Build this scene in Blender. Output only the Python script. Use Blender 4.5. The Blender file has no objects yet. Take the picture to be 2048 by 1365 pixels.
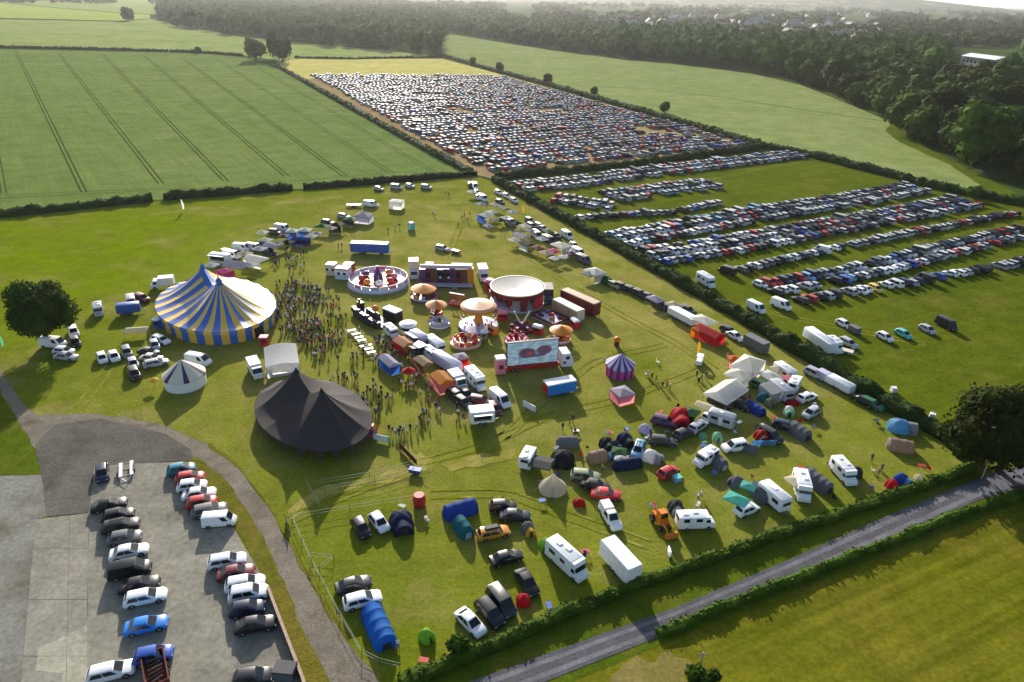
import bpy, bmesh, math, random
from mathutils import Vector, Matrix, noise
from mathutils.geometry import tessellate_polygon
R = random.Random(11)
rad = math.radians
scene = bpy.context.scene
C = scene.collection

# ------------------------------------------------------------------ camera (a drone 67 m above the fields)
FPX, CX, CY, HGT = 1365.0, 1024.0, 682.5, 67.0
PITCH = math.atan((CY + 14.0) / FPX)
ROLL = rad(1.5)
_r, _f, _u = Vector((1, 0, 0)), Vector((0, math.cos(PITCH), -math.sin(PITCH))), Vector((0, math.sin(PITCH), math.cos(PITCH)))
CR = _r * math.cos(ROLL) + _u * math.sin(ROLL)
CU = _u * math.cos(ROLL) - _r * math.sin(ROLL)

def G(px, py, z=0.0):
    "the point at height z that a survey of the photograph puts at pixel (px, py) of 2048 x 1365"
    d = _f + CR * ((px - CX) / FPX) - CU * ((py - CY) / FPX)
    t = (z - HGT) / d.z
    return Vector((d.x * t, d.y * t, z))

def heading(px, py, ang, z=0.0):
    a, b = G(px, py, z), G(px + 9 * math.cos(rad(ang)), py + 9 * math.sin(rad(ang)), z)
    return math.atan2(b.y - a.y, b.x - a.x)

cam_d = bpy.data.cameras.new("camera")
cam = bpy.data.objects.new("camera", cam_d)
C.objects.link(cam)
cam_d.sensor_width = 36.0
cam_d.lens = 36.0 * FPX / 2048.0
cam_d.clip_start, cam_d.clip_end = 1.0, 80000.0
M = Matrix((CR, CU, -_f)).transposed().to_4x4()
M.translation = Vector((0, 0, HGT))
cam.matrix_world = M
scene.camera = cam

# ------------------------------------------------------------------ light
SUN_EL, SUN_AZ = rad(20.0), rad(-11.0)      # azimuth measured from +Y, to the left when negative
sd = Vector((math.sin(SUN_AZ) * math.cos(SUN_EL), math.cos(SUN_AZ) * math.cos(SUN_EL), math.sin(SUN_EL)))
ld = bpy.data.lights.new("sun", "SUN")
ld.energy, ld.angle, ld.color = 5.0, rad(0.6), (1.0, 0.95, 0.86)
lo = bpy.data.objects.new("sun", ld)
C.objects.link(lo)
lo.rotation_euler = (-sd).to_track_quat("-Z", "Y").to_euler()
w = bpy.data.worlds.new("World")
scene.world = w
w.use_nodes = True
nt = w.node_tree
nt.nodes.clear()
sky = nt.nodes.new("ShaderNodeTexSky")
sky.sky_type = "NISHITA"
sky.sun_disc = False
sky.sun_elevation = SUN_EL
sky.sun_rotation = SUN_AZ
sky.air_density, sky.dust_density, sky.ozone_density = 1.0, 2.0, 1.5
bg = nt.nodes.new("ShaderNodeBackground")
bg.inputs["Strength"].default_value = 0.115
ow = nt.nodes.new("ShaderNodeOutputWorld")
nt.links.new(sky.outputs[0], bg.inputs[0])
nt.links.new(bg.outputs[0], ow.inputs[0])
scene.view_settings.view_transform = "Standard"
scene.view_settings.look = "None"
scene.view_settings.exposure = 0.60
scene.view_settings.gamma = 1.0
scene.render.engine = "CYCLES"
cy = scene.cycles
cy.max_bounces, cy.diffuse_bounces, cy.glossy_bounces = 5, 2, 2
cy.transmission_bounces, cy.transparent_max_bounces, cy.volume_bounces = 3, 4, 0
cy.use_denoising = True
cy.caustics_reflective = cy.caustics_refractive = False
cy.sample_clamp_indirect = 4.0

# ------------------------------------------------------------------ materials
def new_mat(name):
    m = bpy.data.materials.new(name)
    m.use_nodes = True
    n = m.node_tree
    for k in list(n.nodes):
        n.nodes.remove(k)
    out = n.nodes.new("ShaderNodeOutputMaterial")
    p = n.nodes.new("ShaderNodeBsdfPrincipled")
    n.links.new(p.outputs[0], out.inputs[0])
    return m, n, p, out

def nd(n, t, **kw):
    x = n.nodes.new(t)
    for k, v in kw.items():
        if k in x.inputs:
            x.inputs[k].default_value = v
        else:
            setattr(x, k, v)
    return x

def mixc(n, fac, a, b):
    x = n.nodes.new("ShaderNodeMix")
    x.data_type = "RGBA"
    for s, v in ((0, fac), (6, a), (7, b)):
        if hasattr(v, "is_output"):
            n.links.new(v, x.inputs[s])
        elif s == 0:
            x.inputs[0].default_value = v
        else:
            x.inputs[s].default_value = (*v[:3], 1)
    return x.outputs[2]

def ramp(n, fac, lo, hi):
    x = nd(n, "ShaderNodeMapRange")
    x.inputs[1].default_value, x.inputs[2].default_value = lo, hi
    n.links.new(fac, x.inputs[0])
    return x.outputs[0]

def pos(n, scale=(1, 1, 1), rot=0.0, obj=False):
    if obj:
        src = nd(n, "ShaderNodeTexCoord").outputs["Object"]
    else:
        src = nd(n, "ShaderNodeNewGeometry").outputs["Position"]
    if rot:
        m0 = nd(n, "ShaderNodeMapping")
        m0.inputs["Rotation"].default_value = (0, 0, rot)
        n.links.new(src, m0.inputs[0]); src = m0.outputs[0]
    mp = nd(n, "ShaderNodeMapping")
    mp.inputs["Scale"].default_value = scale
    n.links.new(src, mp.inputs[0])
    return mp.outputs[0]

def nz(n, vec, scale, detail=3.0, rough=0.6):
    x = nd(n, "ShaderNodeTexNoise", Scale=scale, Detail=detail, Roughness=rough)
    n.links.new(vec, x.inputs["Vector"])
    return x.outputs[0]

def ground_mat(name, a, b, c=None, big=0.02, mid=0.25, fine=2.0, streak=None, streak_amt=0.3, streak_col=None, rough=0.95, bump=0.3, patch=(0.5, 0.68), worn=None, lush=None):
    "a/b blended over tens of metres, c in broken patches, a fine grain on top; optional streaks along a direction"
    m, n, p, out = new_mat(name)
    v = pos(n)
    f1 = ramp(n, nz(n, v, big, 4), 0.35, 0.65)
    col = mixc(n, f1, a, b)
    if c is not None:
        f2 = ramp(n, nz(n, v, mid * 0.3, 5, 0.65), *patch)
        col = mixc(n, f2, col, c)
    for one in (worn, lush):
        if one is None: continue
        wc, wp, wr = one
        vs = nd(n, "ShaderNodeVectorMath", operation="DISTANCE")
        n.links.new(pos(n), vs.inputs[0])
        vs.inputs[1].default_value = wp
        fall = ramp(n, vs.outputs["Value"], wr, wr * 0.35)
        nn = ramp(n, nz(n, v, 0.06, 5, 0.6), 0.3, 0.6)
        mu = nd(n, "ShaderNodeMath", operation="MULTIPLY")
        n.links.new(fall, mu.inputs[0]); n.links.new(nn, mu.inputs[1])
        col = mixc(n, mu.outputs[0], col, wc)
    if streak is not None:
        vs2 = pos(n, (0.03, 1.0, 1.0), -streak)
        f3 = ramp(n, nz(n, vs2, 0.45, 3), 0.35, 0.7)
        x = nd(n, "ShaderNodeMath", operation="MULTIPLY")
        n.links.new(f3, x.inputs[0]); x.inputs[1].default_value = streak_amt
        col = mixc(n, x.outputs[0], col, streak_col or tuple(k * 0.45 for k in a))
    g = nz(n, v, fine, 4, 0.7)
    hv = nd(n, "ShaderNodeHueSaturation")
    n.links.new(col, hv.inputs["Color"])
    g2 = nd(n, "ShaderNodeMapRange")
    g2.inputs[1].default_value, g2.inputs[2].default_value, g2.inputs[3].default_value, g2.inputs[4].default_value = 0.25, 0.75, 0.68, 1.32
    n.links.new(g, g2.inputs[0])
    g3 = nd(n, "ShaderNodeMapRange")
    g3.inputs[1].default_value, g3.inputs[2].default_value, g3.inputs[3].default_value, g3.inputs[4].default_value = 0.3, 0.7, 0.85, 1.15
    n.links.new(nz(n, v, mid, 4, 0.6), g3.inputs[0])
    mu2 = nd(n, "ShaderNodeMath", operation="MULTIPLY")
    n.links.new(g2.outputs[0], mu2.inputs[0]); n.links.new(g3.outputs[0], mu2.inputs[1])
    n.links.new(mu2.outputs[0], hv.inputs["Value"])
    n.links.new(hv.outputs[0], p.inputs["Base Color"])
    p.inputs["Roughness"].default_value = rough
    p.inputs["Specular IOR Level"].default_value = 0.0
    if bump:
        bp = nd(n, "ShaderNodeBump", Strength=bump, Distance=0.12)
        n.links.new(g, bp.inputs["Height"])
        n.links.new(bp.outputs[0], p.inputs["Normal"])
    return m

def solid(name, col, rough=0.6, var=0.18, scale=3.0, spec=0.4, metal=0.0, coat=0.0):
    m, n, p, out = new_mat(name)
    if var:
        f = ramp(n, nz(n, pos(n, obj=True), scale, 4), 0.3, 0.7)
        c = mixc(n, f, tuple(k * (1 - var) for k in col), tuple(min(1, k * (1 + var)) for k in col))
        n.links.new(c, p.inputs["Base Color"])
    else:
        p.inputs["Base Color"].default_value = (*col, 1)
    p.inputs["Roughness"].default_value = rough
    p.inputs["Specular IOR Level"].default_value = spec
    p.inputs["Metallic"].default_value = metal
    p.inputs["Coat Weight"].default_value = coat
    return m

def objcol(name, rough=0.5, var=0.1, scale=2.0, coat=0.0, transl=0.0, spec=0.4):
    "colour comes from the object itself, with a little grime"
    m, n, p, out = new_mat(name)
    oi = nd(n, "ShaderNodeObjectInfo")
    f = nz(n, pos(n, obj=True), scale, 5)
    g = nd(n, "ShaderNodeMapRange")
    g.inputs[1].default_value, g.inputs[2].default_value, g.inputs[3].default_value, g.inputs[4].default_value = 0.3, 0.7, 1 - var, 1 + var * 0.6
    n.links.new(f, g.inputs[0])
    hv = nd(n, "ShaderNodeHueSaturation")
    n.links.new(oi.outputs["Color"], hv.inputs["Color"])
    n.links.new(g.outputs[0], hv.inputs["Value"])
    n.links.new(hv.outputs[0], p.inputs["Base Color"])
    p.inputs["Roughness"].default_value = rough
    p.inputs["Coat Weight"].default_value = coat
    p.inputs["Coat Roughness"].default_value = 0.08
    p.inputs["Specular IOR Level"].default_value = spec
    if transl:
        t = nd(n, "ShaderNodeBsdfTranslucent")
        n.links.new(hv.outputs[0], t.inputs[0])
        mx = nd(n, "ShaderNodeMixShader")
        mx.inputs[0].default_value = transl
        n.links.new(p.outputs[0], mx.inputs[1]); n.links.new(t.outputs[0], mx.inputs[2])
        n.links.new(mx.outputs[0], out.inputs[0])
    return m

def leaf_mat(name, a, b, transl=0.35, scale=0.25):
    m, n, p, out = new_mat(name)
    oi = nd(n, "ShaderNodeObjectInfo")
    f = ramp(n, nz(n, pos(n, obj=True), scale, 4, 0.7), 0.3, 0.7)
    c = mixc(n, f, a, b)
    hv = nd(n, "ShaderNodeHueSaturation")
    r1 = nd(n, "ShaderNodeMapRange"); r1.inputs[3].default_value, r1.inputs[4].default_value = 0.6, 1.5
    n.links.new(oi.outputs["Random"], r1.inputs[0])
    n.links.new(r1.outputs[0], hv.inputs["Value"])
    r2 = nd(n, "ShaderNodeMapRange"); r2.inputs[3].default_value, r2.inputs[4].default_value = 0.475, 0.515
    n.links.new(oi.outputs["Random"], r2.inputs[0])
    n.links.new(r2.outputs[0], hv.inputs["Hue"])
    n.links.new(c, hv.inputs["Color"])
    n.links.new(hv.outputs[0], p.inputs["Base Color"])
    p.inputs["Roughness"].default_value = 0.8
    p.inputs["Specular IOR Level"].default_value = 0.06
    t = nd(n, "ShaderNodeBsdfTranslucent")
    n.links.new(hv.outputs[0], t.inputs[0])
    mx = nd(n, "ShaderNodeMixShader"); mx.inputs[0].default_value = transl
    n.links.new(p.outputs[0], mx.inputs[1]); n.links.new(t.outputs[0], mx.inputs[2])
    n.links.new(mx.outputs[0], out.inputs[0])
    return m

PAINT = objcol("car_paint", 0.35, 0.08, 1.5, coat=0.35)
CANVAS = objcol("tent_canvas", 0.75, 0.10, 1.2, transl=0.58)
PANEL = objcol("painted_panel", 0.5, 0.10, 1.0)
CLOTH = objcol("clothing", 0.9, 0.1, 4.0)
GLASS = solid("dark_glass", (0.012, 0.016, 0.02), 0.14, 0.0, spec=0.45)
TYRE = solid("tyre_rubber", (0.018, 0.018, 0.018), 0.85, 0.2)
RIM = solid("wheel_rim", (0.35, 0.35, 0.36), 0.35, 0.1, metal=0.6)
LAMP = solid("lamp_lens", (0.75, 0.76, 0.78), 0.12, 0.0, spec=0.6)
TAIL = solid("tail_lamp", (0.35, 0.01, 0.01), 0.2, 0.0, spec=0.6)
TRIM = solid("black_trim", (0.02, 0.02, 0.022), 0.6, 0.2)
STEEL = solid("grey_steel", (0.28, 0.29, 0.30), 0.45, 0.15, metal=0.3)
WOOD = solid("weathered_wood", (0.20, 0.15, 0.10), 0.85, 0.25)
WHITE = solid("white_plastic", (0.78, 0.78, 0.76), 0.55, 0.06)
SKIN = solid("skin", (0.45, 0.27, 0.19), 0.6, 0.08)
HAIR = solid("hair", (0.05, 0.03, 0.02), 0.7, 0.2)
DARKIN = solid("dark_interior", (0.012, 0.012, 0.014), 0.9, 0.1)
BARK = solid("bark", (0.07, 0.05, 0.035), 0.95, 0.3)
LEAF = leaf_mat("oak_leaves", (0.010, 0.026, 0.002), (0.060, 0.100, 0.010), 0.2)
LEAFW = leaf_mat("wood_leaves", (0.012, 0.030, 0.002), (0.095, 0.140, 0.012), 0.15, 0.10)
HEDGE = leaf_mat("hedge_leaves", (0.018, 0.040, 0.004), (0.075, 0.120, 0.010), 0.10, 0.3)
HEDGED = leaf_mat("dark_hedge_leaves", (0.020, 0.040, 0.010), (0.05, 0.085, 0.02), scale=0.3)

# ------------------------------------------------------------------ mesh builder
class MB:
    def __init__(s):
        s.v, s.f, s.m = [], [], []
    def poly(s, pts, mat=0):
        i = len(s.v)
        s.v.extend(tuple(p) for p in pts)
        s.f.append(tuple(range(i, i + len(pts)))); s.m.append(mat)
    def box(s, c, d, rz=0.0, mat=0, taper=(1, 1)):
        x, y, z = c; a, b, h = d[0] / 2, d[1] / 2, d[2] / 2
        cs, sn = math.cos(rz), math.sin(rz)
        i = len(s.v)
        for k, (tx, ty) in ((-1, (1, 1)), (1, taper)):
            for sx, sy in ((-1, -1), (1, -1), (1, 1), (-1, 1)):
                px, py = sx * a * tx, sy * b * ty
                s.v.append((x + px * cs - py * sn, y + px * sn + py * cs, z + k * h))
        for q in ((3, 2, 1, 0), (4, 5, 6, 7), (0, 1, 5, 4), (1, 2, 6, 5), (2, 3, 7, 6), (3, 0, 4, 7)):
            s.f.append(tuple(i + k for k in q)); s.m.append(mat)
    def loft(s, rings, mat=0, caps=True, closed=True):
        n = len(rings[0]); i = len(s.v)
        for r in rings:
            s.v.extend(tuple(p) for p in r)
        for k in range(len(rings) - 1):
            for j in range(n if closed else n - 1):
                a, b = i + k * n + j, i + k * n + (j + 1) % n
                s.f.append((a, b, b + n, a + n)); s.m.append(mat)
        if caps:
            s.f.append(tuple(i + j for j in reversed(range(n)))); s.m.append(mat)
            s.f.append(tuple(i + (len(rings) - 1) * n + j for j in range(n))); s.m.append(mat)
    def tube(s, a, b, r0, r1=None, n=6, mat=0, caps=True):
        a, b = Vector(a), Vector(b)
        r1 = r0 if r1 is None else r1
        d = (b - a).normalized()
        t = d.orthogonal().normalized(); q = d.cross(t)
        s.loft([[c + (t * math.cos(2 * math.pi * k / n) + q * math.sin(2 * math.pi * k / n)) * r for k in range(n)] for c, r in ((a, r0), (b, r1))], mat, caps)
    def disc(s, c, r, z0, z1, n=24, mat=0, r1=None, sy=1.0):
        r1 = r if r1 is None else r1
        s.loft([[(c[0] + q * math.cos(2 * math.pi * k / n), c[1] + q * sy * math.sin(2 * math.pi * k / n), z) for k in range(n)] for q, z in ((r, z0), (r1, z1))], mat)
    def lathe(s, prof, n=24, mat=0, c=(0, 0), caps=False, mats=None):
        i = len(s.v)
        for r, z in prof:
            for k in range(n):
                a = 2 * math.pi * k / n
                s.v.append((c[0] + r * math.cos(a), c[1] + r * math.sin(a), z))
        for q in range(len(prof) - 1):
            for k in range(n):
                a, b = i + q * n + k, i + q * n + (k + 1) % n
                s.f.append((a, b, b + n, a + n)); s.m.append(mats(q, k) if mats else mat)
        if caps:
            s.f.append(tuple(i + k for k in reversed(range(n)))); s.m.append(mat)
            s.f.append(tuple(i + (len(prof) - 1) * n + k for k in range(n))); s.m.append(mat)
    def ball(s, c, r, n=10, m=6, mat=0, half=False):
        rx, ry, rz = r if isinstance(r, tuple) else (r, r, r)
        rings = []
        for j in range(m + 1):
            t = (math.pi / 2 if half else math.pi) * j / m - (0 if half else math.pi / 2)
            cr = max(math.cos(t), 0.02)
            rings.append([(c[0] + rx * cr * math.cos(2 * math.pi * k / n), c[1] + ry * cr * math.sin(2 * math.pi * k / n), c[2] + rz * math.sin(t)) for k in range(n)])
        s.loft(rings, mat)
    def mesh(s, name, mats, smooth=None):
        me = bpy.data.meshes.new(name)
        me.from_pydata(s.v, [], s.f)
        for k in mats:
            me.materials.append(k)
        if any(s.m):
            me.polygons.foreach_set("material_index", s.m)
        if smooth is not None:
            me.polygons.foreach_set("use_smooth", [True] * len(s.f))
            me.set_sharp_from_angle(angle=rad(smooth))
        me.update()
        return me
    def build(s, name, mats, parent=None, col=None, smooth=None, loc=None):
        return put(name, s.mesh(name, mats if isinstance(mats, (list, tuple)) else [mats], smooth), parent, col, loc)

def put(name, me, parent=None, col=None, loc=None, rz=None):
    o = bpy.data.objects.new(name, me)
    C.objects.link(o)
    if parent is not None:
        o.parent = parent
    if col is not None:
        o.color = (*col[:3], 1)
    if loc is not None:
        o.location = loc
    if rz is not None:
        o.rotation_euler = (0, 0, rz)
    return o

def tag(o, label, cat, group=None, kind=None):
    o["label"] = label
    o["category"] = cat
    if group: o["group"] = group
    if kind: o["kind"] = kind
    return o

def thing(name, label, cat, loc, rz=0.0, group=None):
    o = bpy.data.objects.new(name, None)
    C.objects.link(o)
    o.empty_display_size = 0.3
    o.location = loc; o.rotation_euler = (0, 0, rz)
    return tag(o, label, cat, group)

def struct(o):
    o["kind"] = "structure"
    return o

COL = dict(white=(.88, .88, .88), silver=(.42, .44, .47), grey=(.13, .135, .14), black=(.012, .012, .014), navy=(.012, .02, .06),
           blue=(.03, .10, .42), red=(.50, .015, .015), orange=(.78, .20, .01), yellow=(.75, .52, .06), green=(.03, .16, .05),
           teal=(.02, .22, .28), lilac=(.55, .52, .68), pink=(.75, .24, .30), magenta=(.65, .06, .30), brown=(.16, .07, .035),
           cream=(.72, .66, .52), maroon=(.16, .015, .02), tan=(.45, .32, .20), purple=(.12, .04, .20), lime=(.25, .50, .05),
           turquoise=(.10, .55, .50), charcoal=(.035, .035, .04), bright=(.02, .22, .70), skyblue=(.18, .42, .65), khaki=(.30, .34, .18),
           gold=(.68, .28, .02), peach=(.76, .40, .22), scarlet=(.62, .02, .03), mint=(.35, .65, .45), plum=(.09, .03, .10))
_ones = "zeroth first second third fourth fifth sixth seventh eighth ninth tenth eleventh twelfth thirteenth fourteenth fifteenth sixteenth seventeenth eighteenth nineteenth".split()
_tens = dict(zip(range(2, 10), "twent thirt fort fift sixt sevent eight ninet".split()))
def ordinal(k):
    if k < 20: return _ones[k]
    if k < 100:
        t = _tens[k // 10]
        return t + "ieth" if k % 10 == 0 else t + "y-" + _ones[k % 10]
    return "hundredth" if k == 100 else "hundred-and-" + ordinal(k - 100)
# ------------------------------------------------------------------ ground sheets
def sheet(name, px, z, m, jit=0.0, step=3.0, ground=False, extra=None, seed=1):
    rr = random.Random(seed)
    pts = [p if ground else G(*p) for p in px]
    pts = [Vector((p[0], p[1], z)) for p in pts]
    if jit:
        out = []
        for a, b in zip(pts, pts[1:] + pts[:1]):
            L = (b - a).length
            k = max(1, min(160, int(L / step)))
            nn = Vector((-(b - a).y, (b - a).x, 0)).normalized()
            for i in range(k):
                q = a.lerp(b, i / k)
                out.append(q + nn * (rr.uniform(-1, 1) * jit if i else 0))
        pts = out
    tris = tessellate_polygon([pts])
    mb = MB()
    mb.v = [tuple(p) for p in pts]
    for t in tris:
        a, b, c = (pts[i] for i in t)
        mb.f.append(tuple(t) if (b - a).cross(c - a).z > 0 else tuple(reversed(t))); mb.m.append(0)
    mats = [m]
    if extra:
        mats += extra(mb)
    return struct(mb.build(name, mats))

def strip(mb, a, b, wd, z, mat):
    a, b = Vector((a[0], a[1], z)), Vector((b[0], b[1], z))
    nn = Vector((-(b - a).y, (b - a).x, 0)).normalized() * wd / 2
    mb.poly([a - nn, b - nn, b + nn, a + nn], mat)
    if (b - a).cross(nn).z < 0:
        mb.f[-1] = tuple(reversed(mb.f[-1]))

SHOWC = G(1050, 560)
def hd(a, b):
    a, b = G(*a), G(*b)
    return math.atan2(b.y - a.y, b.x - a.x)
m_ground = ground_mat("far_ground", (.04, .07, .015), (.06, .09, .02), (.11, .13, .05), big=0.004, mid=0.03, fine=0.2, bump=0)
m_hill = ground_mat("wooded_hills", (.015, .03, .008), (.05, .075, .02), (.16, .18, .08), big=0.012, mid=0.016, fine=0.03, bump=0, patch=(.55, .62))
m_show = ground_mat("show_grass", (0.1261, 0.1606, 0.0086), (0.1682, 0.1892, 0.0142), (0.2662, 0.2283, 0.0660), big=0.025, mid=0.22, fine=1.8, worn=((.29, .26, .065), (SHOWC.x, SHOWC.y, 0), 115.0), lush=((.145, .20, .002), (G(60, 500).x, G(60, 500).y, 0), 85.0), bump=0.5)
m_left = ground_mat("left_grass", (0.1290, 0.1849, 0.0026), (0.1720, 0.2150, 0.0052), (0.1806, 0.1849, 0.0103), big=0.03, mid=0.2, fine=1.6)
m_park = ground_mat("parking_grass", (0.0834, 0.1160, 0.0071), (0.1201, 0.1445, 0.0099), (0.1475, 0.1474, 0.0198), big=0.02, mid=0.2, fine=1.2, streak=hd((1300, 515), (1935, 405)), streak_amt=0.3)
m_wheat = ground_mat("wheat_crop", (0.1364, 0.1980, 0.0484), (0.1716, 0.2244, 0.0616), (0.1936, 0.2332, 0.0748), big=0.012, mid=0.10, fine=0.9, patch=(.52, .75), streak=hd((31, 102), (168, 385)), streak_amt=0.22)
m_wheat2 = ground_mat("barley_crop", (0.2134, 0.2667, 0.0825), (0.2522, 0.2959, 0.1018), (0.2813, 0.3104, 0.1212), big=0.010, mid=0.08, fine=0.7, patch=(.5, .75), streak=hd((960, 135), (1525, 295)), streak_amt=0.25)
m_rut = ground_mat("tramline_soil", (.042, .07, .018), (.055, .085, .022), big=0.05, mid=0.3, fine=2, bump=0)
m_pale = ground_mat("pale_pasture", (.23, .28, .085), (.27, .31, .10), (.19, .26, .055), big=0.01, mid=0.05, fine=0.5, bump=0)
m_lime = ground_mat("bright_meadow", (.26, .32, .06), (.32, .36, .08), None, big=0.01, mid=0.05, fine=0.5, bump=0)
m_stub = ground_mat("straw_stubble", (0.3276, 0.2340, 0.1170), (0.2808, 0.1950, 0.0936), (0.3510, 0.2808, 0.1170), big=0.02, mid=0.12, fine=0.8, bump=0)
m_straw = ground_mat("yellow_straw", (.52, .46, .14), (.46, .42, .13), (.40, .38, .12), big=0.02, mid=0.1, fine=0.8, bump=0)
m_hay = ground_mat("hay_meadow", (0.0777, 0.0969, 0.0044), (0.1110, 0.1184, 0.0067), (0.1295, 0.1184, 0.0133), big=0.03, mid=0.25, fine=1.4, streak=hd((1060, 1374), (2070, 968)), streak_amt=0.75, streak_col=(.22, .20, .018), bump=0.5, patch=(.48, .66))
m_verge = ground_mat("rough_verge", (0.0645, 0.1032, 0.0069), (0.1032, 0.1333, 0.0103), (0.1290, 0.1204, 0.0189), big=0.06, mid=0.5, fine=2.5, bump=0.7)
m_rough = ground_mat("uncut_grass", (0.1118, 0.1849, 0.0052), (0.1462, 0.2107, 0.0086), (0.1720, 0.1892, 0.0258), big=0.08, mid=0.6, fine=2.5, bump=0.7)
m_track = ground_mat("rutted_grass", (.30, .265, .07), (.23, .225, .035), (.17, .185, .012), big=0.10, mid=0.5, fine=2.0, patch=(.4, .55))
m_dry = ground_mat("dry_bank_grass", (0.1376, 0.1290, 0.0172), (0.1720, 0.1462, 0.0258), (0.0860, 0.1032, 0.0129), big=0.06, mid=0.6, fine=2.5, bump=0.7)
m_bare = ground_mat("bare_soil", (.25, .20, .07), (.20, .17, .045), (.15, .15, .02), big=0.06, mid=0.3, fine=2.0)
m_worn = ground_mat("worn_grass", (.33, .285, .085), (.28, .25, .06), (.20, .20, .02), big=0.08, mid=0.4, fine=2.0, patch=(.45, .6))
m_conc = ground_mat("yard_concrete", (0.2527, 0.2357, 0.1857), (0.2948, 0.2729, 0.2155), (0.1620, 0.1507, 0.1217), big=0.05, mid=0.22, fine=1.2, rough=0.8, bump=0.1, patch=(.52, .66))
m_slab = ground_mat("slab_concrete", (0.2780, 0.2564, 0.2118), (0.3033, 0.2771, 0.2229), (0.2443, 0.2233, 0.1784), big=0.08, mid=0.3, fine=1.5, rough=0.8, bump=0.05)
m_slabl = ground_mat("pale_concrete", (0.3623, 0.3474, 0.2601), (0.3875, 0.3721, 0.2823), None, big=0.08, mid=0.3, fine=1.5, rough=0.8, bump=0.05)
m_tarm = ground_mat("old_tarmac", (0.1199, 0.1120, 0.0948), (0.1541, 0.1410, 0.1175), (0.0942, 0.0872, 0.0720), big=0.08, mid=0.3, fine=2.0, rough=0.85, bump=0.2)
m_yardl = ground_mat("grey_hardstanding", (0.2106, 0.2068, 0.1821), (0.2527, 0.2439, 0.2081), (0.1432, 0.1282, 0.0929), big=0.07, mid=0.16, fine=1.6, rough=0.85, bump=0.2, patch=(.47, .6))
m_grav = ground_mat("gravel_track", (0.1969, 0.1660, 0.1288), (0.2397, 0.2033, 0.1592), (0.1455, 0.1203, 0.0834), big=0.10, mid=0.5, fine=3.0, bump=0.5)
m_road = ground_mat("road_asphalt", (0.1662, 0.1608, 0.1770), (0.1995, 0.1930, 0.2097), (0.1330, 0.1287, 0.1376), big=0.10, mid=0.4, fine=3.0, rough=0.75, bump=0.15)
m_roade = ground_mat("worn_asphalt", (0.1028, 0.0994, 0.1053), (0.1209, 0.1170, 0.1229), None, big=0.2, mid=0.5, fine=3.0, rough=0.8, bump=0.15)

hb = MB()
ridge = []
for i in range(60):
    x = -9000 + 18000 * i / 59
    px = x / 9500 * 1500 + 1024
    base = 150 + 26 * noise.noise(Vector((i * .21, 2, 0))) + 9 * noise.noise(Vector((i * .8, 5, 0)))
    if px > 1650: base -= min(1, (px - 1650) / 330) * 150
    ridge.append((x, max(base, 8)))
hb.loft([[(x * f, 8800 + d, z * k - 2) for x, z in ridge] for f, d, k in ((.93, -1600, 0), (.96, -900, .45), (.98, -400, .8), (1, 0, 1), (1.1, 900, .9), (1.25, 2500, 0))], caps=False, closed=False)
struct(hb.build("hills", [m_hill], smooth=80))
gp = MB()
xs = [-32000, -3000, -800, 0, 800, 3000, 32000]; ys = [-500, 0, 400, 1200, 3500, 32000]
for i in range(len(xs) - 1):
    for j in range(len(ys) - 1):
        gp.poly([(xs[i], ys[j], -.05), (xs[i + 1], ys[j], -.05), (xs[i + 1], ys[j + 1], -.05), (xs[i], ys[j + 1], -.05)])
struct(gp.build("ground", [m_ground]))

sheet("left_meadow", [(-260, 1500), (-260, 445), (0, 437), (330, 402), (620, 381), (640, 480), (430, 560), (300, 700), (330, 1000), (300, 1500)], 0.0, m_show)
sheet("show_field", [(330, 402), (620, 381), (955, 353), (990, 365), (1500, 650), (1890, 880), (1960, 935), (1560, 1078), (1280, 1175), (960, 1315), (800, 1420), (620, 1420), (420, 1000), (60, 835), (200, 640)], 0.02, m_show, 0.5, 4)
sheet("parking_field", [(995, 362), (1250, 335), (1530, 297), (1600, 308), (1750, 345), (1955, 392), (2120, 420), (2300, 520), (2300, 900), (2080, 960), (1960, 930), (1890, 878), (1500, 648)], 0.03, m_park)

TRAM = [((31, 102), (168, 385)), ((118, 108), (322, 368)), ((205, 109), (452, 363)), ((290, 113), (573, 353)), ((368, 119), (690, 353)), ((436, 120), (783, 347)), ((-42, 102), (8, 388)), ((497, 125), (868, 345))]
def wheat_lines(mb):
    for n_, (a, b) in enumerate(TRAM):
        for s_ in (-1, 1):
            o = 1.0 + 4.0 * 1
            A, B = G(a[0] + s_ * 2.2, a[1]), G(b[0] + s_ * 5.2, b[1])
            strip(mb, A, B, 0.62 if n_ < 5 else 0.42, 0.07, 1)
    for a, b in (((-20, 398), (440, 375)), ((440, 375), (800, 345)), ((800, 345), (915, 346)), ((0, 391), (330, 377))):
        strip(mb, G(*a), G(*b), 0.45, 0.072, 1)
    return [m_rut]
sheet("wheat_field", [(-500, 104), (0, 99), (390, 107), (480, 114), (552, 134), (950, 351), (620, 377), (330, 399), (0, 431), (-500, 470)], 0.04, m_wheat, extra=wheat_lines)
sheet("pale_pasture", [(-600, 100), (-600, 45), (0, 39), (240, 44), (300, 38), (420, 62), (480, 74), (885, 113), (700, 120), (560, 122), (480, 110), (390, 103), (0, 95)], 0.03, m_pale)
sheet("far_meadow", [(-500, 38), (-500, 8), (0, 6), (150, 20), (300, 30), (300, 37), (240, 42), (0, 36)], 0.03, m_lime)
sheet("far_stubble", [(0, 5), (330, -6), (330, 27), (300, 29), (150, 19)], 0.04, m_pale)
sheet("straw_strip", [(548, 130), (590, 118), (885, 118), (960, 138), (1010, 152), (960, 156), (610, 158)], 0.05, m_straw, 0.5, 8)
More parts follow.
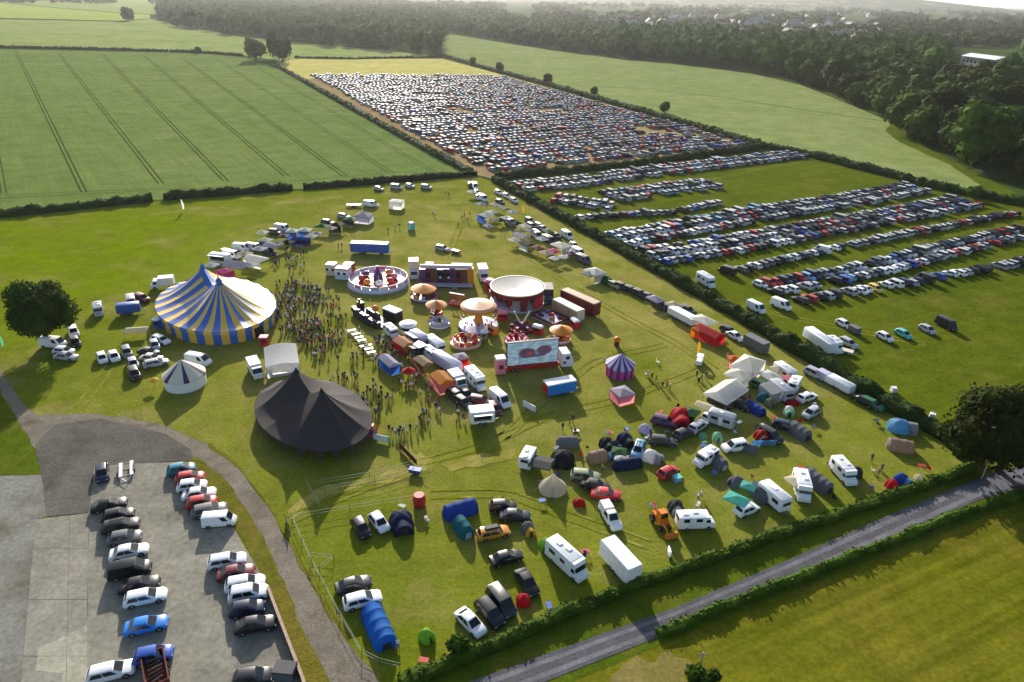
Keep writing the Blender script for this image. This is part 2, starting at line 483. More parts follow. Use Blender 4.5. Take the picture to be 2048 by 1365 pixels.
sheet("stubble_field", [(560, 133), (610, 150), (1005, 150), (1240, 216), (1530, 297), (1250, 333), (985, 358), (950, 350)], 0.04, m_stub)
def barley_lines(mb):
    for a, b in (((1095, 170), (1290, 178)), ((1290, 178), (1450, 196)), ((1450, 196), (1620, 222)), ((1620, 222), (1770, 243))):
        strip(mb, G(*a), G(*b), 1.6, 0.07, 1)
    return [m_rut]
sheet("barley_field", [(884, 66), (1000, 85), (1100, 101), (1240, 119), (1340, 128), (1500, 147), (1600, 170), (1700, 210), (1785, 246), (1770, 262), (1800, 285), (1900, 330), (1960, 370), (1940, 388), (1740, 338), (1600, 302), (1530, 292), (1240, 210), (960, 133), (884, 110)], 0.04, m_wheat2, extra=barley_lines)
sheet("rough_margin", [(1785, 246), (1860, 300), (1960, 350), (2030, 385), (2040, 395), (1940, 388), (1960, 370), (1900, 330), (1800, 285), (1770, 262)], 0.045, m_verge, 0.6, 5)

# yard, track, road
sheet("hardstanding", [(-300, 1500), (-300, 960), (84, 950), (95, 1032), (72, 1040), (42, 1365), (35, 1500)], 0.03, m_yardl)
sheet("tarmac_apron", [(82, 950), (70, 890), (110, 850), (200, 838), (330, 868), (382, 900), (385, 922), (188, 934), (178, 1026), (95, 1034)], 0.05, m_tarm, 0.1, 3)
def slab_patch(mb):
    p = [G(x, y) for x, y in ((105, 1285), (174, 1252), (174, 1365), (170, 1480), (120, 1480), (125, 1348), (72, 1343), (76, 1296))]
    p = [Vector((q.x, q.y, 0.068)) for q in p]
    for t in tessellate_polygon([p]):
        a, b, c = (p[i] for i in t)
        mb.poly((a, b, c) if (b - a).cross(c - a).z > 0 else (a, c, b), 1)
    for k in range(2, 12, 3):
        y = 1035 + k * 30 + k * k * 0.6
        strip(mb, G(72 - k * 3, y), G(176, y), 0.04, 0.072, 2)
    for a, b in (((140, 1035), (130, 1480)),):
        strip(mb, G(*a), G(*b), 0.04, 0.072, 2)
    return [m_slabl, m_tarm]
sheet("concrete_pad", [(72, 1040), (178, 1027), (174, 1250), (170, 1480), (20, 1480), (42, 1365)], 0.06, m_slab, extra=slab_patch)
sheet("car_park", [(178, 1026), (188, 934), (360, 922), (392, 945), (470, 1060), (545, 1190), (600, 1365), (640, 1500), (172, 1500), (174, 1250)], 0.05, m_conc, 0.06, 3)
sheet("grass_bank", [(385, 918), (410, 925), (455, 965), (500, 1030), (548, 1120), (620, 1290), (660, 1365), (720, 1500), (640, 1500), (600, 1365), (545, 1190), (470, 1060), (392, 945)], 0.055, m_dry, 0.3, 2)
sheet("gravel_track", [(-80, 690), (0, 738), (40, 800), (75, 832), (150, 828), (250, 834), (340, 856), (420, 892), (480, 940), (540, 1020), (590, 1110), (640, 1200), (700, 1290), (760, 1365), (840, 1500), (720, 1500), (655, 1365), (605, 1260), (545, 1115), (495, 1025), (450, 963), (405, 922), (370, 905), (300, 880), (180, 872), (100, 880), (84, 945), (72, 900), (30, 830), (-10, 765), (-90, 712)], 0.045, m_grav, 0.25, 2)
sheet("track_edge", [(-90, 720), (-10, 775), (60, 880), (84, 950), (-300, 960), (-300, 800)], 0.04, m_verge, 0.2, 3)
sheet("track_verge", [(420, 885), (470, 925), (530, 1000), (580, 1085), (640, 1190), (700, 1275), (690, 1282), (590, 1113), (540, 1022), (480, 942), (415, 895)], 0.05, m_dry, 0.35, 2)
def road_edges(mb):
    up = [(930, 1372), (1350, 1220), (1560, 1132), (1760, 1042), (1900, 984), (1985, 950), (2060, 932)]
    lo_ = [(1060, 1372), (1400, 1238), (1600, 1155), (1800, 1068), (1950, 1000), (2060, 968)]
    for pts in (up, lo_):
        for a, b in zip(pts, pts[1:]):
            strip(mb, G(*a), G(*b), 0.5, 0.066, 1)
    mid = [(995, 1372), (1375, 1229), (1580, 1143), (1780, 1055), (1925, 992)]
    for a, b in zip(mid, mid[1:]):
        strip(mb, G(*a), G(*b), 0.9, 0.066, 1)
    return [m_roade]
sheet("road", [(780, 1430), (930, 1370), (1350, 1218), (1560, 1130), (1760, 1040), (1900, 982), (1980, 948), (2070, 925), (2300, 880), (2300, 920), (2070, 968), (1950, 1002), (1800, 1070), (1600, 1157), (1400, 1240), (1060, 1374), (900, 1440)], 0.06, m_road, 0.08, 2, extra=road_edges)
sheet("road_verge", [(560, 1480), (790, 1370), (980, 1312), (1280, 1175), (1560, 1078), (1960, 935), (2060, 910), (2300, 860), (2300, 960), (2060, 1000), (1560, 1192), (1300, 1300), (1060, 1400), (900, 1500)], 0.035, m_verge)
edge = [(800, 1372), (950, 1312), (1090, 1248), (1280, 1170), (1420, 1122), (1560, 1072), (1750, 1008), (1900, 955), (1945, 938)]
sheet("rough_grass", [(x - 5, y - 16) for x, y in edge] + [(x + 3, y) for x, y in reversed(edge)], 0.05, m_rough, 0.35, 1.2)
sheet("hay_meadow", [(1000, 1440), (1060, 1390), (1310, 1282), (1560, 1180), (2060, 990), (2400, 900), (2600, 1500), (1000, 1560)], 0.03, m_hay)
sheet("bare_patch", [(1190, 1420), (1225, 1350), (1262, 1322), (1320, 1308), (1375, 1318), (1385, 1345), (1370, 1420)], 0.04, m_bare, 0.9, .8)
for k_, pl in enumerate([[(840, 905), (880, 925), (860, 945), (760, 968), (660, 990), (600, 1030), (580, 1040), (575, 1022), (640, 975), (760, 950), (820, 932)],
                         [(800, 895), (815, 885), (850, 930), (838, 938)],
                         [(880, 930), (1010, 900), (1060, 905), (1030, 920), (900, 945)]]):
    sheet("worn_path", pl, 0.045 + k_ * 0.004, m_worn, 0.5, 1.2, seed=k_ + 3)

tk = MB()
for pl in ([(958, 376), (925, 440), (900, 505), (905, 520)], [(965, 378), (1010, 480), (1120, 560), (1260, 640), (1360, 690), (1430, 740)], [(1000, 880), (1090, 800), (1190, 720), (1330, 690)], [(845, 925), (960, 895), (1100, 830), (1240, 800), (1400, 740)],
           [(610, 395), (700, 470), (730, 520)], [(580, 1040), (700, 985), (850, 935)], [(860, 990), (1010, 985), (1130, 1030), (1300, 1090)], [(330, 640), (250, 690), (200, 760), (150, 830)], [(1030, 372), (1180, 395), (1330, 380), (1560, 330)], [(1400, 590), (1600, 640), (1850, 690)]):
    pl = [G(*q) for q in pl]
    fine = [a.lerp(b, i / 6) for a, b in zip(pl, pl[1:]) for i in range(6)] + [pl[-1]]
    for _ in range(3): fine = [fine[0]] + [(a + b * 2 + c) / 4 for a, b, c in zip(fine, fine[1:], fine[2:])] + [fine[-1]]
    for a, b in zip(fine, fine[1:]):
        d = (b - a).normalized(); nn = Vector((-d.y, d.x, 0)) * .85
        for s_ in (-1, 1): strip(tk, a + nn * s_, b + nn * s_, .48, .062 + .004 * (s_ > 0), 0)
struct(tk.build("wheel_tracks", [m_track]))
# ------------------------------------------------------------------ hedges and trees
def leaves(mb, pts, size, rr, mat=0, up=0.3, jit=0.6):
    for p, nrm in pts:
        d = Vector((rr.gauss(0, 1), rr.gauss(0, 1), rr.gauss(0, 1))) * jit + nrm + Vector((0, 0, up))
        d.normalize()
        t = d.orthogonal().normalized()
        q = d.cross(t)
        a = rr.uniform(0, 6.28)
        e1 = (t * math.cos(a) + q * math.sin(a)); e2 = d.cross(e1)
        s1 = size * rr.uniform(0.5, 1.15); s2 = s1 * rr.uniform(0.55, 0.9)
        mb.poly([p - e1 * s1 - e2 * s2 * .3, p + e2 * s2 * -.9, p + e1 * s1, p + e2 * s2 * .9], mat)

def hedge(px, wd, ht, label, leaf=0.3, dens=1.0, mat=HEDGE, gaps=(), seed=5, ground=False):
    rr = random.Random(seed)
    pts = [(p if ground else G(*p)) for p in px]
    base = pts[0].copy(); base.z = 0
    mb = MB()
    for a, b in zip(pts, pts[1:]):
        L = (b - a).length
        k = max(1, int(L / max(1.2, leaf * 3)))
        dirv = (b - a).normalized(); nn = Vector((-dirv.y, dirv.x, 0))
        rings = []
        for i in range(k + 1):
            c = a.lerp(b, i / k) - base
            j1, j2 = 1 + 0.5 * noise.noise((c + base) * 0.25), 1 + 0.6 * noise.noise((c + base) * 0.33 + Vector((9, 4, 2)))
            h, w_ = ht * j2, wd / 2 * j1
            c2 = c + nn * wd * 0.18 * noise.noise((c + base) * 0.2 + Vector((3, 3, 3)))
            rings.append([c2 + nn * w_ * x + Vector((0, 0, h * y)) for x, y in ((-1, 0), (-1.05, .5), (-.75, .88), (0, 1), (.75, .88), (1.05, .5), (1, 0))])
        mb.loft(rings, 0, caps=True)
        npt = int(L * (wd + 2 * ht) * dens / (leaf * leaf) * 0.55)
        ls = []
        for i in range(npt):
            t = rr.random() * k; q = min(int(t), k - 1); f = t - q
            ra, rb = rings[q], rings[q + 1]
            s_ = rr.random() * 6; e = min(int(s_), 5); g = s_ - e
            A = ra[e].lerp(ra[e + 1], g); B = rb[e].lerp(rb[e + 1], g)
            p = A.lerp(B, f)
            cen = ra[3].lerp(rb[3], f); cen = Vector((cen.x, cen.y, ht * 0.4))
            nr = (p - cen).normalized()
            ls.append((p + nr * rr.uniform(-.1, .5) * leaf * 1.4, nr))
        leaves(mb, ls, leaf, rr)
    return tag(mb.build("hedge", [mat], loc=base), label, "hedge", "hedges round the fields")

hedge([(-300, 98), (0, 96), (200, 100), (335, 104)], 4, 2.4, "thin clipped hedge along the far top edge of the tramlined crop field", .9, .8, HEDGED)
hedge([(341, 104), (430, 108), (484, 113)], 4, 2.4, "short hedge running up to the two round trees at the field corner", .9, .8, HEDGED)
hedge([(590, 117), (700, 119), (884, 115)], 3, 2.0, "low hedge between the shaded pasture and the yellow straw strip", 1.0, .8, HEDGED)
hedge([(555, 134), (700, 216), (840, 294), (948, 352)], 3, 2.0, "long straight hedge between the tramlined crop and the packed car field", .7, .8, HEDGED)
hedge([(-400, 462), (-40, 436), (100, 424), (306, 402)], 2.6, 2.2, "dark clipped hedge at the lower left edge of the tramlined crop", .45, .9, HEDGED)
hedge([(328, 399), (440, 391), (585, 379)], 2.6, 2.4, "dark hedge length between the two field gaps under the tramlined crop", .45, .9, HEDGED)
hedge([(608, 378), (780, 364), (952, 351)], 2.4, 2.0, "dark hedge behind the four silver cars at the top of the show field", .5, .9, HEDGED)
hedge([(886, 112), (960, 135), (1100, 172), (1240, 212), (1400, 257), (1525, 295)], 4.5, 2.4, "hedge between the packed car field and the pale barley", .8, .9, HEDGED)
hedge([(1530, 297), (1600, 308), (1740, 343), (1850, 372), (1955, 394), (2060, 412)], 4.5, 2.6, "hedge between the grass parking field and the pale barley", .7, .9, HEDGED)
hedge([(992, 358), (1150, 344), (1250, 334), (1400, 315), (1528, 297)], 3.2, 2.6, "hedge between the packed car field and the grass parking rows", .5, 1, HEDGED)
hedge([(988, 362), (1100, 424), (1250, 507), (1400, 592), (1500, 648)], 3.0, 2.2, "long dark hedge between the fair and the parking rows, upper length", .42, 1, HEDGED)
hedge([(1506, 652), (1650, 738), (1780, 815), (1895, 882), (1935, 915)], 3.0, 2.4, "long dark hedge between the campsite and the parking field, lower length", .38, 1, HEDGED)
hedge([(800, 1372), (950, 1312), (1090, 1248), (1280, 1170), (1420, 1122), (1560, 1072), (1750, 1008), (1900, 955), (1945, 938)], 1.4, 1.15, "bright leafy hedge between the campsite and the lane", .30, 1, HEDGE)
hedge([(1315, 1272), (1420, 1228), (1560, 1172), (1700, 1118), (1900, 1040), (2060, 985), (2300, 905)], 1.1, .95, "low untidy hedge on the hay meadow side of the lane", .30, .9, HEDGE)

def crown_mesh(name, rx, h0, h1, nleaf, leaf, seed, lobes=9, mat=LEAF, inner=True, jit=.55):
    rr = random.Random(seed)
    mb = MB()
    cz, rz = (h0 + h1) / 2, (h1 - h0) / 2
    L = [(Vector((0, 0, cz)), (rx * .72, rx * .72, rz * .8))]
    for k in range(lobes):
        a = 2 * math.pi * k / lobes + rr.uniform(-.4, .4)
        t = rr.uniform(-.55, .85)
        q = math.cos(t * 1.2) * rr.uniform(.42, .62)
        r = rx * rr.uniform(.34, .52)
        L.append((Vector((math.cos(a) * rx * q, math.sin(a) * rx * q, cz + rz * .62 * t)), (r, r, r * rr.uniform(.75, .95))))
    if inner:
        for c, r in L:
            n, m = (8, 5)
            rings = []
            for j in range(m + 1):
                th = math.pi * j / m - math.pi / 2
                cr = max(math.cos(th), .03)
                rg = []
                for k in range(n):
                    ph = 2 * math.pi * k / n
                    v = Vector((cr * math.cos(ph), cr * math.sin(ph), math.sin(th)))
                    s = .80 * (1 + .25 * noise.noise(v * 1.7 + c))
                    rg.append(c + Vector((v.x * r[0] * s, v.y * r[1] * s, v.z * r[2] * s)))
                rings.append(rg)
            mb.loft(rings)
    pts = []
    wts = [r[0] * r[2] for _, r in L]
    for i in range(nleaf):
        c, r = rr.choices(L, wts)[0]
        v = Vector((rr.gauss(0, 1), rr.gauss(0, 1), rr.gauss(0, 1) + .15)).normalized()
        s = rr.uniform(.78, 1.0) + .22 * noise.noise(v * 2.2 + c * .6)
        s *= 1 + (rr.random() ** 6) * .22
        pts.append((c + Vector((v.x * r[0] * s, v.y * r[1] * s, v.z * r[2] * s)), v))
    leaves(mb, pts, leaf, rr, up=.15, jit=jit)
    return mb.mesh(name, [mat])

def trunk_mesh(name, h, r, rx, seed, top):
    rr = random.Random(seed)
    mb = MB()
    mb.tube((0, 0, -.1), (0, 0, h * .5), r * 1.25, r * .9, 8)
    mb.tube((0, 0, h * .5), (rr.uniform(-.3, .3), rr.uniform(-.3, .3), h), r * .9, r * .7, 8)
    for k in range(6):
        a = k * 1.05 + rr.uniform(-.3, .3)
        q = rx * rr.uniform(.35, .6)
        mb.tube((0, 0, h * rr.uniform(.75, .98)), (math.cos(a) * q, math.sin(a) * q, h + (top - h) * rr.uniform(.25, .6)), r * .45, r * .12, 6)
    return mb.mesh(name, [BARK], 60)

def tree(crown, trunk, loc, sc, rz, label, cat="tree", group=None, name="tree"):
    t = thing(name, label, cat, loc, rz, group)
    t.scale = sc if isinstance(sc, tuple) else (sc, sc, sc)
    put("trunk", trunk, t); put("crown", crown, t)
    return t

oak_c = crown_mesh("oak_crown", 7.6, 1.8, 15.0, 9000, .42, 21, lobes=11)
oak_t = trunk_mesh("oak_trunk", 3.4, .6, 7.5, 4, 14)
tree(oak_c, oak_t, G(97, 690), (.90, .90, .98), .4, "big dark broad oak beside the parked vans at the track bend", name="oak_tree")
lane_c = crown_mesh("lane_tree_crown", 9.6, .8, 13.5, 11000, .42, 33, lobes=12)
lane_t = trunk_mesh("lane_tree_trunk", 2.6, .6, 9, 5, 12)
tree(lane_c, lane_t, G(1996, 942), 1.0, 0, "large spreading tree where the lane meets the campsite corner", name="broadleaf_tree")

wood_c = [crown_mesh("wood_crown", 5.8, -.8, 11.0, 1100, .85, 50 + k, lobes=10, mat=LEAFW, jit=.28) for k in range(5)]
wood_t = trunk_mesh("wood_trunk", 3.0, .35, 5, 8, 11)
# the two round trees at the crop corner, the lone field tree, the small hedge trees
tree(wood_c[0], wood_t, G(512, 121), (2.0, 2.0, 2.0), .5, "round tree on the left of the pair at the crop corner", name="field_tree")
tree(wood_c[1], wood_t, G(566, 124), (2.1, 2.1, 2.2), 1.5, "round tree on the right of the pair at the crop corner", name="field_tree")
tree(wood_c[3], wood_t, G(548, 118), (1.2, 1.2, 2.6), 1.5, "tall pointed tree behind the pair at the crop corner", name="field_tree")
tree(wood_c[2], wood_t, G(257, 43), (2.6, 2.4, 2.5), 2.5, "lone hedgerow tree standing out in the pale pasture", name="field_tree")
tree(wood_c[4], wood_t, G(397, 107), (.8, .8, .7), 2.5, "small bushy tree in the hedge above the tramlined crop", name="field_tree")
tree(wood_c[4], wood_t, G(115, 4), (2.2, 2.2, 2.0), 2.5, "lone tree on the bright meadow near the skyline", name="field_tree")
for px, py, s, lb in ((946, 131, .75, "smallest bush tree in the barley hedge, nearest the wood"), (999, 144, .85, "second bush tree from the wood in the barley hedge"), (1095, 168, .8, "third bush tree from the wood in the barley hedge"),
                      (1188, 191, .6, "fourth bush tree from the wood in the barley hedge"), (1329, 226, .7, "bush tree nearest the parking rows in the barley hedge"), (1945, 398, .5, "small bush at the barley field tip")):
    tree(wood_c[int(px) % 5], wood_t, G(px, py), s, px, lb, group="small trees in the barley hedge", name="hedgerow_tree")

def inside(x, y, poly):
    c = False
    for (x1, y1), (x2, y2) in zip(poly, poly[1:] + poly[:1]):
        if (y1 > y) != (y2 > y) and x < (x2 - x1) * (y - y1) / (y2 - y1) + x1:
            c = not c
    return c

def scatter(poly_px, spacing, n, seed, cap=10 ** 9):
    rr = random.Random(seed)
    P = [(G(*p).x, G(*p).y) for p in poly_px]
    x0, x1 = min(p[0] for p in P), max(p[0] for p in P)
    y0, y1 = min(p[1] for p in P), max(p[1] for p in P)
    cell, grid, out = spacing, {}, []
    for i in range(n):
        x, y = rr.uniform(x0, x1), rr.uniform(y0, y1)
        if not inside(x, y, P): continue
        k = (int(x // cell), int(y // cell))
        if any((x - a) ** 2 + (y - b) ** 2 < spacing * spacing for i_ in (-1, 0, 1) for j_ in (-1, 0, 1) for a, b in grid.get((k[0] + i_, k[1] + j_), ())):
            continue
        grid.setdefault(k, []).append((x, y)); out.append((x, y))
        if len(out) >= cap: break
    return out

WOODR = [(1235, 112), (1300, 120), (1400, 129), (1500, 142), (1565, 156), (1625, 174), (1700, 206), (1790, 246), (1800, 262), (1870, 302), (1955, 340), (2030, 376), (2150, 440), (2300, 480), (2300, 130), (2048, 118), (1800, 112), (1500, 95), (1240, 75)]
WOODL = [(318, 36), (345, 54), (420, 62), (482, 72), (600, 84), (700, 95), (884, 110), (890, 85), (895, 40), (800, 8), (560, 0), (320, 4)]
WOODM = [(890, 62), (950, 74), (1000, 82), (1100, 98), (1240, 116), (1300, 118), (1400, 100), (1240, 70), (1050, 50), (900, 40)]
rr = random.Random(77)
def pix(x, y, z=0):
    d = Vector((x, y, z - HGT)); zc = d.dot(_f)
    return CX + FPX * d.dot(CR) / zc, CY - FPX * d.dot(CU) / zc
def open_view(x, y):
    a, b = pix(x, y)
    return 1885 < a < 2050 and 96 < b < 174
allw = [(x, y, 0) for x, y in scatter(WOODR, 14, 16000, 1) if not open_view(x, y)] + [(x, y, 1) for x, y in scatter(WOODL, 16, 16000, 2)] + [(x, y, 2) for x, y in scatter(WOODM, 13, 9000, 3)]
rest = []
def wood_scale(kind):
    if kind == 1: b = rr.uniform(1.5, 2.3)
    elif kind == 2: b = rr.uniform(1.25, 1.9)
    else: b = rr.uniform(1.4, 2.6)
    return (b * rr.uniform(.9, 1.1), b * rr.uniform(.9, 1.1), b * rr.uniform(.9, 1.12))
def in_frame(x, y, m=60, z=8):
    d = Vector((x, y, z - HGT)); zc = d.dot(_f)
    return zc > 0 and -m < CX + FPX * d.dot(CR) / zc < 2048 + m
near_w = sorted((t for t in allw if in_frame(t[0], t[1])), key=lambda t: t[0] ** 2 + t[1] ** 2)
indiv = [t for t in near_w if t[2] == 0][:130]
edgeL = [G(*p) for p in WOODL[:7]]
def dseg(x, y, P):
    best = 1e9
    for a, b in zip(P, P[1:]):
        ab = Vector((b.x - a.x, b.y - a.y)); ap = Vector((x - a.x, y - a.y))
        t = max(0, min(1, ap.dot(ab) / ab.length_squared))
        best = min(best, (ap - ab * t).length)
    return best
indiv += sorted((t for t in near_w if t[2] == 1), key=lambda t: dseg(t[0], t[1], edgeL))[:50]
edgeM = [G(*p) for p in WOODM[:5]]
indiv += sorted((t for t in near_w if t[2] == 2), key=lambda t: dseg(t[0], t[1], edgeM))[:40]
iset = set(indiv)
WLAB = ["leafy tree in the dark wood beyond the barley field", "hazy tree on the near edge of the wood above the left pasture", "leafy tree on the wood edge at the top of the barley"]
for t in indiv:
    o = thing("woodland_tree", WLAB[t[2]], "tree", (t[0], t[1], 0), rr.uniform(0, 6.28), ["trees of the wood beyond the barley", "trees of the wood above the pasture", "trees along the top of the barley"][t[2]])
    o.scale = wood_scale(t[2])
    put("trunk", wood_t, o); put("crown", wood_c[rr.randrange(5)], o)

def far_mass(name, items, nleaf, leaf, seed, mat, label=None):
    "many crowns of one distant wood in a single mesh"
    rr = random.Random(seed)
    mb = MB()
    for (x, y, h, wd) in items:
        c = Vector((x, y, h * .55))
        rings = []
        for j in range(4):
            th = (math.pi * .95) * j / 3 - math.pi / 2 * .9
            cr = max(math.cos(th), .05)
            rings.append([c + Vector((wd * .4 * cr * math.cos(1.05 * k) * rr.uniform(.8, 1.1), wd * .4 * cr * math.sin(1.05 * k) * rr.uniform(.8, 1.1), h * .42 * math.sin(th))) for k in range(6)])
        mb.loft(rings)
        ls = []
        for i in range(nleaf):
            v = Vector((rr.gauss(0, 1), rr.gauss(0, 1), rr.gauss(0, 1) + .3)).normalized()
            s = rr.uniform(.8, 1.1) + .2 * noise.noise(v * 2 + c * .1)
            ls.append((c + Vector((v.x * wd * .5 * s, v.y * wd * .5 * s, v.z * h * .46 * s)), v))
        leaves(mb, ls, leaf, rr, up=.2, jit=.28)
    o = mb.build(name, [mat])
    o["kind"] = "stuff"
    if label: o["label"] = label
    return o

rest = [t for t in allw if t not in iset]
items = []
for t in rest:
    s = wood_scale(t[2])
    if t[2] == 0 and not in_frame(t[0], t[1], 250): continue
    items.append((t[0], t[1], 12.3 * s[2], 11.5 * s[0]))
far_mass("woodland", items, 80, 1.7, 9, LEAFW, "mass of the wood behind its front trees")
rr = random.Random(5)
items = []
for i in range(7600):
    px, py = rr.uniform(-30, 2200), rr.uniform(0, 1) ** 1.25
    lo_y = 6 + (px / 2048) * 12
    hi_y = 60 if px < 900 else 60 + (px - 900) * 0.115 if px < 1250 else 112
    py = lo_y + (hi_y - lo_y) * py
    if px < 330 and py > 8: continue
    if 330 < px < 900 and py > 26: continue
    if noise.noise(Vector((px * .012, py * .06, 3))) < -.12: continue
    if 1885 < px < 2050 and py > 96: continue
    g = G(px, py)
    items.append((g.x, g.y, rr.uniform(10, 20) * (1 + g.y / 9000), rr.uniform(13, 28) * (1 + g.y / 6000)))
far_mass("distant_trees", items, 34, 3.6, 12, LEAFW, "hazy trees of the far town and countryside")
# ------------------------------------------------------------------ vehicles
# L, W, H, belt, bonnet, then cabin x positions as fractions of the half length: screen base, screen top, rear top, rear base
CARS = dict(
    hatchback=(4.1, 1.80, 1.50, .93, .90, .56, .18, -.70, -.95),
    saloon=(4.6, 1.82, 1.46, .93, .90, .50, .12, -.46, -.82),
    estate=(4.7, 1.84, 1.50, .95, .92, .52, .16, -.78, -.96),
    suv=(4.6, 1.92, 1.72, 1.05, 1.02, .56, .24, -.78, -.96),
    people_carrier=(4.9, 1.95, 1.88, 1.08, .98, .70, .36, -.88, -.97),
    van=(5.2, 2.0, 2.15, 1.18, 1.05, .78, .50, -.96, -.985),
    pickup=(5.2, 1.85, 1.75, 1.02, 1.0, .48, .20, -.22, -.28))

def body_mb(k):
    L, W, H, belt, hood, a0, a1, r1, r0 = CARS[k]
    h, w = L / 2, W / 2
    mb = MB()
    st = [(h, .34, hood * .58, .70), (h - .10, .26, hood * .74, .86), (h - .40, .22, hood * .92, .97), (a0 * h + .1, .22, hood, 1.0), (a0 * h - .25, .22, belt, 1.0),
          (0, .22, belt + .02, 1.0), (r0 * h + .02, .22, belt + .03, 1.0), (max(r0 * h - .25, -h + .14), .22, belt, .98), (-h + .07, .26, belt - .10, .92), (-h, .34, belt - .22, .85)]
    if k == "pickup":
        st[6] = (r0 * h, .22, belt, 1.0)
    rings = []
    for x, zb, zt, f in st:
        y = w * f
        rings.append([(x, -y * .88, zb), (x, -y, zb + .16), (x, -y * 1.01, zb + (zt - zb) * .62), (x, -y * .95, zt - .05), (x, -y * .80, zt),
                      (x, y * .80, zt), (x, y * .95, zt - .05), (x, y * 1.01, zb + (zt - zb) * .62), (x, y, zb + .16), (x, y * .88, zb)])
    mb.loft(rings)
    zb_ = belt - .03
    rb = [(a0 * h, w * .80), (a0 * h - .2, w * .92), (r0 * h + .12, w * .92), (r0 * h, w * .80)]
    tp = .86 if k in ("van", "people_carrier") else .74
    rt = [(a1 * h, w * tp * .92), (a1 * h - .2, w * tp), (r1 * h + .12, w * tp), (r1 * h, w * tp * .9)]
    def ring(r, z):
        return [(x, y, z) for x, y in r] + [(x, -y, z) for x, y in reversed(r)]
    mid = [((x1 * .12 + x2 * .88), (y1 * .12 + y2 * .88)) for (x1, y1), (x2, y2) in zip(rb, rt)]
    crown = [(x * .96 + .04 * (a1 + r1) / 2 * h, y * .86) for x, y in rt]
    mb.loft([ring(rb, zb_), ring(mid, zb_ + (H - .04 - zb_) * .88), ring(rt, H - .045), ring(crown, H)])
    if k == "pickup":
        x0, x1 = r0 * h - .05, -h + .12
        mb.box(((x0 + x1) / 2, 0, belt + .012), (x0 - x1, W * .78, .02), mat=1)
    for x in (h * .62, -h * .60):
        for s in (-1, 1):
            c = (x, s * (w - .02), .36)
            n = 10
            mb.poly([(x + .42 * math.cos(2 * math.pi * i / n), s * (w + .006), .34 + .42 * max(-.3, math.sin(2 * math.pi * i / n))) for i in range(n)][::s], 1)
    return mb

def glass_quads(k):
    L, W, H, belt, hood, a0, a1, r1, r0 = CARS[k]
    h, w = L / 2, W / 2
    zb_, zt = belt - .03, H - .045
    tp = .86 if k in ("van", "people_carrier") else .74
    def P(xb, yb, xt, yt, f):
        return Vector((xb + (xt - xb) * f, yb + (yt - yb) * f, zb_ + (zt - zb_) * f))
    e = .02
    out = {}
    lo_, hi = .05, .93
    out["windscreen"] = [[P(a0 * h, -w * .74, a1 * h, -w * tp * .84, lo_) + Vector((e, 0, e)), P(a0 * h, w * .74, a1 * h, w * tp * .84, lo_) + Vector((e, 0, e)),
                          P(a0 * h, w * .74, a1 * h, w * tp * .84, hi) + Vector((e, 0, e)), P(a0 * h, -w * .74, a1 * h, -w * tp * .84, hi) + Vector((e, 0, e))]]
    q = [P(r0 * h, w * .72, r1 * h, w * tp * .82, .28), P(r0 * h, -w * .72, r1 * h, -w * tp * .82, .28), P(r0 * h, -w * .72, r1 * h, -w * tp * .82, .9), P(r0 * h, w * .72, r1 * h, w * tp * .82, .9)]
    out["rear_window"] = [[p + Vector((-e, 0, .01)) for p in q]]
    def side(s, u0, u1):
        # u along the cabin side, 0 at the front
        def pt(u, f):
            xb, xt = (a0 * h - .22) * (1 - u) + (r0 * h + .14) * u, (a1 * h - .22) * (1 - u) + (r1 * h + .14) * u
            return P(xb, s * w * .92, xt, s * w * tp, f) + Vector((0, s * .05, .012))
        q = [pt(u0, .10), pt(u1, .10), pt(u1, .90), pt(u0, .90)]
        return q if s < 0 else q[::-1]
    cuts = [(.04, .26)] if k == "van" else [(.04, .46), (.50, .92)] if k != "pickup" else [(.05, .48), (.53, .95)]
    for s in (-1, 1):
        qs = [side(s, *c) for c in cuts]
        for q in qs:      # windings checked outward
            n_ = (q[1] - q[0]).cross(q[2] - q[0])
            if n_.y * s < 0: q.reverse()
        out.setdefault("side_window", []).append(qs)
    return out

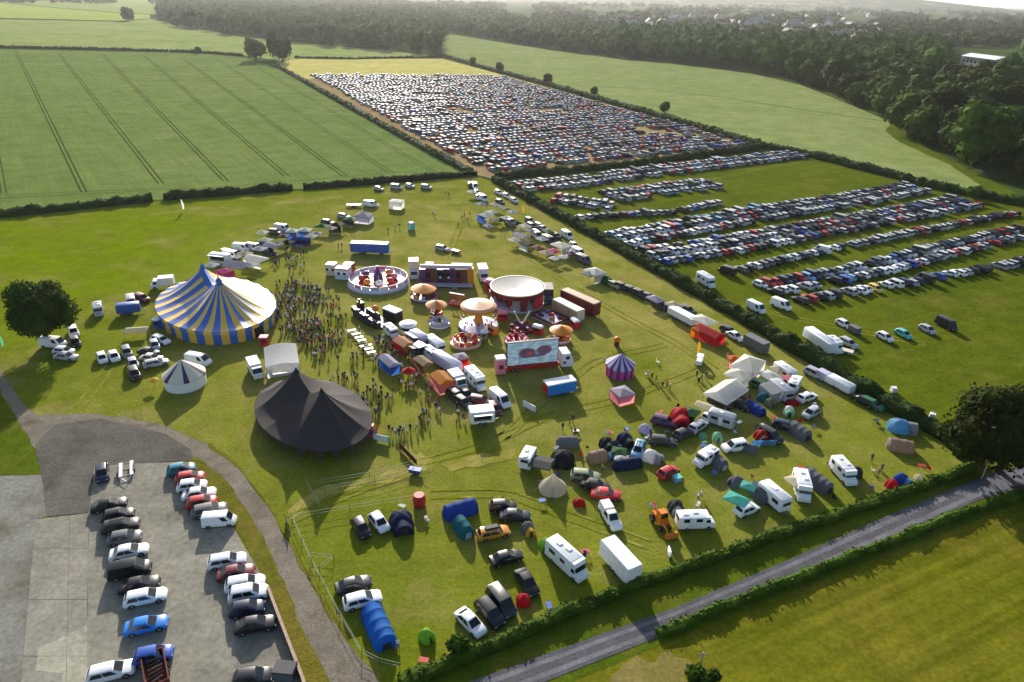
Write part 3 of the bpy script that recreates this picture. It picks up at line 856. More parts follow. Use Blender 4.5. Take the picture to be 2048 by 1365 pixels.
def wheel_mesh(r=.33, wd=.22):
    mb = MB()
    n = 14
    for s in (1,):
        rings = []
        for q, y in ((.55 * r, -wd / 2), (r * .96, -wd / 2), (r, -wd / 4), (r, wd / 4), (r * .96, wd / 2), (.55 * r, wd / 2)):
            rings.append([(q * math.cos(2 * math.pi * i / n), y, q * math.sin(2 * math.pi * i / n)) for i in range(n)])
        mb.loft(rings, 0, caps=False)
        for y, sg in ((-wd / 2 + .01, 1), (wd / 2 - .01, -1)):
            mb.poly([(.58 * r * math.cos(2 * math.pi * i / n), y, .58 * r * math.sin(2 * math.pi * i / n)) for i in range(n)][::sg], 1)
    return mb.mesh("wheel", [TYRE, RIM], 40)
WHEEL = wheel_mesh()
_cache = {}
def car_meshes(k):
    if k in _cache: return _cache[k]
    L, W, H, belt, hood, *_q = CARS[k]
    d = {"body": body_mb(k).mesh(k + "_body", [PAINT, TRIM], 35)}
    gq = glass_quads(k)
    def qmesh(nm, qs, m):
        mb = MB()
        for q in qs: mb.poly(q)
        return mb.mesh(nm, [m])
    for nm in ("windscreen", "rear_window"):
        d[nm] = qmesh(nm, gq[nm], GLASS)
    d["side_window"] = [qmesh("side_window", q, GLASS) for q in gq["side_window"]]
    def lens(x, z, s, m, dims):
        mb = MB(); mb.box((x, s * (W / 2 - .34), z), dims); return mb.mesh("lens", [m])
    d["headlight"] = [lens(L / 2 - .13, hood * .66, s, LAMP, (.16, .30, .10)) for s in (-1, 1)]
    d["tail_light"] = [lens(-L / 2 + .06, belt - .30, s, TAIL, (.10, .26, .15)) for s in (-1, 1)]
    # one-mesh form for cars only a few pixels long
    mb = body_mb(k)
    nb = len(mb.f)
    for nm in ("windscreen", "rear_window"):
        for q in gq[nm]: mb.poly(q, 2)
    for qs in gq["side_window"]:
        for q in qs: mb.poly(q, 2)
    for x in (L * .31, -L * .30):
        for s in (-1, 1):
            mb.disc((0, 0), .1, 0, .1, 3)   # replaced below
            for _ in range(5): mb.f.pop(); mb.m.pop()
            n = 9
            mb.loft([[(x + .32 * math.cos(2 * math.pi * i / n), s * W * .5 + y, .32 + .32 * math.sin(2 * math.pi * i / n)) for i in range(n)] for y in (-.1, .02)], 1)
    d["all"] = mb.mesh(k + "_small", [PAINT, TRIM, GLASS], 35)
    _cache[k] = d
    return d

CARPX = []
def car(k, px, py, ang, col, label, group=None, level=2, loc=None, rz=None, cat=None, rack=None):
    L, W, H, *_q = CARS[k]
    p = loc if loc is not None else G(px, py, .7)
    rz = heading(px, py, ang, .7) if rz is None else rz
    cat = cat or ("van" if k == "van" else "car")
    name = {"van": "parked_van", "pickup": "pickup_truck"}.get(k, "parked_car")
    d = car_meshes(k)
    c = COL[col] if isinstance(col, str) else col
    t = thing(name, label, cat, (p.x, p.y, 0.05), rz, group)
    if level == 0:
        o = put("body", d["all"], t, c)
        return t
    b = put("body", d["body"], t, c)
    put("windscreen", d["windscreen"], t); put("rear_window", d["rear_window"], t)
    for m in d["side_window"]: put("side_window", m, t)
    if level >= 2:
        for m in d["headlight"]: put("headlight", m, t)
        for m in d["tail_light"]: put("tail_light", m, t)
    for x in (L * .31, -L * .30):
        for s in (-1, 1):
            put("wheel", WHEEL, t, None, (x, s * (W / 2 - .09), .33))
    if rack:
        mb = MB()
        if rack == "box":
            mb.box((-.3, 0, H + .16), (1.9, .8, .32), taper=(.92, .85))
        else:
            for y in (-.5, 0, .5): mb.box((-.3, y, H + .08), (1.9, .06, .06))
            for x in (-1.1, .5): mb.box((x, 0, H + .04), (.06, 1.2, .05))
        mb.build("roof_box" if rack == "box" else "roof_rack", [TRIM], t)
    return t

def rbox(mb, L, W, z0, z1, r=.18, mat=0, x=0, y=0, taper=.97, front=0.0):
    "a coachbuilt body: rounded in plan and along the roof edge"
    h, w = L / 2, W / 2
    def ring(k, dz, f=1.0):
        a, b = h * f - k, w * f - k
        q = r
        pts = []
        for sx, sy, a0 in ((1, -1, -90), (1, 1, 0), (-1, 1, 90), (-1, -1, 180)):
            for j in (0, 45, 90):
                t = rad(a0 + j)
                pts.append((x + sx * (a - q) + q * math.cos(t) + (front * (dz - z0) if sx > 0 else 0), y + sy * (b - q) + q * math.sin(t), dz))
        return pts
    mb.loft([ring(0, z0), ring(0, z0 + (z1 - z0) * .5), ring(.02, z1 - r), ring(.07, z1 - r * .3), ring(.18, z1)], mat)

def wheels_at(t, xs, w, r=.33, z=None):
    for x in xs:
        for s in (-1, 1):
            o = put("wheel", WHEEL, t, None, (x, s * (w / 2 - .10), r))
            if r != .33: o.scale = (r / .33,) * 3

def win(t, c, d, name="window", m=None, parent=None):
    mb = MB(); mb.box(c, d)
    return mb.build(name, [m or GLASS], parent or t)

def caravan(px, py, ang, col, label, L=5.2, W=2.2, H=2.55, awning=None, group=None, z=1.2):
    p = G(px, py, z); t = thing("caravan", label, "caravan", (p.x, p.y, .05), heading(px, py, ang, z), group)
    mb = MB(); rbox(mb, L, W, .45, H, .28)
    mb.box((-.2, 0, H + .04), (.7, .6, .09), mat=1)
    mb.build("body", [PANEL, WHITE], t, COL[col], 40)
    for s in (-1, 1):
        win(t, (-L * .22, s * (W / 2 + .004), 1.65), (1.2, .03, .6)); win(t, (L * .24, s * (W / 2 + .004), 1.65), (1.2, .03, .6))
    win(t, (L / 2 + .004, 0, 1.65), (.03, 1.5, .6)); win(t, (-L / 2 - .004, 0, 1.65), (.03, 1.4, .55))
    win(t, (.1, -W / 2 - .008, 1.35), (.62, .03, 1.65), "door", WHITE)
    mb = MB(); mb.tube((L / 2 - .1, -.7, .5), (L / 2 + 1.1, 0, .5), .05); mb.tube((L / 2 - .1, .7, .5), (L / 2 + 1.1, 0, .5), .05); mb.tube((L / 2 + .9, 0, .05), (L / 2 + .9, 0, .6), .04)
    mb.build("hitch", [STEEL], t)
    wheels_at(t, (-.1,), W)
    if awning:
        mb = MB()
        y0, y1 = -W / 2 - .03, -W / 2 - 2.4
        a, b = -L * .38, L * .38
        mb.poly([(a, y0, 2.4), (a, y1, 1.95), (b, y1, 1.95), (b, y0, 2.4)]); mb.poly([(a, y1, 1.95), (a, y1, .05), (b, y1, .05), (b, y1, 1.95)])
        mb.poly([(a, y0, 2.4), (a, y0, .05), (a, y1, .05), (a, y1, 1.95)]); mb.poly([(b, y0, .05), (b, y0, 2.4), (b, y1, 1.95), (b, y1, .05)])
        mb.build("awning", [CANVAS], t, COL[awning])
    return t

def motorhome(px, py, ang, col, label, L=6.4, W=2.2, H=2.85, group=None, z=1.2):
    p = G(px, py, z); t = thing("motorhome", label, "motorhome", (p.x, p.y, .05), heading(px, py, ang, z), group)
    h = L / 2
    mb = MB(); rbox(mb, L - 1.4, W, .42, H, .16, x=-.7); mb.box((h - 1.35, 0, H - .42), (1.0, W * .94, .7), taper=(.8, .95))
    for x, y in ((-1.6, 0), (-.1, .3)): mb.box((x, y, H + .06), (.7, .6, .12), mat=1)
    mb.build("body", [PANEL, WHITE], t, COL[col], 40)
    mb = MB()
    rings = [[(x, -y, .35), (x, -y, zt * .7), (x, -y * .86, zt), (x, y * .86, zt), (x, y, zt * .7), (x, y, .35)] for x, y, zt in ((h - 1.42, W * .47, 2.0), (h - 1.0, W * .46, 1.98), (h - .72, W * .45, 1.35), (h - .1, W * .43, 1.1), (h, W * .40, .85))]
    mb.loft(rings); mb.build("cab", [PANEL], t, COL[col], 35)
    a, b = Vector((h - .98, 0, 1.97)), Vector((h - .73, 0, 1.38))
    mb = MB(); mb.poly([(b.x + .02, -.85, b.z), (b.x + .02, .85, b.z), (a.x + .02, .80, a.z), (a.x + .02, -.80, a.z)]); mb.build("windscreen", [GLASS], t)
    for s in (-1, 1):
        win(t, (-h * .55, s * (W / 2 + .004), 1.85), (1.1, .03, .6)); win(t, (0.2, s * (W / 2 + .004), 1.85), (.9, .03, .55))
        win(t, (h - 1.15, s * (W * .47 + .006), 1.6), (.6, .03, .5), "side_window")
        win(t, (h - .06, s * .7, .78), (.16, .3, .2), "headlight", LAMP)
    win(t, (-h - .004 + .0, 0, 1.85), (.03, 1.2, .55), "rear_window")
    win(t, (-.9, -W / 2 - .008, 1.3), (.6, .03, 1.7), "door", WHITE)
    wheels_at(t, (h - .95, -h * .5), W)
    return t

def box_truck(px, py, ang, col, label, L=6.5, W=2.3, H=3.2, cab="white", group=None, z=1.4, name="box_truck", flat=False):
    p = G(px, py, z); t = thing(name, label, "lorry", (p.x, p.y, .05), heading(px, py, ang, z), group)
    h = L / 2
    mb = MB(); mb.box((-.9, 0, (H + .85) / 2), (L - 1.9, W, H - .85)); mb.box((-.9, 0, .72), (L - 2.0, W * .5, .2), mat=1)
    if not flat:
        for x in range(int(L) - 2): mb.box((-h + .3 + x * 1.0, 0, (H + .8) / 2), (.05, W + .05, H - .9), mat=0)
    mb.build("box_body", [PANEL, TRIM], t, COL[col])
    mb = MB()
    mb.loft([[(x, -W * .46, .45), (x, -W * .46, zt - .15), (x, -W * .42, zt), (x, W * .42, zt), (x, W * .46, zt - .15), (x, W * .46, .45)] for x, zt in ((h - 1.78, 2.35), (h - .75, 2.35), (h - .3, 1.35), (h, 1.15))])
    mb.build("cab", [PAINT], t, COL[cab], 35)
    mb = MB(); mb.poly([(h - .28, -.88, 1.42), (h - .28, .88, 1.42), (h - .66, .85, 2.24), (h - .66, -.85, 2.24)]); mb.build("windscreen", [GLASS], t)
    for s in (-1, 1):
        win(t, (h - 1.15, s * (W * .46 + .008), 1.75), (.75, .03, .6), "side_window")
        win(t, (h + .01, s * .75, .85), (.08, .32, .2), "headlight", LAMP)
    wheels_at(t, (h - .95, -h + 1.2), W, .42)
    return t

def trailer(px, py, ang, L, W, H, col, label, side=None, name="show_trailer", cat="trailer", group=None, z=None, roof=None, hatch=False, hatch_col="white", z0=.6, hatch_side=-1, ends=None, rounded=False):
    z = H / 2 if z is None else z
    p = G(px, py, z); t = thing(name, label, cat, (p.x, p.y, .05), heading(px, py, ang, z), group)
    mb = MB()
    if rounded: rbox(mb, L, W, z0, H, .3)
    else:
        mb.box((0, 0, (z0 + H) / 2), (L, W, H - z0))
        for x in range(1, int(L)): 
            for s in (-1, 1): mb.box((-L / 2 + x, s * (W / 2), (z0 + H) / 2), (.06, .04, H - z0 - .1))
    mb.build("body", [PANEL], t, COL[side or col], 40 if rounded else None)
    if roof:
        mb = MB(); mb.box((0, 0, H + .09), (L + .12, W + .12, .18), taper=(.97, .9)); mb.build("roof", [PANEL], t, COL[roof])
    if ends:
        for s in (-1, 1):
            mb = MB(); mb.box((s * (L / 2 + .03), 0, (z0 + H) / 2), (.05, W * .96, H - z0 - .15)); mb.build("end_panel", [PANEL], t, COL[ends])
    if hatch:
        s = hatch_side
        win(t, (0, s * (W / 2 + .01), z0 + (H - z0) * .58), (L * .72, .05, (H - z0) * .42), "serving_hatch", DARKIN)
        mb = MB(); y0 = s * (W / 2 + .03)
        mb.loft([[(x, y0, H - .18), (x, y0 + s * 1.15, H + .12), (x, y0 + s * 1.15, H + .07), (x, y0, H - .24)] for x in (-L * .38, L * .38)])
        mb.build("hatch_flap", [PANEL], t, COL[hatch_col])
        mb = MB(); mb.box((0, s * (W / 2 + .18), z0 + (H - z0) * .34), (L * .74, .34, .06)); mb.build("counter", [STEEL], t)
    mb = MB(); mb.tube((L / 2 - .1, -.5, .55), (L / 2 + 1.0, 0, .5), .06); mb.tube((L / 2 - .1, .5, .55), (L / 2 + 1.0, 0, .5), .06); mb.build("hitch", [STEEL], t)
    wheels_at(t, (-.45, .45) if L < 7 else (-L * .25, -L * .25 + .9, L * .3), W, .36)
    return t

# ------------------------------------------------------------------ tents and stalls
def gazebo(px, py, ang, w_, d_, col, label, h=2.1, rise=.9, walls=None, name="gazebo", cat="gazebo", group=None, flat=False):
    p = G(px, py, h); t = thing(name, label, cat, (p.x, p.y, .04), heading(px, py, ang, h), group)
    mb = MB()
    e, a, b = .22, w_ / 2, d_ / 2
    A = [(-a, -b), (a, -b), (a, b), (-a, b)]
    if w_ > d_ * 1.5 or flat:
        rd = [(-a + .2, 0, h + rise), (a - .2, 0, h + rise)]
        mb.poly([(*A[0], h), (*A[1], h), rd[1], rd[0]]); mb.poly([(*A[2], h), (*A[3], h), rd[0], rd[1]])
        mb.poly([(*A[1], h), (*A[2], h), rd[1]]); mb.poly([(*A[3], h), (*A[0], h), rd[0]])
    else:
        mid = [(x * .45, y * .45, h + rise * .5) for x, y in A]
        for i in range(4):
            j = (i + 1) % 4
            mb.poly([(*A[i], h), (*A[j], h), mid[j], mid[i]]); mb.poly([mid[i], mid[j], (0, 0, h + rise)])
    for i in range(4):
        j = (i + 1) % 4
        mb.poly([(*A[i], h - e), (*A[j], h - e), (*A[j], h), (*A[i], h)])
    mb.build("canopy", [CANVAS], t, COL[col])
    for x, y in A:
        mb = MB(); mb.tube((x * .97, y * .97, 0), (x * .97, y * .97, h), .035, n=5); mb.build("leg", [STEEL], t)
    if walls:
        wc, sides = walls
        for i in sides:
            j = (i + 1) % 4
            mb = MB(); mb.poly([(A[i][0] * .98, A[i][1] * .98, .03), (A[j][0] * .98, A[j][1] * .98, .03), (A[j][0] * .98, A[j][1] * .98, h - .05), (A[i][0] * .98, A[i][1] * .98, h - .05)])
            mb.build("side_wall", [CANVAS], t, COL[wc])
    return t

TENTC = dict(COL, grey=(.23, .24, .27), charcoal=(.075, .075, .085), black=(.030, .030, .036), navy=(.03, .045, .12), tan=(.40, .31, .25))
def dome_tent(px, py, ang, l, w_, h, col, label, porch=None, door=None, group=None, cat="tent"):
    l, w_, h = l * .88, w_ * .88, h * .92
    p = G(px, py, h * .4); t = thing("dome_tent", label, cat, (p.x, p.y, .04), heading(px, py, ang, h * .4), group)
    mb = MB()
    n, m = 16, 6
    rings = []
    for j in range(m + 1):
        th = math.pi / 2 * j / m
        cr, z = max(math.cos(th) ** .95, .03), math.sin(th) ** .92
        rg = []
        for k in range(n):
            a = 2 * math.pi * k / n
            sag = 1 - .17 * (1 - abs(math.cos(2 * (a + math.pi / 4))) ** .6) * (1 if j else .5) + .10 * abs(math.sin(2 * a))
            rg.append((l / 2 * cr * math.cos(a) * sag, w_ / 2 * cr * math.sin(a) * sag, h * z))
        rings.append(rg)
    mb.loft(rings)
    mb.build("flysheet", [CANVAS], t, TENTC[col], 22)
    mb = MB()
    for s in (-1, 1):
        prev = None
        for j in range(13):
            th = math.pi * j / 12
            q = math.cos(th)
            v = Vector((l / 2 * .72 * q * 1.02, s * w_ / 2 * .72 * q * 1.02, h * math.sin(th) ** .8 * 1.01 + .01))
            if prev is not None: mb.tube(prev, v, .02, n=4, caps=False)
            prev = v
    mb.build("pole_sleeve", [CANVAS], t, [q * .6 for q in TENTC[col]])
    if porch:
        mb = MB()
        mb.loft([[(x, y * w_ * .40, z * h * .86) for y, z in ((-1, 0), (-.85, .55), (-.4, .92), (0, 1), (.4, .92), (.85, .55), (1, 0))] for x in (l * .25, l * .62)], caps=True)
        mb.build("porch", [CANVAS], t, TENTC[porch], 50)
    x = l * .62 + .02 if porch else l * .47
    mb = MB()
    hh = h * .62
    mb.poly([(x, -w_ * .16, .03), (x, w_ * .16, .03), (x - (0 if porch else .22), w_ * .12, hh), (x - (0 if porch else .22), -w_ * .12, hh)])
    mb.build("door", [CANVAS], t, TENTC[door or "charcoal"])
    return t

def tunnel_tent(px, py, ang, l, w_, h, col, label, hoops=4, ends=None, group=None, name="tunnel_tent", side_col=None):
    l, w_, h = l * .9, w_ * .85, h * .92
    p = G(px, py, h * .4); t = thing(name, label, "tent", (p.x, p.y, .04), heading(px, py, ang, h * .4), group)
    n = 10
    rings = []
    st = hoops * 4
    for i in range(st + 1):
        u = i / st
        bulge = 1 - .05 * abs(math.sin(math.pi * hoops * u)) 
        endf = .55 if i == 0 else .72 if i == st else 1
        rings.append([(-l / 2 + l * u, w_ / 2 * math.cos(math.pi * k / n) * -1 * bulge * (endf if endf < 1 else 1), h * math.sin(math.pi * k / n) ** .8 * bulge * endf) for k in range(n + 1)])
    mb = MB(); mb.loft(rings, caps=True, closed=False)
    mb.build("flysheet", [CANVAS], t, TENTC[col], 50)
    for i in range(hoops + 1):
        u = i / hoops
        f = .55 if i == 0 else .72 if i == hoops else 1.0
        mb = MB(); prev = None
        for k in range(n + 1):
            v = Vector((-l / 2 + l * u, -w_ / 2 * math.cos(math.pi * k / n) * 1.01 * f, h * math.sin(math.pi * k / n) ** .8 * 1.015 * f + .005))
            if prev is not None: mb.tube(prev, v, .018, n=4, caps=False)
            prev = v
        mb.build("hoop", [CANVAS], t, [q * .6 for q in TENTC[col]])
    mb = MB(); s = .72 * .98
    mb.poly([(l / 2 + .02, -w_ * .22, .03), (l / 2 + .02, w_ * .22, .03), (l / 2 + .02, w_ * .16, h * .55), (l / 2 + .02, -w_ * .16, h * .55)])
    mb.build("door", [CANVAS], t, TENTC[ends or "charcoal"])
    return t

def bell_tent(px, py, d, h, col, label, wall=.55, ang=90):
    p = G(px, py, .3); t = thing("bell_tent", label, "tent", (p.x, p.y, .04), heading(px, py, ang))
    n = 16; r = d / 2
    mb = MB()
    mb.lathe([(r * .98, .0), (r, wall), (r * .60, wall + (h - wall) * .34), (r * .26, wall + (h - wall) * .68), (.05, h)], n)
    mb.build("canvas", [CANVAS], t, COL[col], 20)
    mb = MB(); mb.tube((0, 0, h - .1), (0, 0, h + .25), .04); mb.build("pole", [WOOD], t)
    mb = MB()
    mb.poly([(r * 1.0 + .01, -.35, .02), (r * 1.0 + .01, .35, .02), (r * .72, .06, wall + (h - wall) * .27), (r * .72, -.06, wall + (h - wall) * .27)]); mb.build("door", [CANVAS], t, COL["tan"])
    for k in range(8):
        a = k * math.pi / 4 + .2
        mb = MB(); mb.tube((r * math.cos(a), r * math.sin(a), wall), (r * 1.45 * math.cos(a), r * 1.45 * math.sin(a), 0), .012, n=4); mb.build("guy_rope", [WHITE], t)
    return t

def round_tent(px, py, d, wall, rise, c1, c2, wc, label, n=24, ang=90, stripe=None, flat_wall=False):
    "a small round show tent with a striped roof"
    p = G(px, py, wall * .5); t = thing("round_tent", label, "tent", (p.x, p.y, .04), heading(px, py, ang))
    r = d / 2
    m1, m2 = (solid(f"canvas_{label[:12]}_{i}", COL[c], .7, .08) for i, c in enumerate((c1, c2)))
    stripe = stripe or (lambda k: k % 2)
    mb = MB(); mb.lathe([(r * 1.03, wall - .28), (r * 1.03, wall), (r * .66, wall + rise * .36), (r * .32, wall + rise * .70), (.04, wall + rise)], n, mats=lambda q, k: stripe(k))
    mb.build("roof", [m1, m2], t)
    mb = MB(); mb.lathe([(r * .99, .02), (r * .99, wall - .05)], n, mats=lambda q, k: 0 if flat_wall else stripe(k)); 
    w1, w2 = (m1, m2) if wc is None else (solid("wall_canvas_a_" + label[:8], COL[wc[0]], .7, .08), solid("wall_canvas_b_" + label[:8], COL[wc[1]], .7, .08))
    mb.build("side_wall", [w1, w2], t)
    mb = MB(); mb.box((r * math.cos(2.6), r * math.sin(2.6), wall * .42), (.15, .9, wall * .84), rz=2.6); mb.build("doorway", [DARKIN], t)
    mb = MB(); mb.tube((0, 0, wall + rise - .1), (0, 0, wall + rise + .6), .04); mb.build("finial", [WOOD], t)
    return t

def king_pole_tent(name, label, peak_px, hp, front, rad_side, heave, m_fn, n=64, wall=None, sag=.34, ribs=0, amp=0.0):
    "two-pole canvas: every point of the roof hangs between the peaks and an oval eave"
    A, B = G(*peak_px[0], hp), G(*peak_px[1], hp)
    c = (A + B) / 2; c.z = 0
    ax = Vector((B.x - A.x, B.y - A.y, 0)); half = ax.length / 2; ax.normalize()
    rz = math.atan2(ax.y, ax.x)
    t = thing(name, label, "tent", (c.x, c.y, .04), rz)
    def eave(a):
        return Vector(((half + rad_side) * math.cos(a), rad_side * math.sin(a)))
    def height(x, y, f):
        # f: 0 at the eave, 1 at the ridge line
        d1 = math.hypot(x - half, y); d2 = math.hypot(x + half, y)
        d = min(d1, d2)
        return d
    rings = []
    m = 12
    mb = MB()
    grid = []
    for j in range(m + 1):
        u = j / m
        row = []
        for k in range(n):
            a = 2 * math.pi * k / n
            e = eave(a)
            # inner end: the nearest peak for the end arcs, the saddle line between the peaks for the sides
            sx = max(-half, min(half, e.x * half / (half + rad_side) * 1.9))
            x, y = e.x + (sx - e.x) * u, e.y * (1 - u)
            saddle = hp - (hp - heave) * .40 * (1 - (abs(sx) / half) ** 1.3) if half > .1 else hp
            hh = heave + (saddle - heave) * (u ** (1.25 + sag))
            if ribs: hh -= amp * abs(math.sin(a * ribs / 2)) * (4 * u * (1 - u)) ** .6 + (.16 * abs(math.sin(a * ribs / 2)) if j == 0 else 0)
            row.append((x, y, hh))
        grid.append(row)
    mb.loft(grid, caps=False)
    mb.m = [m_fn(f // n, f % n) for f in range(len(mb.f))]
    return t, mb, eave, half, c, rz

# ------------------------------------------------------------------ people
def person_mesh(kind, seed):
    rr = random.Random(seed)
    sit, walk = kind == "sit", kind == "walk"
    h = 1.72
    V, E, Rr = [], [], []
    def add(p, r, parent=None):
        V.append(p); Rr.append(r)
        if parent is not None: E.append((parent, len(V) - 1))
        return len(V) - 1
    dz = -.42 if sit else 0
    pel = add((0, 0, .95 + dz), .145)
    wst = add((0, 0, 1.10 + dz), .125, pel)
    ch = add((.01, 0, 1.32 + dz), .155, wst)
    nk = add((0, 0, 1.47 + dz), .06, ch)
    hd = add((.02, 0, 1.56 + dz), .085, nk)
    add((.015, 0, 1.66 + dz), .085, hd)
    st = .20 if walk else .03
    for s in (-1, 1):
        hip = add((0, s * .10, .90 + dz), .095, pel)
        if sit:
            kn = add((.42, s * .12, .50), .065, hip); an = add((.44, s * .12, .10), .045, kn)
        else:
            kn = add((s * st * .6 + .02, s * .11, .50), .065, hip); an = add((s * st * 1.0 - .02, s * .11, .09), .042, kn)
        add((V[an][0] + .15, s * .12, .04), .04, an)
        sh = add((0, s * .19, 1.41 + dz), .06, ch)
        f = s * (-1) * st * .8
        bend = .18 if (kind == "hold" or sit) else 0
        el = add((f * .5 - .02, s * .25, 1.14 + dz), .045, sh)
        wr = add((f + .04 + bend * 1.2, s * (.24 - bend * .3), .92 + dz + bend * .9), .033, el)
        hn = add((f + .06 + bend * 1.5, s * (.235 - bend * .3), .84 + dz + bend * 1.0), .036, wr)
    me = bpy.data.meshes.new("skeleton")
    me.from_pydata(V, E, [])
    o = bpy.data.objects.new("skeleton", me)
    C.objects.link(o)
    sk = o.modifiers.new("skin", "SKIN")
    for i, r in enumerate(Rr):
        me.skin_vertices[0].data[i].radius = (r, r * (1.15 if i in (1, 2) else 1))
        me.skin_vertices[0].data[i].use_root = i == 0
    sub = o.modifiers.new("sub", "SUBSURF"); sub.levels = 1; sub.render_levels = 1
    dg = bpy.context.evaluated_depsgraph_get()
    me2 = bpy.data.meshes.new_from_object(o.evaluated_get(dg))
    bpy.data.objects.remove(o); bpy.data.meshes.remove(me)
    # five short fingers at each hand, closed up loosely
    bm = bmesh.new(); bm.from_mesh(me2)
    for s in (-1, 1):
        hv = V[-1] if s == 1 else V[5 + 7]
        hv = [v for v in V if abs(v[1] - s * .235) < .07 and v[2] < 1.15 + dz][-1]
        for k, (dx, ln) in enumerate(((-.03, .055), (-.01, .068), (.012, .072), (.032, .062), (.05, .04))):
            r = bmesh.ops.create_cube(bm, size=1.0)
            bmesh.ops.scale(bm, vec=(.016, .018, ln), verts=r["verts"])
            bmesh.ops.translate(bm, vec=(hv[0] + dx, hv[1], hv[2] - .03 - ln / 2), verts=r["verts"])
    bm.to_mesh(me2); bm.free()
    for mt in (CLOTH, JEANS, SKIN, HAIR): me2.materials.append(mt)
    for p in me2.polygons:
        c = p.center
        z = c.z - dz
        if z > 1.49: p.material_index = 3 if (z > 1.655 or c.x < -.01) else 2
        elif z > 1.455: p.material_index = 2
        elif abs(c.y) > .17 and z < 1.06 and z > .6: p.material_index = 2
        elif z > .97 or (sit and z > .99): p.material_index = 0
        else: p.material_index = 1
        if c.z < .075: p.material_index = 3
        p.use_smooth = True
    return me2

def jeans_mat():
    m, n, p, out = new_mat("trousers")
    oi = nd(n, "ShaderNodeObjectInfo")
    cr = nd(n, "ShaderNodeValToRGB")
    cr.color_ramp.interpolation = "CONSTANT"
    el = cr.color_ramp.elements
    el[0].color = (.012, .013, .018, 1); el[1].position = .45; el[1].color = (.03, .045, .10, 1)
    for ps, cc in ((.7, (.16, .12, .08)), (.85, (.07, .07, .075)), (.94, (.4, .36, .3))):
        e = el.new(ps); e.color = (*cc, 1)
    n.links.new(oi.outputs["Random"], cr.inputs[0]); n.links.new(cr.outputs[0], p.inputs["Base Color"])
    p.inputs["Roughness"].default_value = .9
    return m
JEANS = jeans_mat()
PEOPLE = [person_mesh(k, i) for i, k in enumerate(("stand", "walk", "hold", "walk", "sit"))]
PPL = []
def person(px, py, col, kind=None, z=0.02, loc=None, label=None, scale=1.0, group=None):
    p = loc if loc is not None else G(px, py)
    k = R.choice((0, 0, 1, 1, 2, 3)) if kind is None else kind
    o = put("person", PEOPLE[k], None, COL[col], (p.x, p.y, z + .02), R.uniform(0, 6.28))
    s = scale * R.uniform(.93, 1.05); o.scale = (s * R.uniform(.95, 1.1), s, s)
    if label: tag(o, label, "person", group)
    else: PPL.append((o, col, p.x, p.y))
    return o
# ------------------------------------------------------------------ the big tops
BT_B, BT_Y, BT_W = solid("big_top_blue", (.025, .13, .50), .42, .06, spec=.7), solid("big_top_yellow", (.80, .50, .05), .42, .06, spec=.7), solid("big_top_cream", (.70, .66, .58), .38, .06, spec=.7)
NB = 96
t, mb, eave, half, c, rz = king_pole_tent("circus_tent", "blue and yellow striped big top with two peaks", [(405, 534), (437, 561)], 10.1, None, 12.0, 3.2,
                                 lambda q, k: (0, 0, 2, 2)[k % 4] if q < 11 else 0, n=NB, ribs=24, amp=.22)
mb.build("roof", [BT_B, BT_W, BT_Y], t)
mb = MB()
rg = [[(eave(2 * math.pi * k / NB).x * f, eave(2 * math.pi * k / NB).y * f, z) for k in range(NB)] for f, z in ((.985, .02), (.985, 3.0))]
mb.loft(rg, caps=False); mb.m = [(0, 0, 1, 1)[k % 4] for k in range(NB)]
mb.build("side_wall", [BT_B, BT_Y], t)
mb = MB()
rg = [[(eave(2 * math.pi * k / NB).x * f, eave(2 * math.pi * k / NB).y * f, z - (.16 if (k % 2) else 0) * (z < 3)) for k in range(NB)] for f, z in ((1.012, 2.55), (1.004, 3.2))]
mb.loft(rg, caps=False); mb.m = [(0, 0, 1, 1)[k % 4] for k in range(NB)]
mb.build("valance", [BT_B, BT_Y], t)
for s in (-1, 1):
    mb = MB(); mb.lathe([(.75, 9.7), (.55, 10.15), (.12, 10.75), (.05, 11.3)], 12, c=(s * half, 0)); mb.build("peak_cap", [BT_B], t)
for k in range(18):
    a = 2 * math.pi * k / 18
    e = eave(a)
    mb = MB(); mb.tube((e.x * 1.0, e.y * 1.0, 3.15), (e.x * 1.22, e.y * 1.25, 0.0), .018, n=4); mb.build("guy_rope", [STEEL], t)
for k in (4, 15, 53):
    a = 2 * math.pi * k / NB; e = eave(a)
    mb = MB(); mb.box((e.x * .99, e.y * .99, 1.2), (.3, 2.0, 2.3), rz=a); mb.build("entrance", [DARKIN], t)

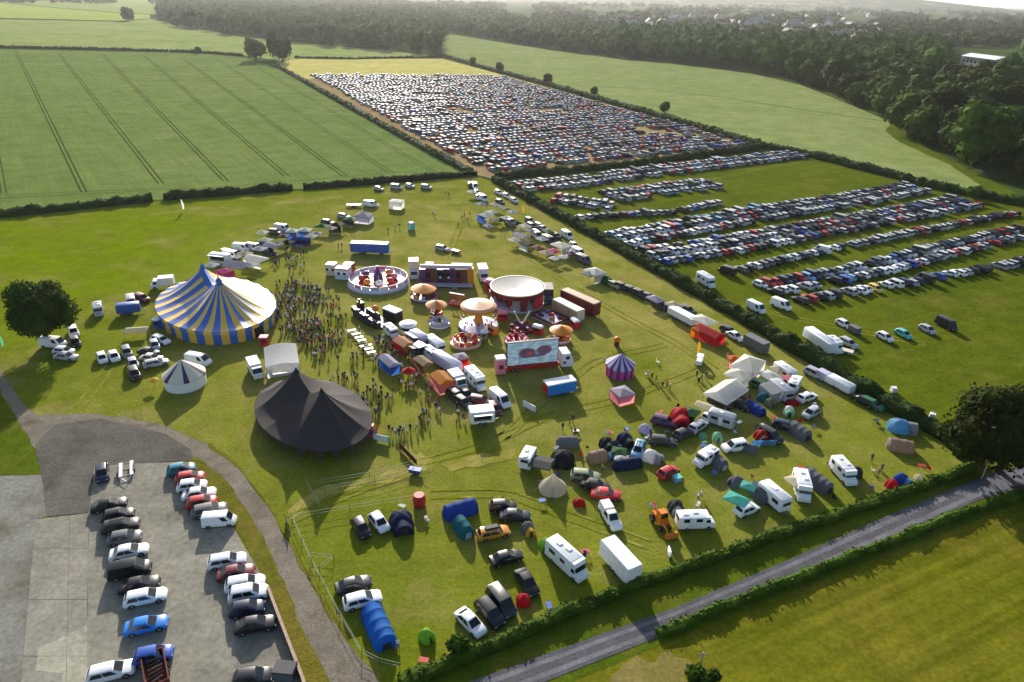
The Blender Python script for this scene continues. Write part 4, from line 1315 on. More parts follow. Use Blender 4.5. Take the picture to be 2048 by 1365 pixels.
BLK = solid("charcoal_canvas", (.052, .043, .043), .85, .12, spec=.2)
BLK2 = solid("charcoal_seam", (.016, .015, .016), .7, .1)
t, mb, eave, half, c, rz = king_pole_tent("stretch_tent", "charcoal black tent with two peaks and arched open sides", [(592, 740), (643, 781)], 8.6, None, 8.6, 2.45,
                                 lambda q, k: 1 if k % 8 == 0 and q < 11 and False else 0, n=96, sag=.08, ribs=12, amp=.32)
mb.build("roof", [BLK], t)
for k in range(22):       # scalloped arches between the side poles
    a0, a1 = 2 * math.pi * k / 22, 2 * math.pi * (k + 1) / 22
    mb = MB()
    p = [eave(a0 + (a1 - a0) * i / 8) * .998 for i in range(9)]
    for i in range(8):
        z0, z1 = (2.3 - 1.9 * abs(2 * q / 8 - 1) ** 2.6 for q in (i, i + 1))
        z0 = max(.05, z0 - .1); z1 = max(.05, z1 - .1)
        mb.poly([(p[i].x, p[i].y, z0), (p[i + 1].x, p[i + 1].y, z1), (p[i + 1].x, p[i + 1].y, 2.36), (p[i].x, p[i].y, 2.36)])
    mb.build("arch_panel", [BLK], t)
    e = eave(a0)
    mb = MB(); mb.tube((e.x * .99, e.y * .99, 0), (e.x * .99, e.y * .99, 2.3), .06, n=5); mb.build("side_pole", [STEEL], t)
    mb = MB(); mb.tube((e.x, e.y, 2.3), (e.x * 1.2, e.y * 1.26, 0), .015, n=4); mb.build("guy_rope", [TRIM], t)
for s in (-1, 1):
    mb = MB(); mb.lathe([(.55, 8.05), (.3, 8.5), (.06, 9.0)], 10, c=(s * half, 0)); mb.build("peak_cap", [BLK2], t)
    mb = MB(); mb.tube((s * half, 0, 0), (s * half, 0, 8), .12); mb.build("king_pole", [STEEL], t)

round_tent(370, 758, 7.4, 2.3, 2.9, "cream", "plum", ("white", "white"), "small round white tent with black roof stripes", n=24, stripe=lambda k: 1 if k % 4 == 0 else 0)
round_tent(1240, 738, 5.7, 2.3, 2.2, "lilac", "purple", ("magenta", "purple"), "small round purple and white striped tent", n=24)
bell_tent(1105, 976, 4.3, 3.0, "cream", "cream canvas bell tent in front of the black dome")

# white stage cover
p = G(566, 736); t = thing("stage_marquee", "white arched stage marquee between the big top and the black tent", "marquee", (p.x, p.y, .04), heading(566, 736, -8))
arch = lambda y, z: [(x, y, z + .55 * math.cos(x / 3.1 * 1.5) - .18 * math.cos(y / 3.6 * 1.5)) for x in [-3.1 + 6.2 * k / 8 for k in range(9)]]
mb = MB(); mb.loft([arch(y, 2.75 + .10 * y) for y in (-3.6, -2.4, -1.2, 0, 1.2, 2.4, 3.6)], caps=False, closed=False); mb.build("roof", [CANVAS], t, COL["white"], 40)
mb = MB(); mb.poly([(-3.1, -3.6, .05), (3.1, -3.6, .05)] + arch(-3.6, 2.36)[::-1]); mb.build("back_wall", [CANVAS], t, COL["white"])
mb = MB(); mb.poly([(3.1, -3.6, .05), (3.1, 3.6, .05), (3.1, 3.6, 3.05), (3.1, -3.6, 2.3)]); mb.build("side_wall", [CANVAS], t, COL["white"])
for y in (-3.5, 3.5):
    for x in (-3, 3): mb = MB(); mb.tube((x, y, 0), (x, y, 2.3), .08); mb.build("post", [STEEL], t)
mb = MB(); mb.box((.3, 0, .45), (5.2, 6.6, .7)); mb.build("stage_deck", [TRIM], t)
for s in (-1, 1):
    mb = MB(); mb.box((-2.2, s * 2.7, 1.5), (.6, .6, 1.4)); mb.build("loudspeaker", [TRIM], t)
box_truck(510, 736, 62, "white", "white box lorry beside the white stage marquee, cab towards the track", L=5.8, W=2.1, H=2.6)

# ------------------------------------------------------------------ fairground rides
P = lambda nm, mb, par, col, sm=None, m=None: mb.build(nm, [m or PANEL], par, COL[col] if col else None, sm)
def ride(nm, px, py, label, ang=0, cat="fairground ride"):
    p = G(px, py); return thing(nm, label, cat, (p.x, p.y, .04), heading(px, py, ang))

# big round platform ride with pod cars
t = ride("platform_ride", 757, 566, "large white round ride with pink and orange pods on spokes")
mb = MB(); mb.disc((0, 0), 7.6, .25, .85, 40, r1=7.4); P("platform", mb, t, "white")
mb = MB(); mb.disc((0, 0), 5.6, .85, .88, 32); P("turntable", mb, t, "red")
mb = MB(); mb.disc((0, 0), 3.0, .88, .93, 24); P("inner_turntable", mb, t, "gold")
mb = MB(); mb.lathe([(7.55, .3), (7.9, .0)], 40); P("skirt", mb, t, "lilac")
mb = MB(); mb.lathe([(1.3, .85), (1.1, 2.2), (.5, 3.0), (.3, 4.6)], 14, caps=True); P("hub", mb, t, "purple")
for k in range(20):
    a = rad(200 + k * 7.5) - heading(757, 566, 0) + math.pi * .0
    mb = MB(); mb.box((7.3 * math.cos(rad(18 * k)), 7.3 * math.sin(rad(18 * k)), 1.3), (.12, 2.1, .9), rz=rad(18 * k)); P("fence_panel", mb, t, ("white", "pink", "white", "lilac")[k % 4])
for k in range(8):
    a = rad(45 * k + 10)
    q = 4.1
    mb = MB(); mb.tube((math.cos(a), math.sin(a), 2.3), (q * math.cos(a), q * math.sin(a), 2.0), .13); mb.build("spoke", [STEEL], t)
    mb = MB(); mb.ball((q * math.cos(a), q * math.sin(a), 1.55), (.95, .95, .75), 10, 6); o = P("pod", mb, t, ("pink", "orange", "magenta", "purple", "red", "gold", "white", "scarlet")[k], 60)
for px, py, cn, lb, cc in ((687, 549, "pay_kiosk", "pink and white ride pay kiosk with two dark windows", "pink"), (664, 541, "pay_kiosk", "pale kiosk trailer behind the pink pay kiosk", "cream"), (698, 541, "pay_kiosk", "maroon topped kiosk squeezed behind the pink pay kiosk", "maroon")):
    p = G(px, py, 1.2); t = thing(cn, lb, "kiosk", (p.x, p.y, .04), heading(px, py, 5))
    mb = MB(); mb.box((0, 0, 1.45), (3.6 if cc == "pink" else 2.6, 2.4, 2.7)); P("body", mb, t, "white" if cc == "pink" else cc)
    mb = MB(); mb.box((0, 0, 2.95), (3.9 if cc == "pink" else 2.8, 2.7, .35), taper=(.9, .85)); P("roof", mb, t, cc)
    for x in (-.8, .75): win(t, (x, -1.21, 1.75), (.7, .06, .65))
    mb = MB(); mb.box((0, -1.35, 1.2), (3.0 if cc == "pink" else 2.2, .3, .08)); P("counter", mb, t, "lilac")

# fun house
t = ride("fun_house", 893, 572, "long fun house facade in purple, red and brown panels", 1)
mb = MB(); mb.box((0, 1.5, 2.2), (13.6, 2.8, 4.0)); P("trailer_body", mb, t, "maroon")
for k in range(9):
    x = -6.1 + k * 1.52
    mb = MB(); mb.box((x, .0, 2.6), (1.46, .14, 3.4 + .4 * (k % 3))); P("facade_panel", mb, t, ("purple", "maroon", "brown", "navy", "charcoal", "plum", "maroon", "brown", "gold")[k])
for k, (x, wd) in enumerate(((-4.6, 1.2), (-1.2, 1.5), (.5, 1.3), (3.0, .9))): win(t, (x, -.11, 2.9), (wd, .1, 1.2), "facade_window")
for k, x in enumerate((-1.5, .6)): 
    mb = MB(); mb.ball((x, -.25, 2.3), (.35, .15, .35), 10, 6); P("facade_lamp", mb, t, "white")
mb = MB(); mb.box((0, .1, 5.1), (13.0, .4, .9)); P("sign_board", mb, t, "lilac")
mb = MB(); mb.box((3.9, 1.2, 5.0), (5.2, 2.2, .6)); P("roof_unit", mb, t, "white")
mb = MB(); mb.box((-4.3, 1.4, 4.9), (2.0, 1.6, 1.2)); P("roof_unit", mb, t, "white")
mb = MB(); mb.box((0, -1.0, .6), (13.4, 1.9, .3)); P("deck", mb, t, "lilac")
for k in range(8):
    mb = MB(); mb.box((-6.3 + k * 1.8, -1.9, 1.2), (.08, .08, 1.1)); P("rail_post", mb, t, "gold")
for x in (-5.2, 2.2):
    mb = MB()
    for j in range(3): mb.box((x, -2.2 - j * .3, .42 - j * .14), (1.6, .3, .14))
    mb.build("steps", [STEEL], t)
box_truck(828, 545, 90, "cream", "pale high sided lorry standing at the left end of the fun house", L=5.0, W=2.4, H=4.6)
box_truck(966, 548, 70, "white", "white lorry parked at the right end of the fun house", L=6.2, W=2.4, H=3.2)

# covered waltzer
t = ride("waltzer", 1034, 607, "covered waltzer with a broad grey dished roof and red sides", 8)
mb = MB(); mb.disc((0, 0), 6.6, .2, .8, 36); P("platform", mb, t, "lilac")
n = 36
mb = MB()
mb.lathe([(6.3, 3.9), (6.5, 4.3), (6.1, 4.55), (3.5, 4.15), (.1, 4.0)], n); P("roof", mb, t, "grey", 30)
mb = MB(); mb.lathe([(6.52, 4.30), (6.62, 4.62), (6.3, 4.62)], n); P("roof_rim", mb, t, "cream")
mb = MB(); mb.lathe([(6.45, 3.2), (6.55, 4.28)], n); P("fascia", mb, t, "maroon")
for k in range(12):
    a = rad(30 * k); mb = MB(); mb.tube((6.2 * math.cos(a), 6.2 * math.sin(a), .8), (6.2 * math.cos(a), 6.2 * math.sin(a), 3.9), .12); P("column", mb, t, "scarlet")
for k in range(7):
    a = rad(51.4 * k); mb = MB(); mb.ball((4.2 * math.cos(a), 4.2 * math.sin(a), 1.5), (1.0, 1.0, .8), 10, 6); P("tub_car", mb, t, ("navy", "maroon", "charcoal", "purple")[k % 4], 60)
for k, (a, c_) in enumerate(((150, "scarlet"), (165, "scarlet"), (200, "maroon"), (330, "scarlet"), (345, "scarlet"), (300, "maroon"))):
    mb = MB(); mb.box((6.6 * math.cos(rad(a)), 6.6 * math.sin(rad(a)), 2.0), (.15, 1.7, 2.6), rz=rad(a)); P("side_panel", mb, t, c_)
t = ride("pay_box", 980, 580, "round red ended pay box at the waltzer's left side", 0, "kiosk")
mb = MB(); mb.disc((0, 0), 1.4, 0, 2.3, 14); P("body", mb, t, "red"); mb = MB(); mb.disc((0, 0), 1.6, 2.3, 2.9, 14, r1=.9); P("roof", mb, t, "pink"); win(t, (0, -1.3, 1.4), (1.2, .35, .7), "opening", DARKIN)
box_truck(1096, 592, 80, "charcoal", "black generator lorry tight against the waltzer's right side", L=6.4, W=2.4, H=3.6, cab="navy")
trailer(1136, 622, 27, 8.6, 2.4, 3.0, "cream", "cream roofed ride trailer in front of the dark red one", side="tan", ends="cream", rounded=True, roof="cream")
trailer(1160, 607, 24, 11.0, 2.4, 3.6, "maroon", "long dark red ride trailer behind the cream one", roof="tan")

# chair-o-plane
t = ride("swing_ride", 957, 655, "tall cream topped chair swing ride on a lilac base", 0)
mb = MB(); mb.lathe([(4.6, .1), (4.4, .75), (2.4, 1.3), (1.5, 1.4)], 28, caps=True, mats=lambda q, k: 0); P("base", mb, t, "lilac")
mb = MB(); mb.lathe([(4.65, .05), (4.62, .45)], 28); P("skirt", mb, t, "plum")
mb = MB(); mb.lathe([(1.1, 1.3), (.75, 3.2), (1.4, 5.0)], 16); P("column", mb, t, "gold")
mb = MB(); mb.lathe([(3.9, 4.7), (4.0, 5.3), (3.4, 5.65), (.1, 6.3)], 28, caps=True); P("canopy", mb, t, "peach")
mb = MB(); mb.lathe([(3.95, 4.65), (4.06, 5.25)], 28); P("fascia", mb, t, "gold")
for k in range(16):
    a = rad(22.5 * k); x, y = 3.6 * math.cos(a), 3.6 * math.sin(a)
    mb = MB(); mb.tube((x, y, 4.7), (x * 1.05, y * 1.05, 2.3), .02, n=4); mb.box((x * 1.05, y * 1.05, 2.2), (.4, .4, .12), rz=a); mb.box((x * 1.11, y * 1.11, 2.45), (.08, .4, .45), rz=a); P("swing_seat", mb, t, ("red", "maroon")[k % 2])

def carousel(px, py, label, r, h, cols, base, n=16, ang=0, seats=8, seat_cols=("red", "gold", "lilac", "maroon"), canopy=True, base_r=None):
    t = ride("small_carousel", px, py, label, ang)
    br = base_r or r * .92
    mb = MB(); mb.disc((0, 0), br, .1, .5, 24, r1=br * .97); P("base", mb, t, base)
    mb = MB(); mb.lathe([(br * .99, .45), (br * 1.02, .85)], 24); P("rim", mb, t, "white" if base != "white" else "lilac")
    mb = MB(); mb.lathe([(.45, .5), (.35, h)], 10); P("centre_column", mb, t, "maroon")
    if canopy:
        m1, m2 = (solid(f"canopy_{px}_{i}", COL[c_], .6, .08) for i, c_ in enumerate(cols))
        mb = MB(); mb.lathe([(r, h - .3), (r * 1.02, h), (r * .5, h + .55), (.05, h + 1.0)], n, mats=lambda q, k: (k // 2) % 2); mb.build("canopy", [m1, m2], t)
        for k in range(6):
            a = rad(60 * k); mb = MB(); mb.tube((r * .9 * math.cos(a), r * .9 * math.sin(a), .5), (r * .9 * math.cos(a), r * .9 * math.sin(a), h - .2), .05, n=5); P("pole", mb, t, "gold")
    for k in range(seats):
        a = 2 * math.pi * k / seats; q = br * .68
        mb = MB(); mb.box((q * math.cos(a), q * math.sin(a), .85), (.7, 1.0, .55), rz=a, taper=(.8, .85)); mb.box((q * 1.12 * math.cos(a), q * 1.12 * math.sin(a), 1.2), (.12, .9, .5), rz=a)
        P("ride_car", mb, t, seat_cols[k % len(seat_cols)])
    return t
carousel(848, 597, "small flat topped orange carousel with a white rim by the fun house", 3.1, 2.6, ("gold", "orange"), "purple", base_r=3.3)
carousel(873, 634, "tiny carousel under a pointed orange and white umbrella canopy", 2.4, 3.1, ("orange", "peach"), "maroon", base_r=1.6, seats=5)
carousel(879, 651, "little open roundabout with a white rim and no canopy", 2.6, 1.6, ("white", "white"), "white", canopy=False, seat_cols=("lilac", "white", "cream", "lilac"))
carousel(931, 688, "open teacup ride with orange and red cups on a yellow rimmed disc", 3.7, 1.6, ("gold", "red"), "peach", canopy=False, seats=10, seat_cols=("orange", "scarlet", "peach", "red"))
carousel(1033, 686, "open red cup ride half hidden behind the big screen", 2.9, 1.5, ("red", "red"), "pink", canopy=False, seats=8, seat_cols=("scarlet", "pink", "red"))
carousel(1121, 682, "small carousel with a flat orange canopy beside the big screen lorry", 2.5, 2.6, ("orange", "gold"), "pink", base_r=2.2, seats=6)

t = ride("arm_ride", 1043, 660, "small dark red ride with two raised white arms in a V", 0)
mb = MB(); mb.disc((0, 0), 2.9, .1, .8, 20); P("base", mb, t, "maroon")
mb = MB(); mb.lathe([(1.0, .8), (.6, 1.8)], 10, caps=True); P("hub", mb, t, "plum")
for s in (-1, 1):
    mb = MB(); mb.tube((s * .3, 0, 1.7), (s * 1.7, .3, 4.3), .22, .16); P("arm", mb, t, "cream")
for k in range(6):
    a = rad(60 * k); mb = MB(); mb.box((2.1 * math.cos(a), 2.1 * math.sin(a), 1.1), (.9, .7, .6), rz=a, taper=(.8, .8)); P("ride_car", mb, t, ("maroon", "red", "plum")[k % 3])

t = ride("dodgem_track", 1100, 640, "open dark red framed dodgem floor beside the cream trailer", 24)
mb = MB(); mb.box((0, 0, .35), (6.8, 5.0, .5)); P("floor", mb, t, "lilac")
for y in (-2.5, 2.5): mb = MB(); mb.box((0, y, .75), (7.0, .35, .5)); P("kerb_rail", mb, t, "maroon")
for x in (-3.4, 3.4): mb = MB(); mb.box((x, 0, .75), (.35, 4.6, .5)); P("kerb_rail", mb, t, "maroon")
for k, (x, y) in enumerate(((-2, -1), (-.5, 1), (1, -.6), (2.2, 1.2), (-2.2, 1.4))): mb = MB(); mb.box((x, y, .9), (1.3, .9, .6), rz=k, taper=(.7, .75)); P("dodgem_car", mb, t, ("plum", "red", "gold", "maroon", "purple")[k])
for x in (-3.3, 3.3):
    for y in (-2.4, 2.4): mb = MB(); mb.tube((x, y, .5), (x, y, 2.6), .07); P("corner_post", mb, t, "maroon")

t = ride("lattice_ride", 914, 610, "red lattice framed ride left of the tall chair swing", 10)
mb = MB(); mb.box((0, 0, .3), (3.6, 2.6, .4)); P("base", mb, t, "red")
for x in (-1.6, -.5, .6, 1.6):
    mb = MB(); mb.tube((x, -1.1, .5), (x + .5, 0, 2.6), .08); mb.tube((x, 1.1, .5), (x - .3, 0, 2.6), .08); P("lattice_frame", mb, t, ("scarlet", "orange")[int(x > 0)])
mb = MB(); mb.box((0, 0, 2.7), (3.8, .5, .3)); P("top_beam", mb, t, "scarlet")
t = ride("pay_box", 968, 678, "tiny white topped pay box right of the teacup ride", 0, "kiosk")
mb = MB(); mb.disc((0, 0), .75, 0, 1.7, 10); P("body", mb, t, "khaki"); mb = MB(); mb.disc((0, 0), .95, 1.7, 2.3, 10, r1=.4); P("roof", mb, t, "white"); win(t, (0, -.7, 1.1), (.6, .2, .5), "opening", DARKIN)
for k, (x, y, c_) in enumerate(((1005, 640, "scarlet"), (1075, 668, "red"), (986, 668, "orange"), (1150, 655, "scarlet"))):
    t = ride("game_stall", x, y, f"small {('scarlet', 'red', 'orange', 'scarlet')[k]} game stall {('between the waltzer and the chair swing', 'in front of the dodgem floor', 'between the teacups and the red cup ride', 'right of the dodgem floor')[k]}", 15 * k, "stall")
    mb = MB(); mb.box((0, 0, .9), (2.2, 1.4, 1.7)); P("body", mb, t, c_); mb = MB(); mb.box((0, 0, 1.95), (2.5, 1.7, .4), taper=(.8, .5)); P("roof", mb, t, ("pink", "white", "peach", "white")[k]); win(t, (0, -.72, 1.2), (1.7, .05, .6), "opening", DARKIN)

# dark train ride
t = ride("train_ride", 742, 640, "long black oval children's train ride", 33)
mb = MB(); n = 28
oval = lambda f, g, z: [((6.2 * f if math.cos(2 * math.pi * k / n) > 0 else 6.2 * f) * math.copysign(abs(math.cos(2 * math.pi * k / n)) ** .6, math.cos(2 * math.pi * k / n)), g * math.copysign(abs(math.sin(2 * math.pi * k / n)) ** .8, math.sin(2 * math.pi * k / n)), z) for k in range(n)]
mb.loft([oval(1, 2.3, .1), oval(1, 2.3, .55)]); P("platform", mb, t, "charcoal")
mb = MB(); mb.loft([oval(.95, 2.1, .6), oval(.95, 2.1, .72)], caps=False); mb.build("rail", [STEEL], t)
for k in range(9):
    x = -5.2 + k * 1.3; y = -1.55 + .3 * (k in (0, 8))
    mb = MB(); mb.box((x, y, 1.2), (1.15, 1.1, 1.1), taper=(.92, .8))
    if k in (2, 5): mb.box((x, y, 1.9), (.9, .9, .3), taper=(.7, .7))
    P("carriage", mb, t, ("black", "navy", "charcoal", "plum")[k % 4])
mb = MB(); mb.box((-5.3, .5, 1.5), (1.5, 1.2, 1.8)); mb.tube((-5.8, .5, 2.3), (-5.8, .5, 3.0), .25, .35, 10); P("locomotive", mb, t, "black")
mb = MB(); mb.box((0, .6, 1.3), (5.0, 1.2, 1.5), taper=(.9, .7)); P("tunnel", mb, t, "charcoal")
t = ride("ride_kiosk", 786, 640, "black kiosk with a white roof beside the train ride", 22, "kiosk")
mb = MB(); mb.box((0, 0, 1.25), (4.2, 2.2, 2.4)); P("body", mb, t, "black"); mb = MB(); mb.box((0, 0, 2.6), (4.4, 2.4, .25), taper=(.95, .9)); P("roof", mb, t, "white"); win(t, (0, -1.12, 1.5), (2.8, .05, .8), "opening", DARKIN)
t = ride("balloon_stall", 752, 641, "orange ball topped post by the train ride", 0, "stall")
mb = MB(); mb.tube((0, 0, 0), (0, 0, 2.4), .12); mb.build("post", [WOOD], t); mb = MB(); mb.ball((0, 0, 2.9), (.8, .8, .75), 12, 8); P("globe", mb, t, "orange", 60)
t = ride("balloon_stall", 1233, 692, "orange topped stand by the purple striped tent", 0, "stall")
mb = MB(); mb.disc((0, 0), .55, 0, 1.0, 10); P("stand", mb, t, "maroon"); mb = MB(); mb.ball((0, 0, 1.5), (.75, .75, .6), 12, 6); P("globe", mb, t, "orange", 60)

# big screen lorry
t = ride("screen_trailer", 1064, 740, "big screen trailer showing two dark red shapes on pale blue", -6, "screen trailer")
mb = MB(); mb.box((0, .8, .85), (11.2, 2.4, .7)); P("chassis", mb, t, "red")
mb = MB(); mb.box((0, .2, 3.9), (10.6, .5, 5.2)); P("cabinet", mb, t, "charcoal")
m, n_, p_, o_ = new_mat("screen_picture")
v = pos(n_, obj=True)
f = ramp(n_, nz(n_, pos(n_, (.4, 1, 1.6), obj=True), 1.1, 5), .42, .62)
cc = mixc(n_, f, (.20, .33, .42), (.45, .57, .62))
for cx, cz, sx, sz, col in ((-1.2, 3.9, 1.9, 1.2, (.10, .05, .09)), (2.3, 4.3, 1.7, 1.1, (.12, .06, .09)), (-.6, 3.7, .7, .6, (.40, .05, .06)), (.8, 3.2, 2.2, .35, (.10, .07, .14)), (-2.6, 2.6, .12, 1.2, (.08, .2, .3))):
    sb = nd(n_, "ShaderNodeVectorMath", operation="SUBTRACT"); sb.inputs[1].default_value = (cx, 0, cz)
    dv = nd(n_, "ShaderNodeVectorMath", operation="DIVIDE"); dv.inputs[1].default_value = (sx, 50, sz)
    ln = nd(n_, "ShaderNodeVectorMath", operation="LENGTH")
    n_.links.new(v, sb.inputs[0]); n_.links.new(sb.outputs[0], dv.inputs[0]); n_.links.new(dv.outputs[0], ln.inputs[0])
    cc = mixc(n_, ramp(n_, ln.outputs["Value"], 1.05, .8), cc, col)
n_.links.new(cc, p_.inputs["Base Color"]); n_.links.new(cc, p_.inputs["Emission Color"]); p_.inputs["Emission Strength"].default_value = .25; p_.inputs["Roughness"].default_value = .4
mb = MB(); mb.box((0, -.08, 3.9), (10.3, .05, 4.9)); mb.build("screen", [m], t)
mb = MB(); mb.box((-6.6, -.2, 1.9), (1.9, 1.8, 3.2)); P("side_stack", mb, t, "pink")
mb = MB(); mb.box((-6.6, -.2, 3.6), (2.1, 2.0, .3), taper=(.9, .9)); P("stack_roof", mb, t, "cream")
win(t, (-6.6, -1.12, 1.9), (.9, .06, .9), "side_panel", solid("dark_red_panel", COL["maroon"], .5))
mb = MB(); mb.loft([[(x, -1.15, .5), (x, -1.15, zt - .2), (x, -1.0, zt), (x, 1.15 + .8, zt), (x, 1.95, zt - .2), (x, 1.95, .5)] for x, zt in ((5.9, 3.4), (7.6, 3.4), (8.1, 2.2), (8.3, 1.4))]); P("lorry_cab", mb, t, "white", 35)
mb = MB(); mb.poly([(8.13, -.9, 2.15), (8.13, 1.7, 2.15), (7.66, 1.7, 3.2), (7.66, -.9, 3.2)]); mb.build("windscreen", [GLASS], t)
win(t, (7.0, -1.17, 2.5), (.8, .05, .7), "side_window"); win(t, (6.4, -1.17, 1.5), (.5, .05, .5), "grille", TRIM)
for x in (-4, -3, 6.8):
    for y in (-.3, 1.9):
        o = put("wheel", WHEEL, t, None, (x, y, .45)); o.scale = (1.35,) * 3

trailer(740, 497, 2, 10.6, 2.5, 3.1, "bright", "long blue trailer with a white roof at the top of the fair", side="blue", roof="white", ends="bright", rounded=True)
trailer(1119, 775, -11, 5.9, 2.3, 2.7, "bright", "short blue stall trailer with a white roof below the big screen", side="bright", roof="white", ends="red", hatch=False)
gazebo(1245, 783, 40, 3.4, 3.4, "lilac", "pale lilac little stall tent below the purple striped tent", h=2.0, rise=.6, walls=("pink", (0, 1)))
t = ride("banner_board", 1058, 820, "white advertising board on the grass below the blue stall trailer", 28, "sign")
mb = MB(); mb.box((0, 0, .75), (3.0, .12, 1.2)); P("board", mb, t, "white")
for x in (-1.2, 1.2): mb = MB(); mb.box((x, .2, .5), (.1, .5, 1.0)); mb.build("stay", [STEEL], t)
t = ride("entrance_kiosk", 744, 873, "pink and orange ticket kiosk beside the black tent", 10, "kiosk")
mb = MB(); mb.box((0, 0, .95), (1.4, 1.3, 1.8)); P("body", mb, t, "magenta"); mb = MB(); mb.box((0, 0, 2.05), (1.7, 1.6, .5), taper=(.5, .5)); P("roof", mb, t, "orange"); win(t, (0, -.66, 1.2), (.8, .05, .5), "opening", DARKIN)
t = ride("banner_board", 762, 885, "white banner on a turquoise frame beside the ticket kiosk", 14, "sign")
mb = MB(); mb.box((0, 0, .8), (2.9, .08, 1.2)); P("frame", mb, t, "turquoise"); mb = MB(); mb.box((0, -.05, .8), (2.6, .05, .95)); P("board", mb, t, "white")
t = ride("ticket_booth", 318, 655, "blue booth with a white cap at the left of the big top", 0, "kiosk")
mb = MB(); mb.disc((0, 0), 1.0, 0, 2.0, 12); P("body", mb, t, "blue"); mb = MB(); mb.disc((0, 0), 1.1, 2.0, 2.6, 12, r1=.3); P("roof", mb, t, "white"); win(t, (0, -.95, 1.3), (.7, .2, .6), "opening", DARKIN)
t = ride("ticket_booth", 530, 690, "red booth at the right hand corner of the big top", 0, "kiosk")
mb = MB(); mb.box((0, 0, .9), (1.5, 1.3, 1.8)); P("body", mb, t, "scarlet"); mb = MB(); mb.box((0, 0, 1.9), (1.7, 1.5, .25)); P("roof", mb, t, "pink"); win(t, (0, -.66, 1.2), (.9, .05, .5), "opening", DARKIN)

# ------------------------------------------------------------------ food row beside the rides
motorhome(783, 663, 40, "white", "small white van at the top end of the food row", L=4.6, W=1.9, H=2.3)
t = ride("food_kiosk", 817, 668, "round white food kiosk at the top of the food row", 0, "food stall")
mb = MB(); mb.disc((0, 0), 1.5, .3, 2.0, 16); P("body", mb, t, "white"); mb = MB(); mb.lathe([(1.9, 2.1), (1.95, 2.45), (1.2, 2.75), (.05, 2.95)], 16); P("roof", mb, t, "white"); mb = MB(); mb.lathe([(1.52, 1.2), (1.52, 1.9)], 16); mb.build("serving_hatch", [DARKIN], t)
gazebo(808, 684, 33, 4.2, 3.0, "peach", "peach roofed food stall with red front", h=2.3, rise=.5, walls=("red", (0, 3)), name="food_stall", cat="food stall", flat=True)
trailer(837, 678, 33, 4.6, 2.2, 2.8, "lilac", "rounded lilac food trailer behind the peach stall", rounded=True, hatch=True, name="food_trailer", cat="food stall")
trailer(838, 699, 33, 3.2, 2.2, 2.4, "navy", "dark navy food trailer in the food row", hatch=True, hatch_col="charcoal", name="food_trailer", cat="food stall")
caravan(870, 690, 36, "white", "white caravan behind the food row nearest the teacup ride", L=5.4)
gazebo(846, 722, 36, 4.0, 2.4, "tan", "tan slatted roof stall in the food row", h=2.2, rise=.4, name="food_stall", cat="food stall", flat=True, walls=("brown", (0,)))
motorhome(864, 708, 34, "white", "white van nose to tail behind the tan roofed stall", L=4.8, W=1.9, H=2.2)
trailer(894, 727, 32, 7.6, 2.2, 2.7, "lilac", "long pale lilac trailer in the middle of the food row", rounded=True)
gazebo(884, 756, 44, 4.6, 3.2, "gold", "yellow and red roofed stall in the food row", h=2.2, rise=.6, name="food_stall", cat="food stall", flat=True, walls=("pink", (0, 1)))
box_truck(915, 760, 48, "white", "white box lorry between the yellow stall and the motorhome", L=4.8, W=2.2, H=2.6)
motorhome(951, 760, 46, "white", "white motorhome at the lower end of the food row", L=6.0)
gazebo(921, 713, 50, 2.6, 2.6, "lilac", "white roofed stall with a red end behind the food row", h=2.3, rise=.5, walls=("red", (1, 0)), name="food_stall", cat="food stall")
car("van", 1000, 800, 40, "white", "white van at the bottom of the food row beside the red car")
car("estate", 961, 801, 10, "maroon", "dark red car behind the square white lorry")
car("hatchback", 988, 817, 55, "maroon", "dark red hatchback between the white van and square white lorry")
trailer(963, 832, -6, 4.2, 2.5, 2.7, "white", "square white catering trailer at the end of the food row", hatch=True, name="food_trailer", cat="food stall", roof="white")
car("suv", 912, 792, 35, "black", "black four by four at the lower end of the food row")
car("estate", 926, 804, 35, "charcoal", "charcoal estate beside the black four by four")
car("hatchback", 932, 788, 42, "black", "black hatchback tucked behind the black four by four")
gazebo(778, 722, 40, 5.0, 2.4, "lilac", "blue sided gazebo near the picnic tables", h=2.0, rise=.6, walls=("blue", (0, 1)), flat=True)
t = ride("parasol", 818, 760, "red parasol in front of the food row", 0, "parasol")
mb = MB(); mb.lathe([(1.4, 1.9), (1.35, 2.0), (.05, 2.7)], 10); mb.build("canopy", [CANVAS], t, COL["scarlet"]); mb = MB(); mb.tube((0, 0, 0), (0, 0, 2.6), .04); mb.build("pole", [WOOD], t)
for k, (x, y) in enumerate(((704, 667), (713, 674), (719, 681), (724, 687), (729, 698), (738, 704), (743, 711), (736, 697))):
    p = G(x, y); t = thing("picnic_table", f"white picnic table, {ordinal(k + 1)} in the line from the train ride" if k < 7 else "yellow picnic table beside the line of white ones", "picnic table", (p.x, p.y, .03), heading(x, y, -10), "picnic tables")
    mb = MB(); mb.box((0, 0, .74), (1.8, .75, .05)); P("tabletop", mb, t, "cream" if k < 7 else "gold")
    for s in (-1, 1):
        mb = MB(); mb.box((0, s * .7, .44), (1.8, .28, .05)); P("bench", mb, t, "cream" if k < 7 else "gold")
        mb = MB(); mb.tube((s * .6, -.7, 0), (s * .6, -.2, .72), .04, n=4); mb.tube((s * .6, .7, 0), (s * .6, .2, .72), .04, n=4); mb.box((s * .6, 0, .4), (.06, 1.4, .06)); mb.build("frame", [STEEL], t)

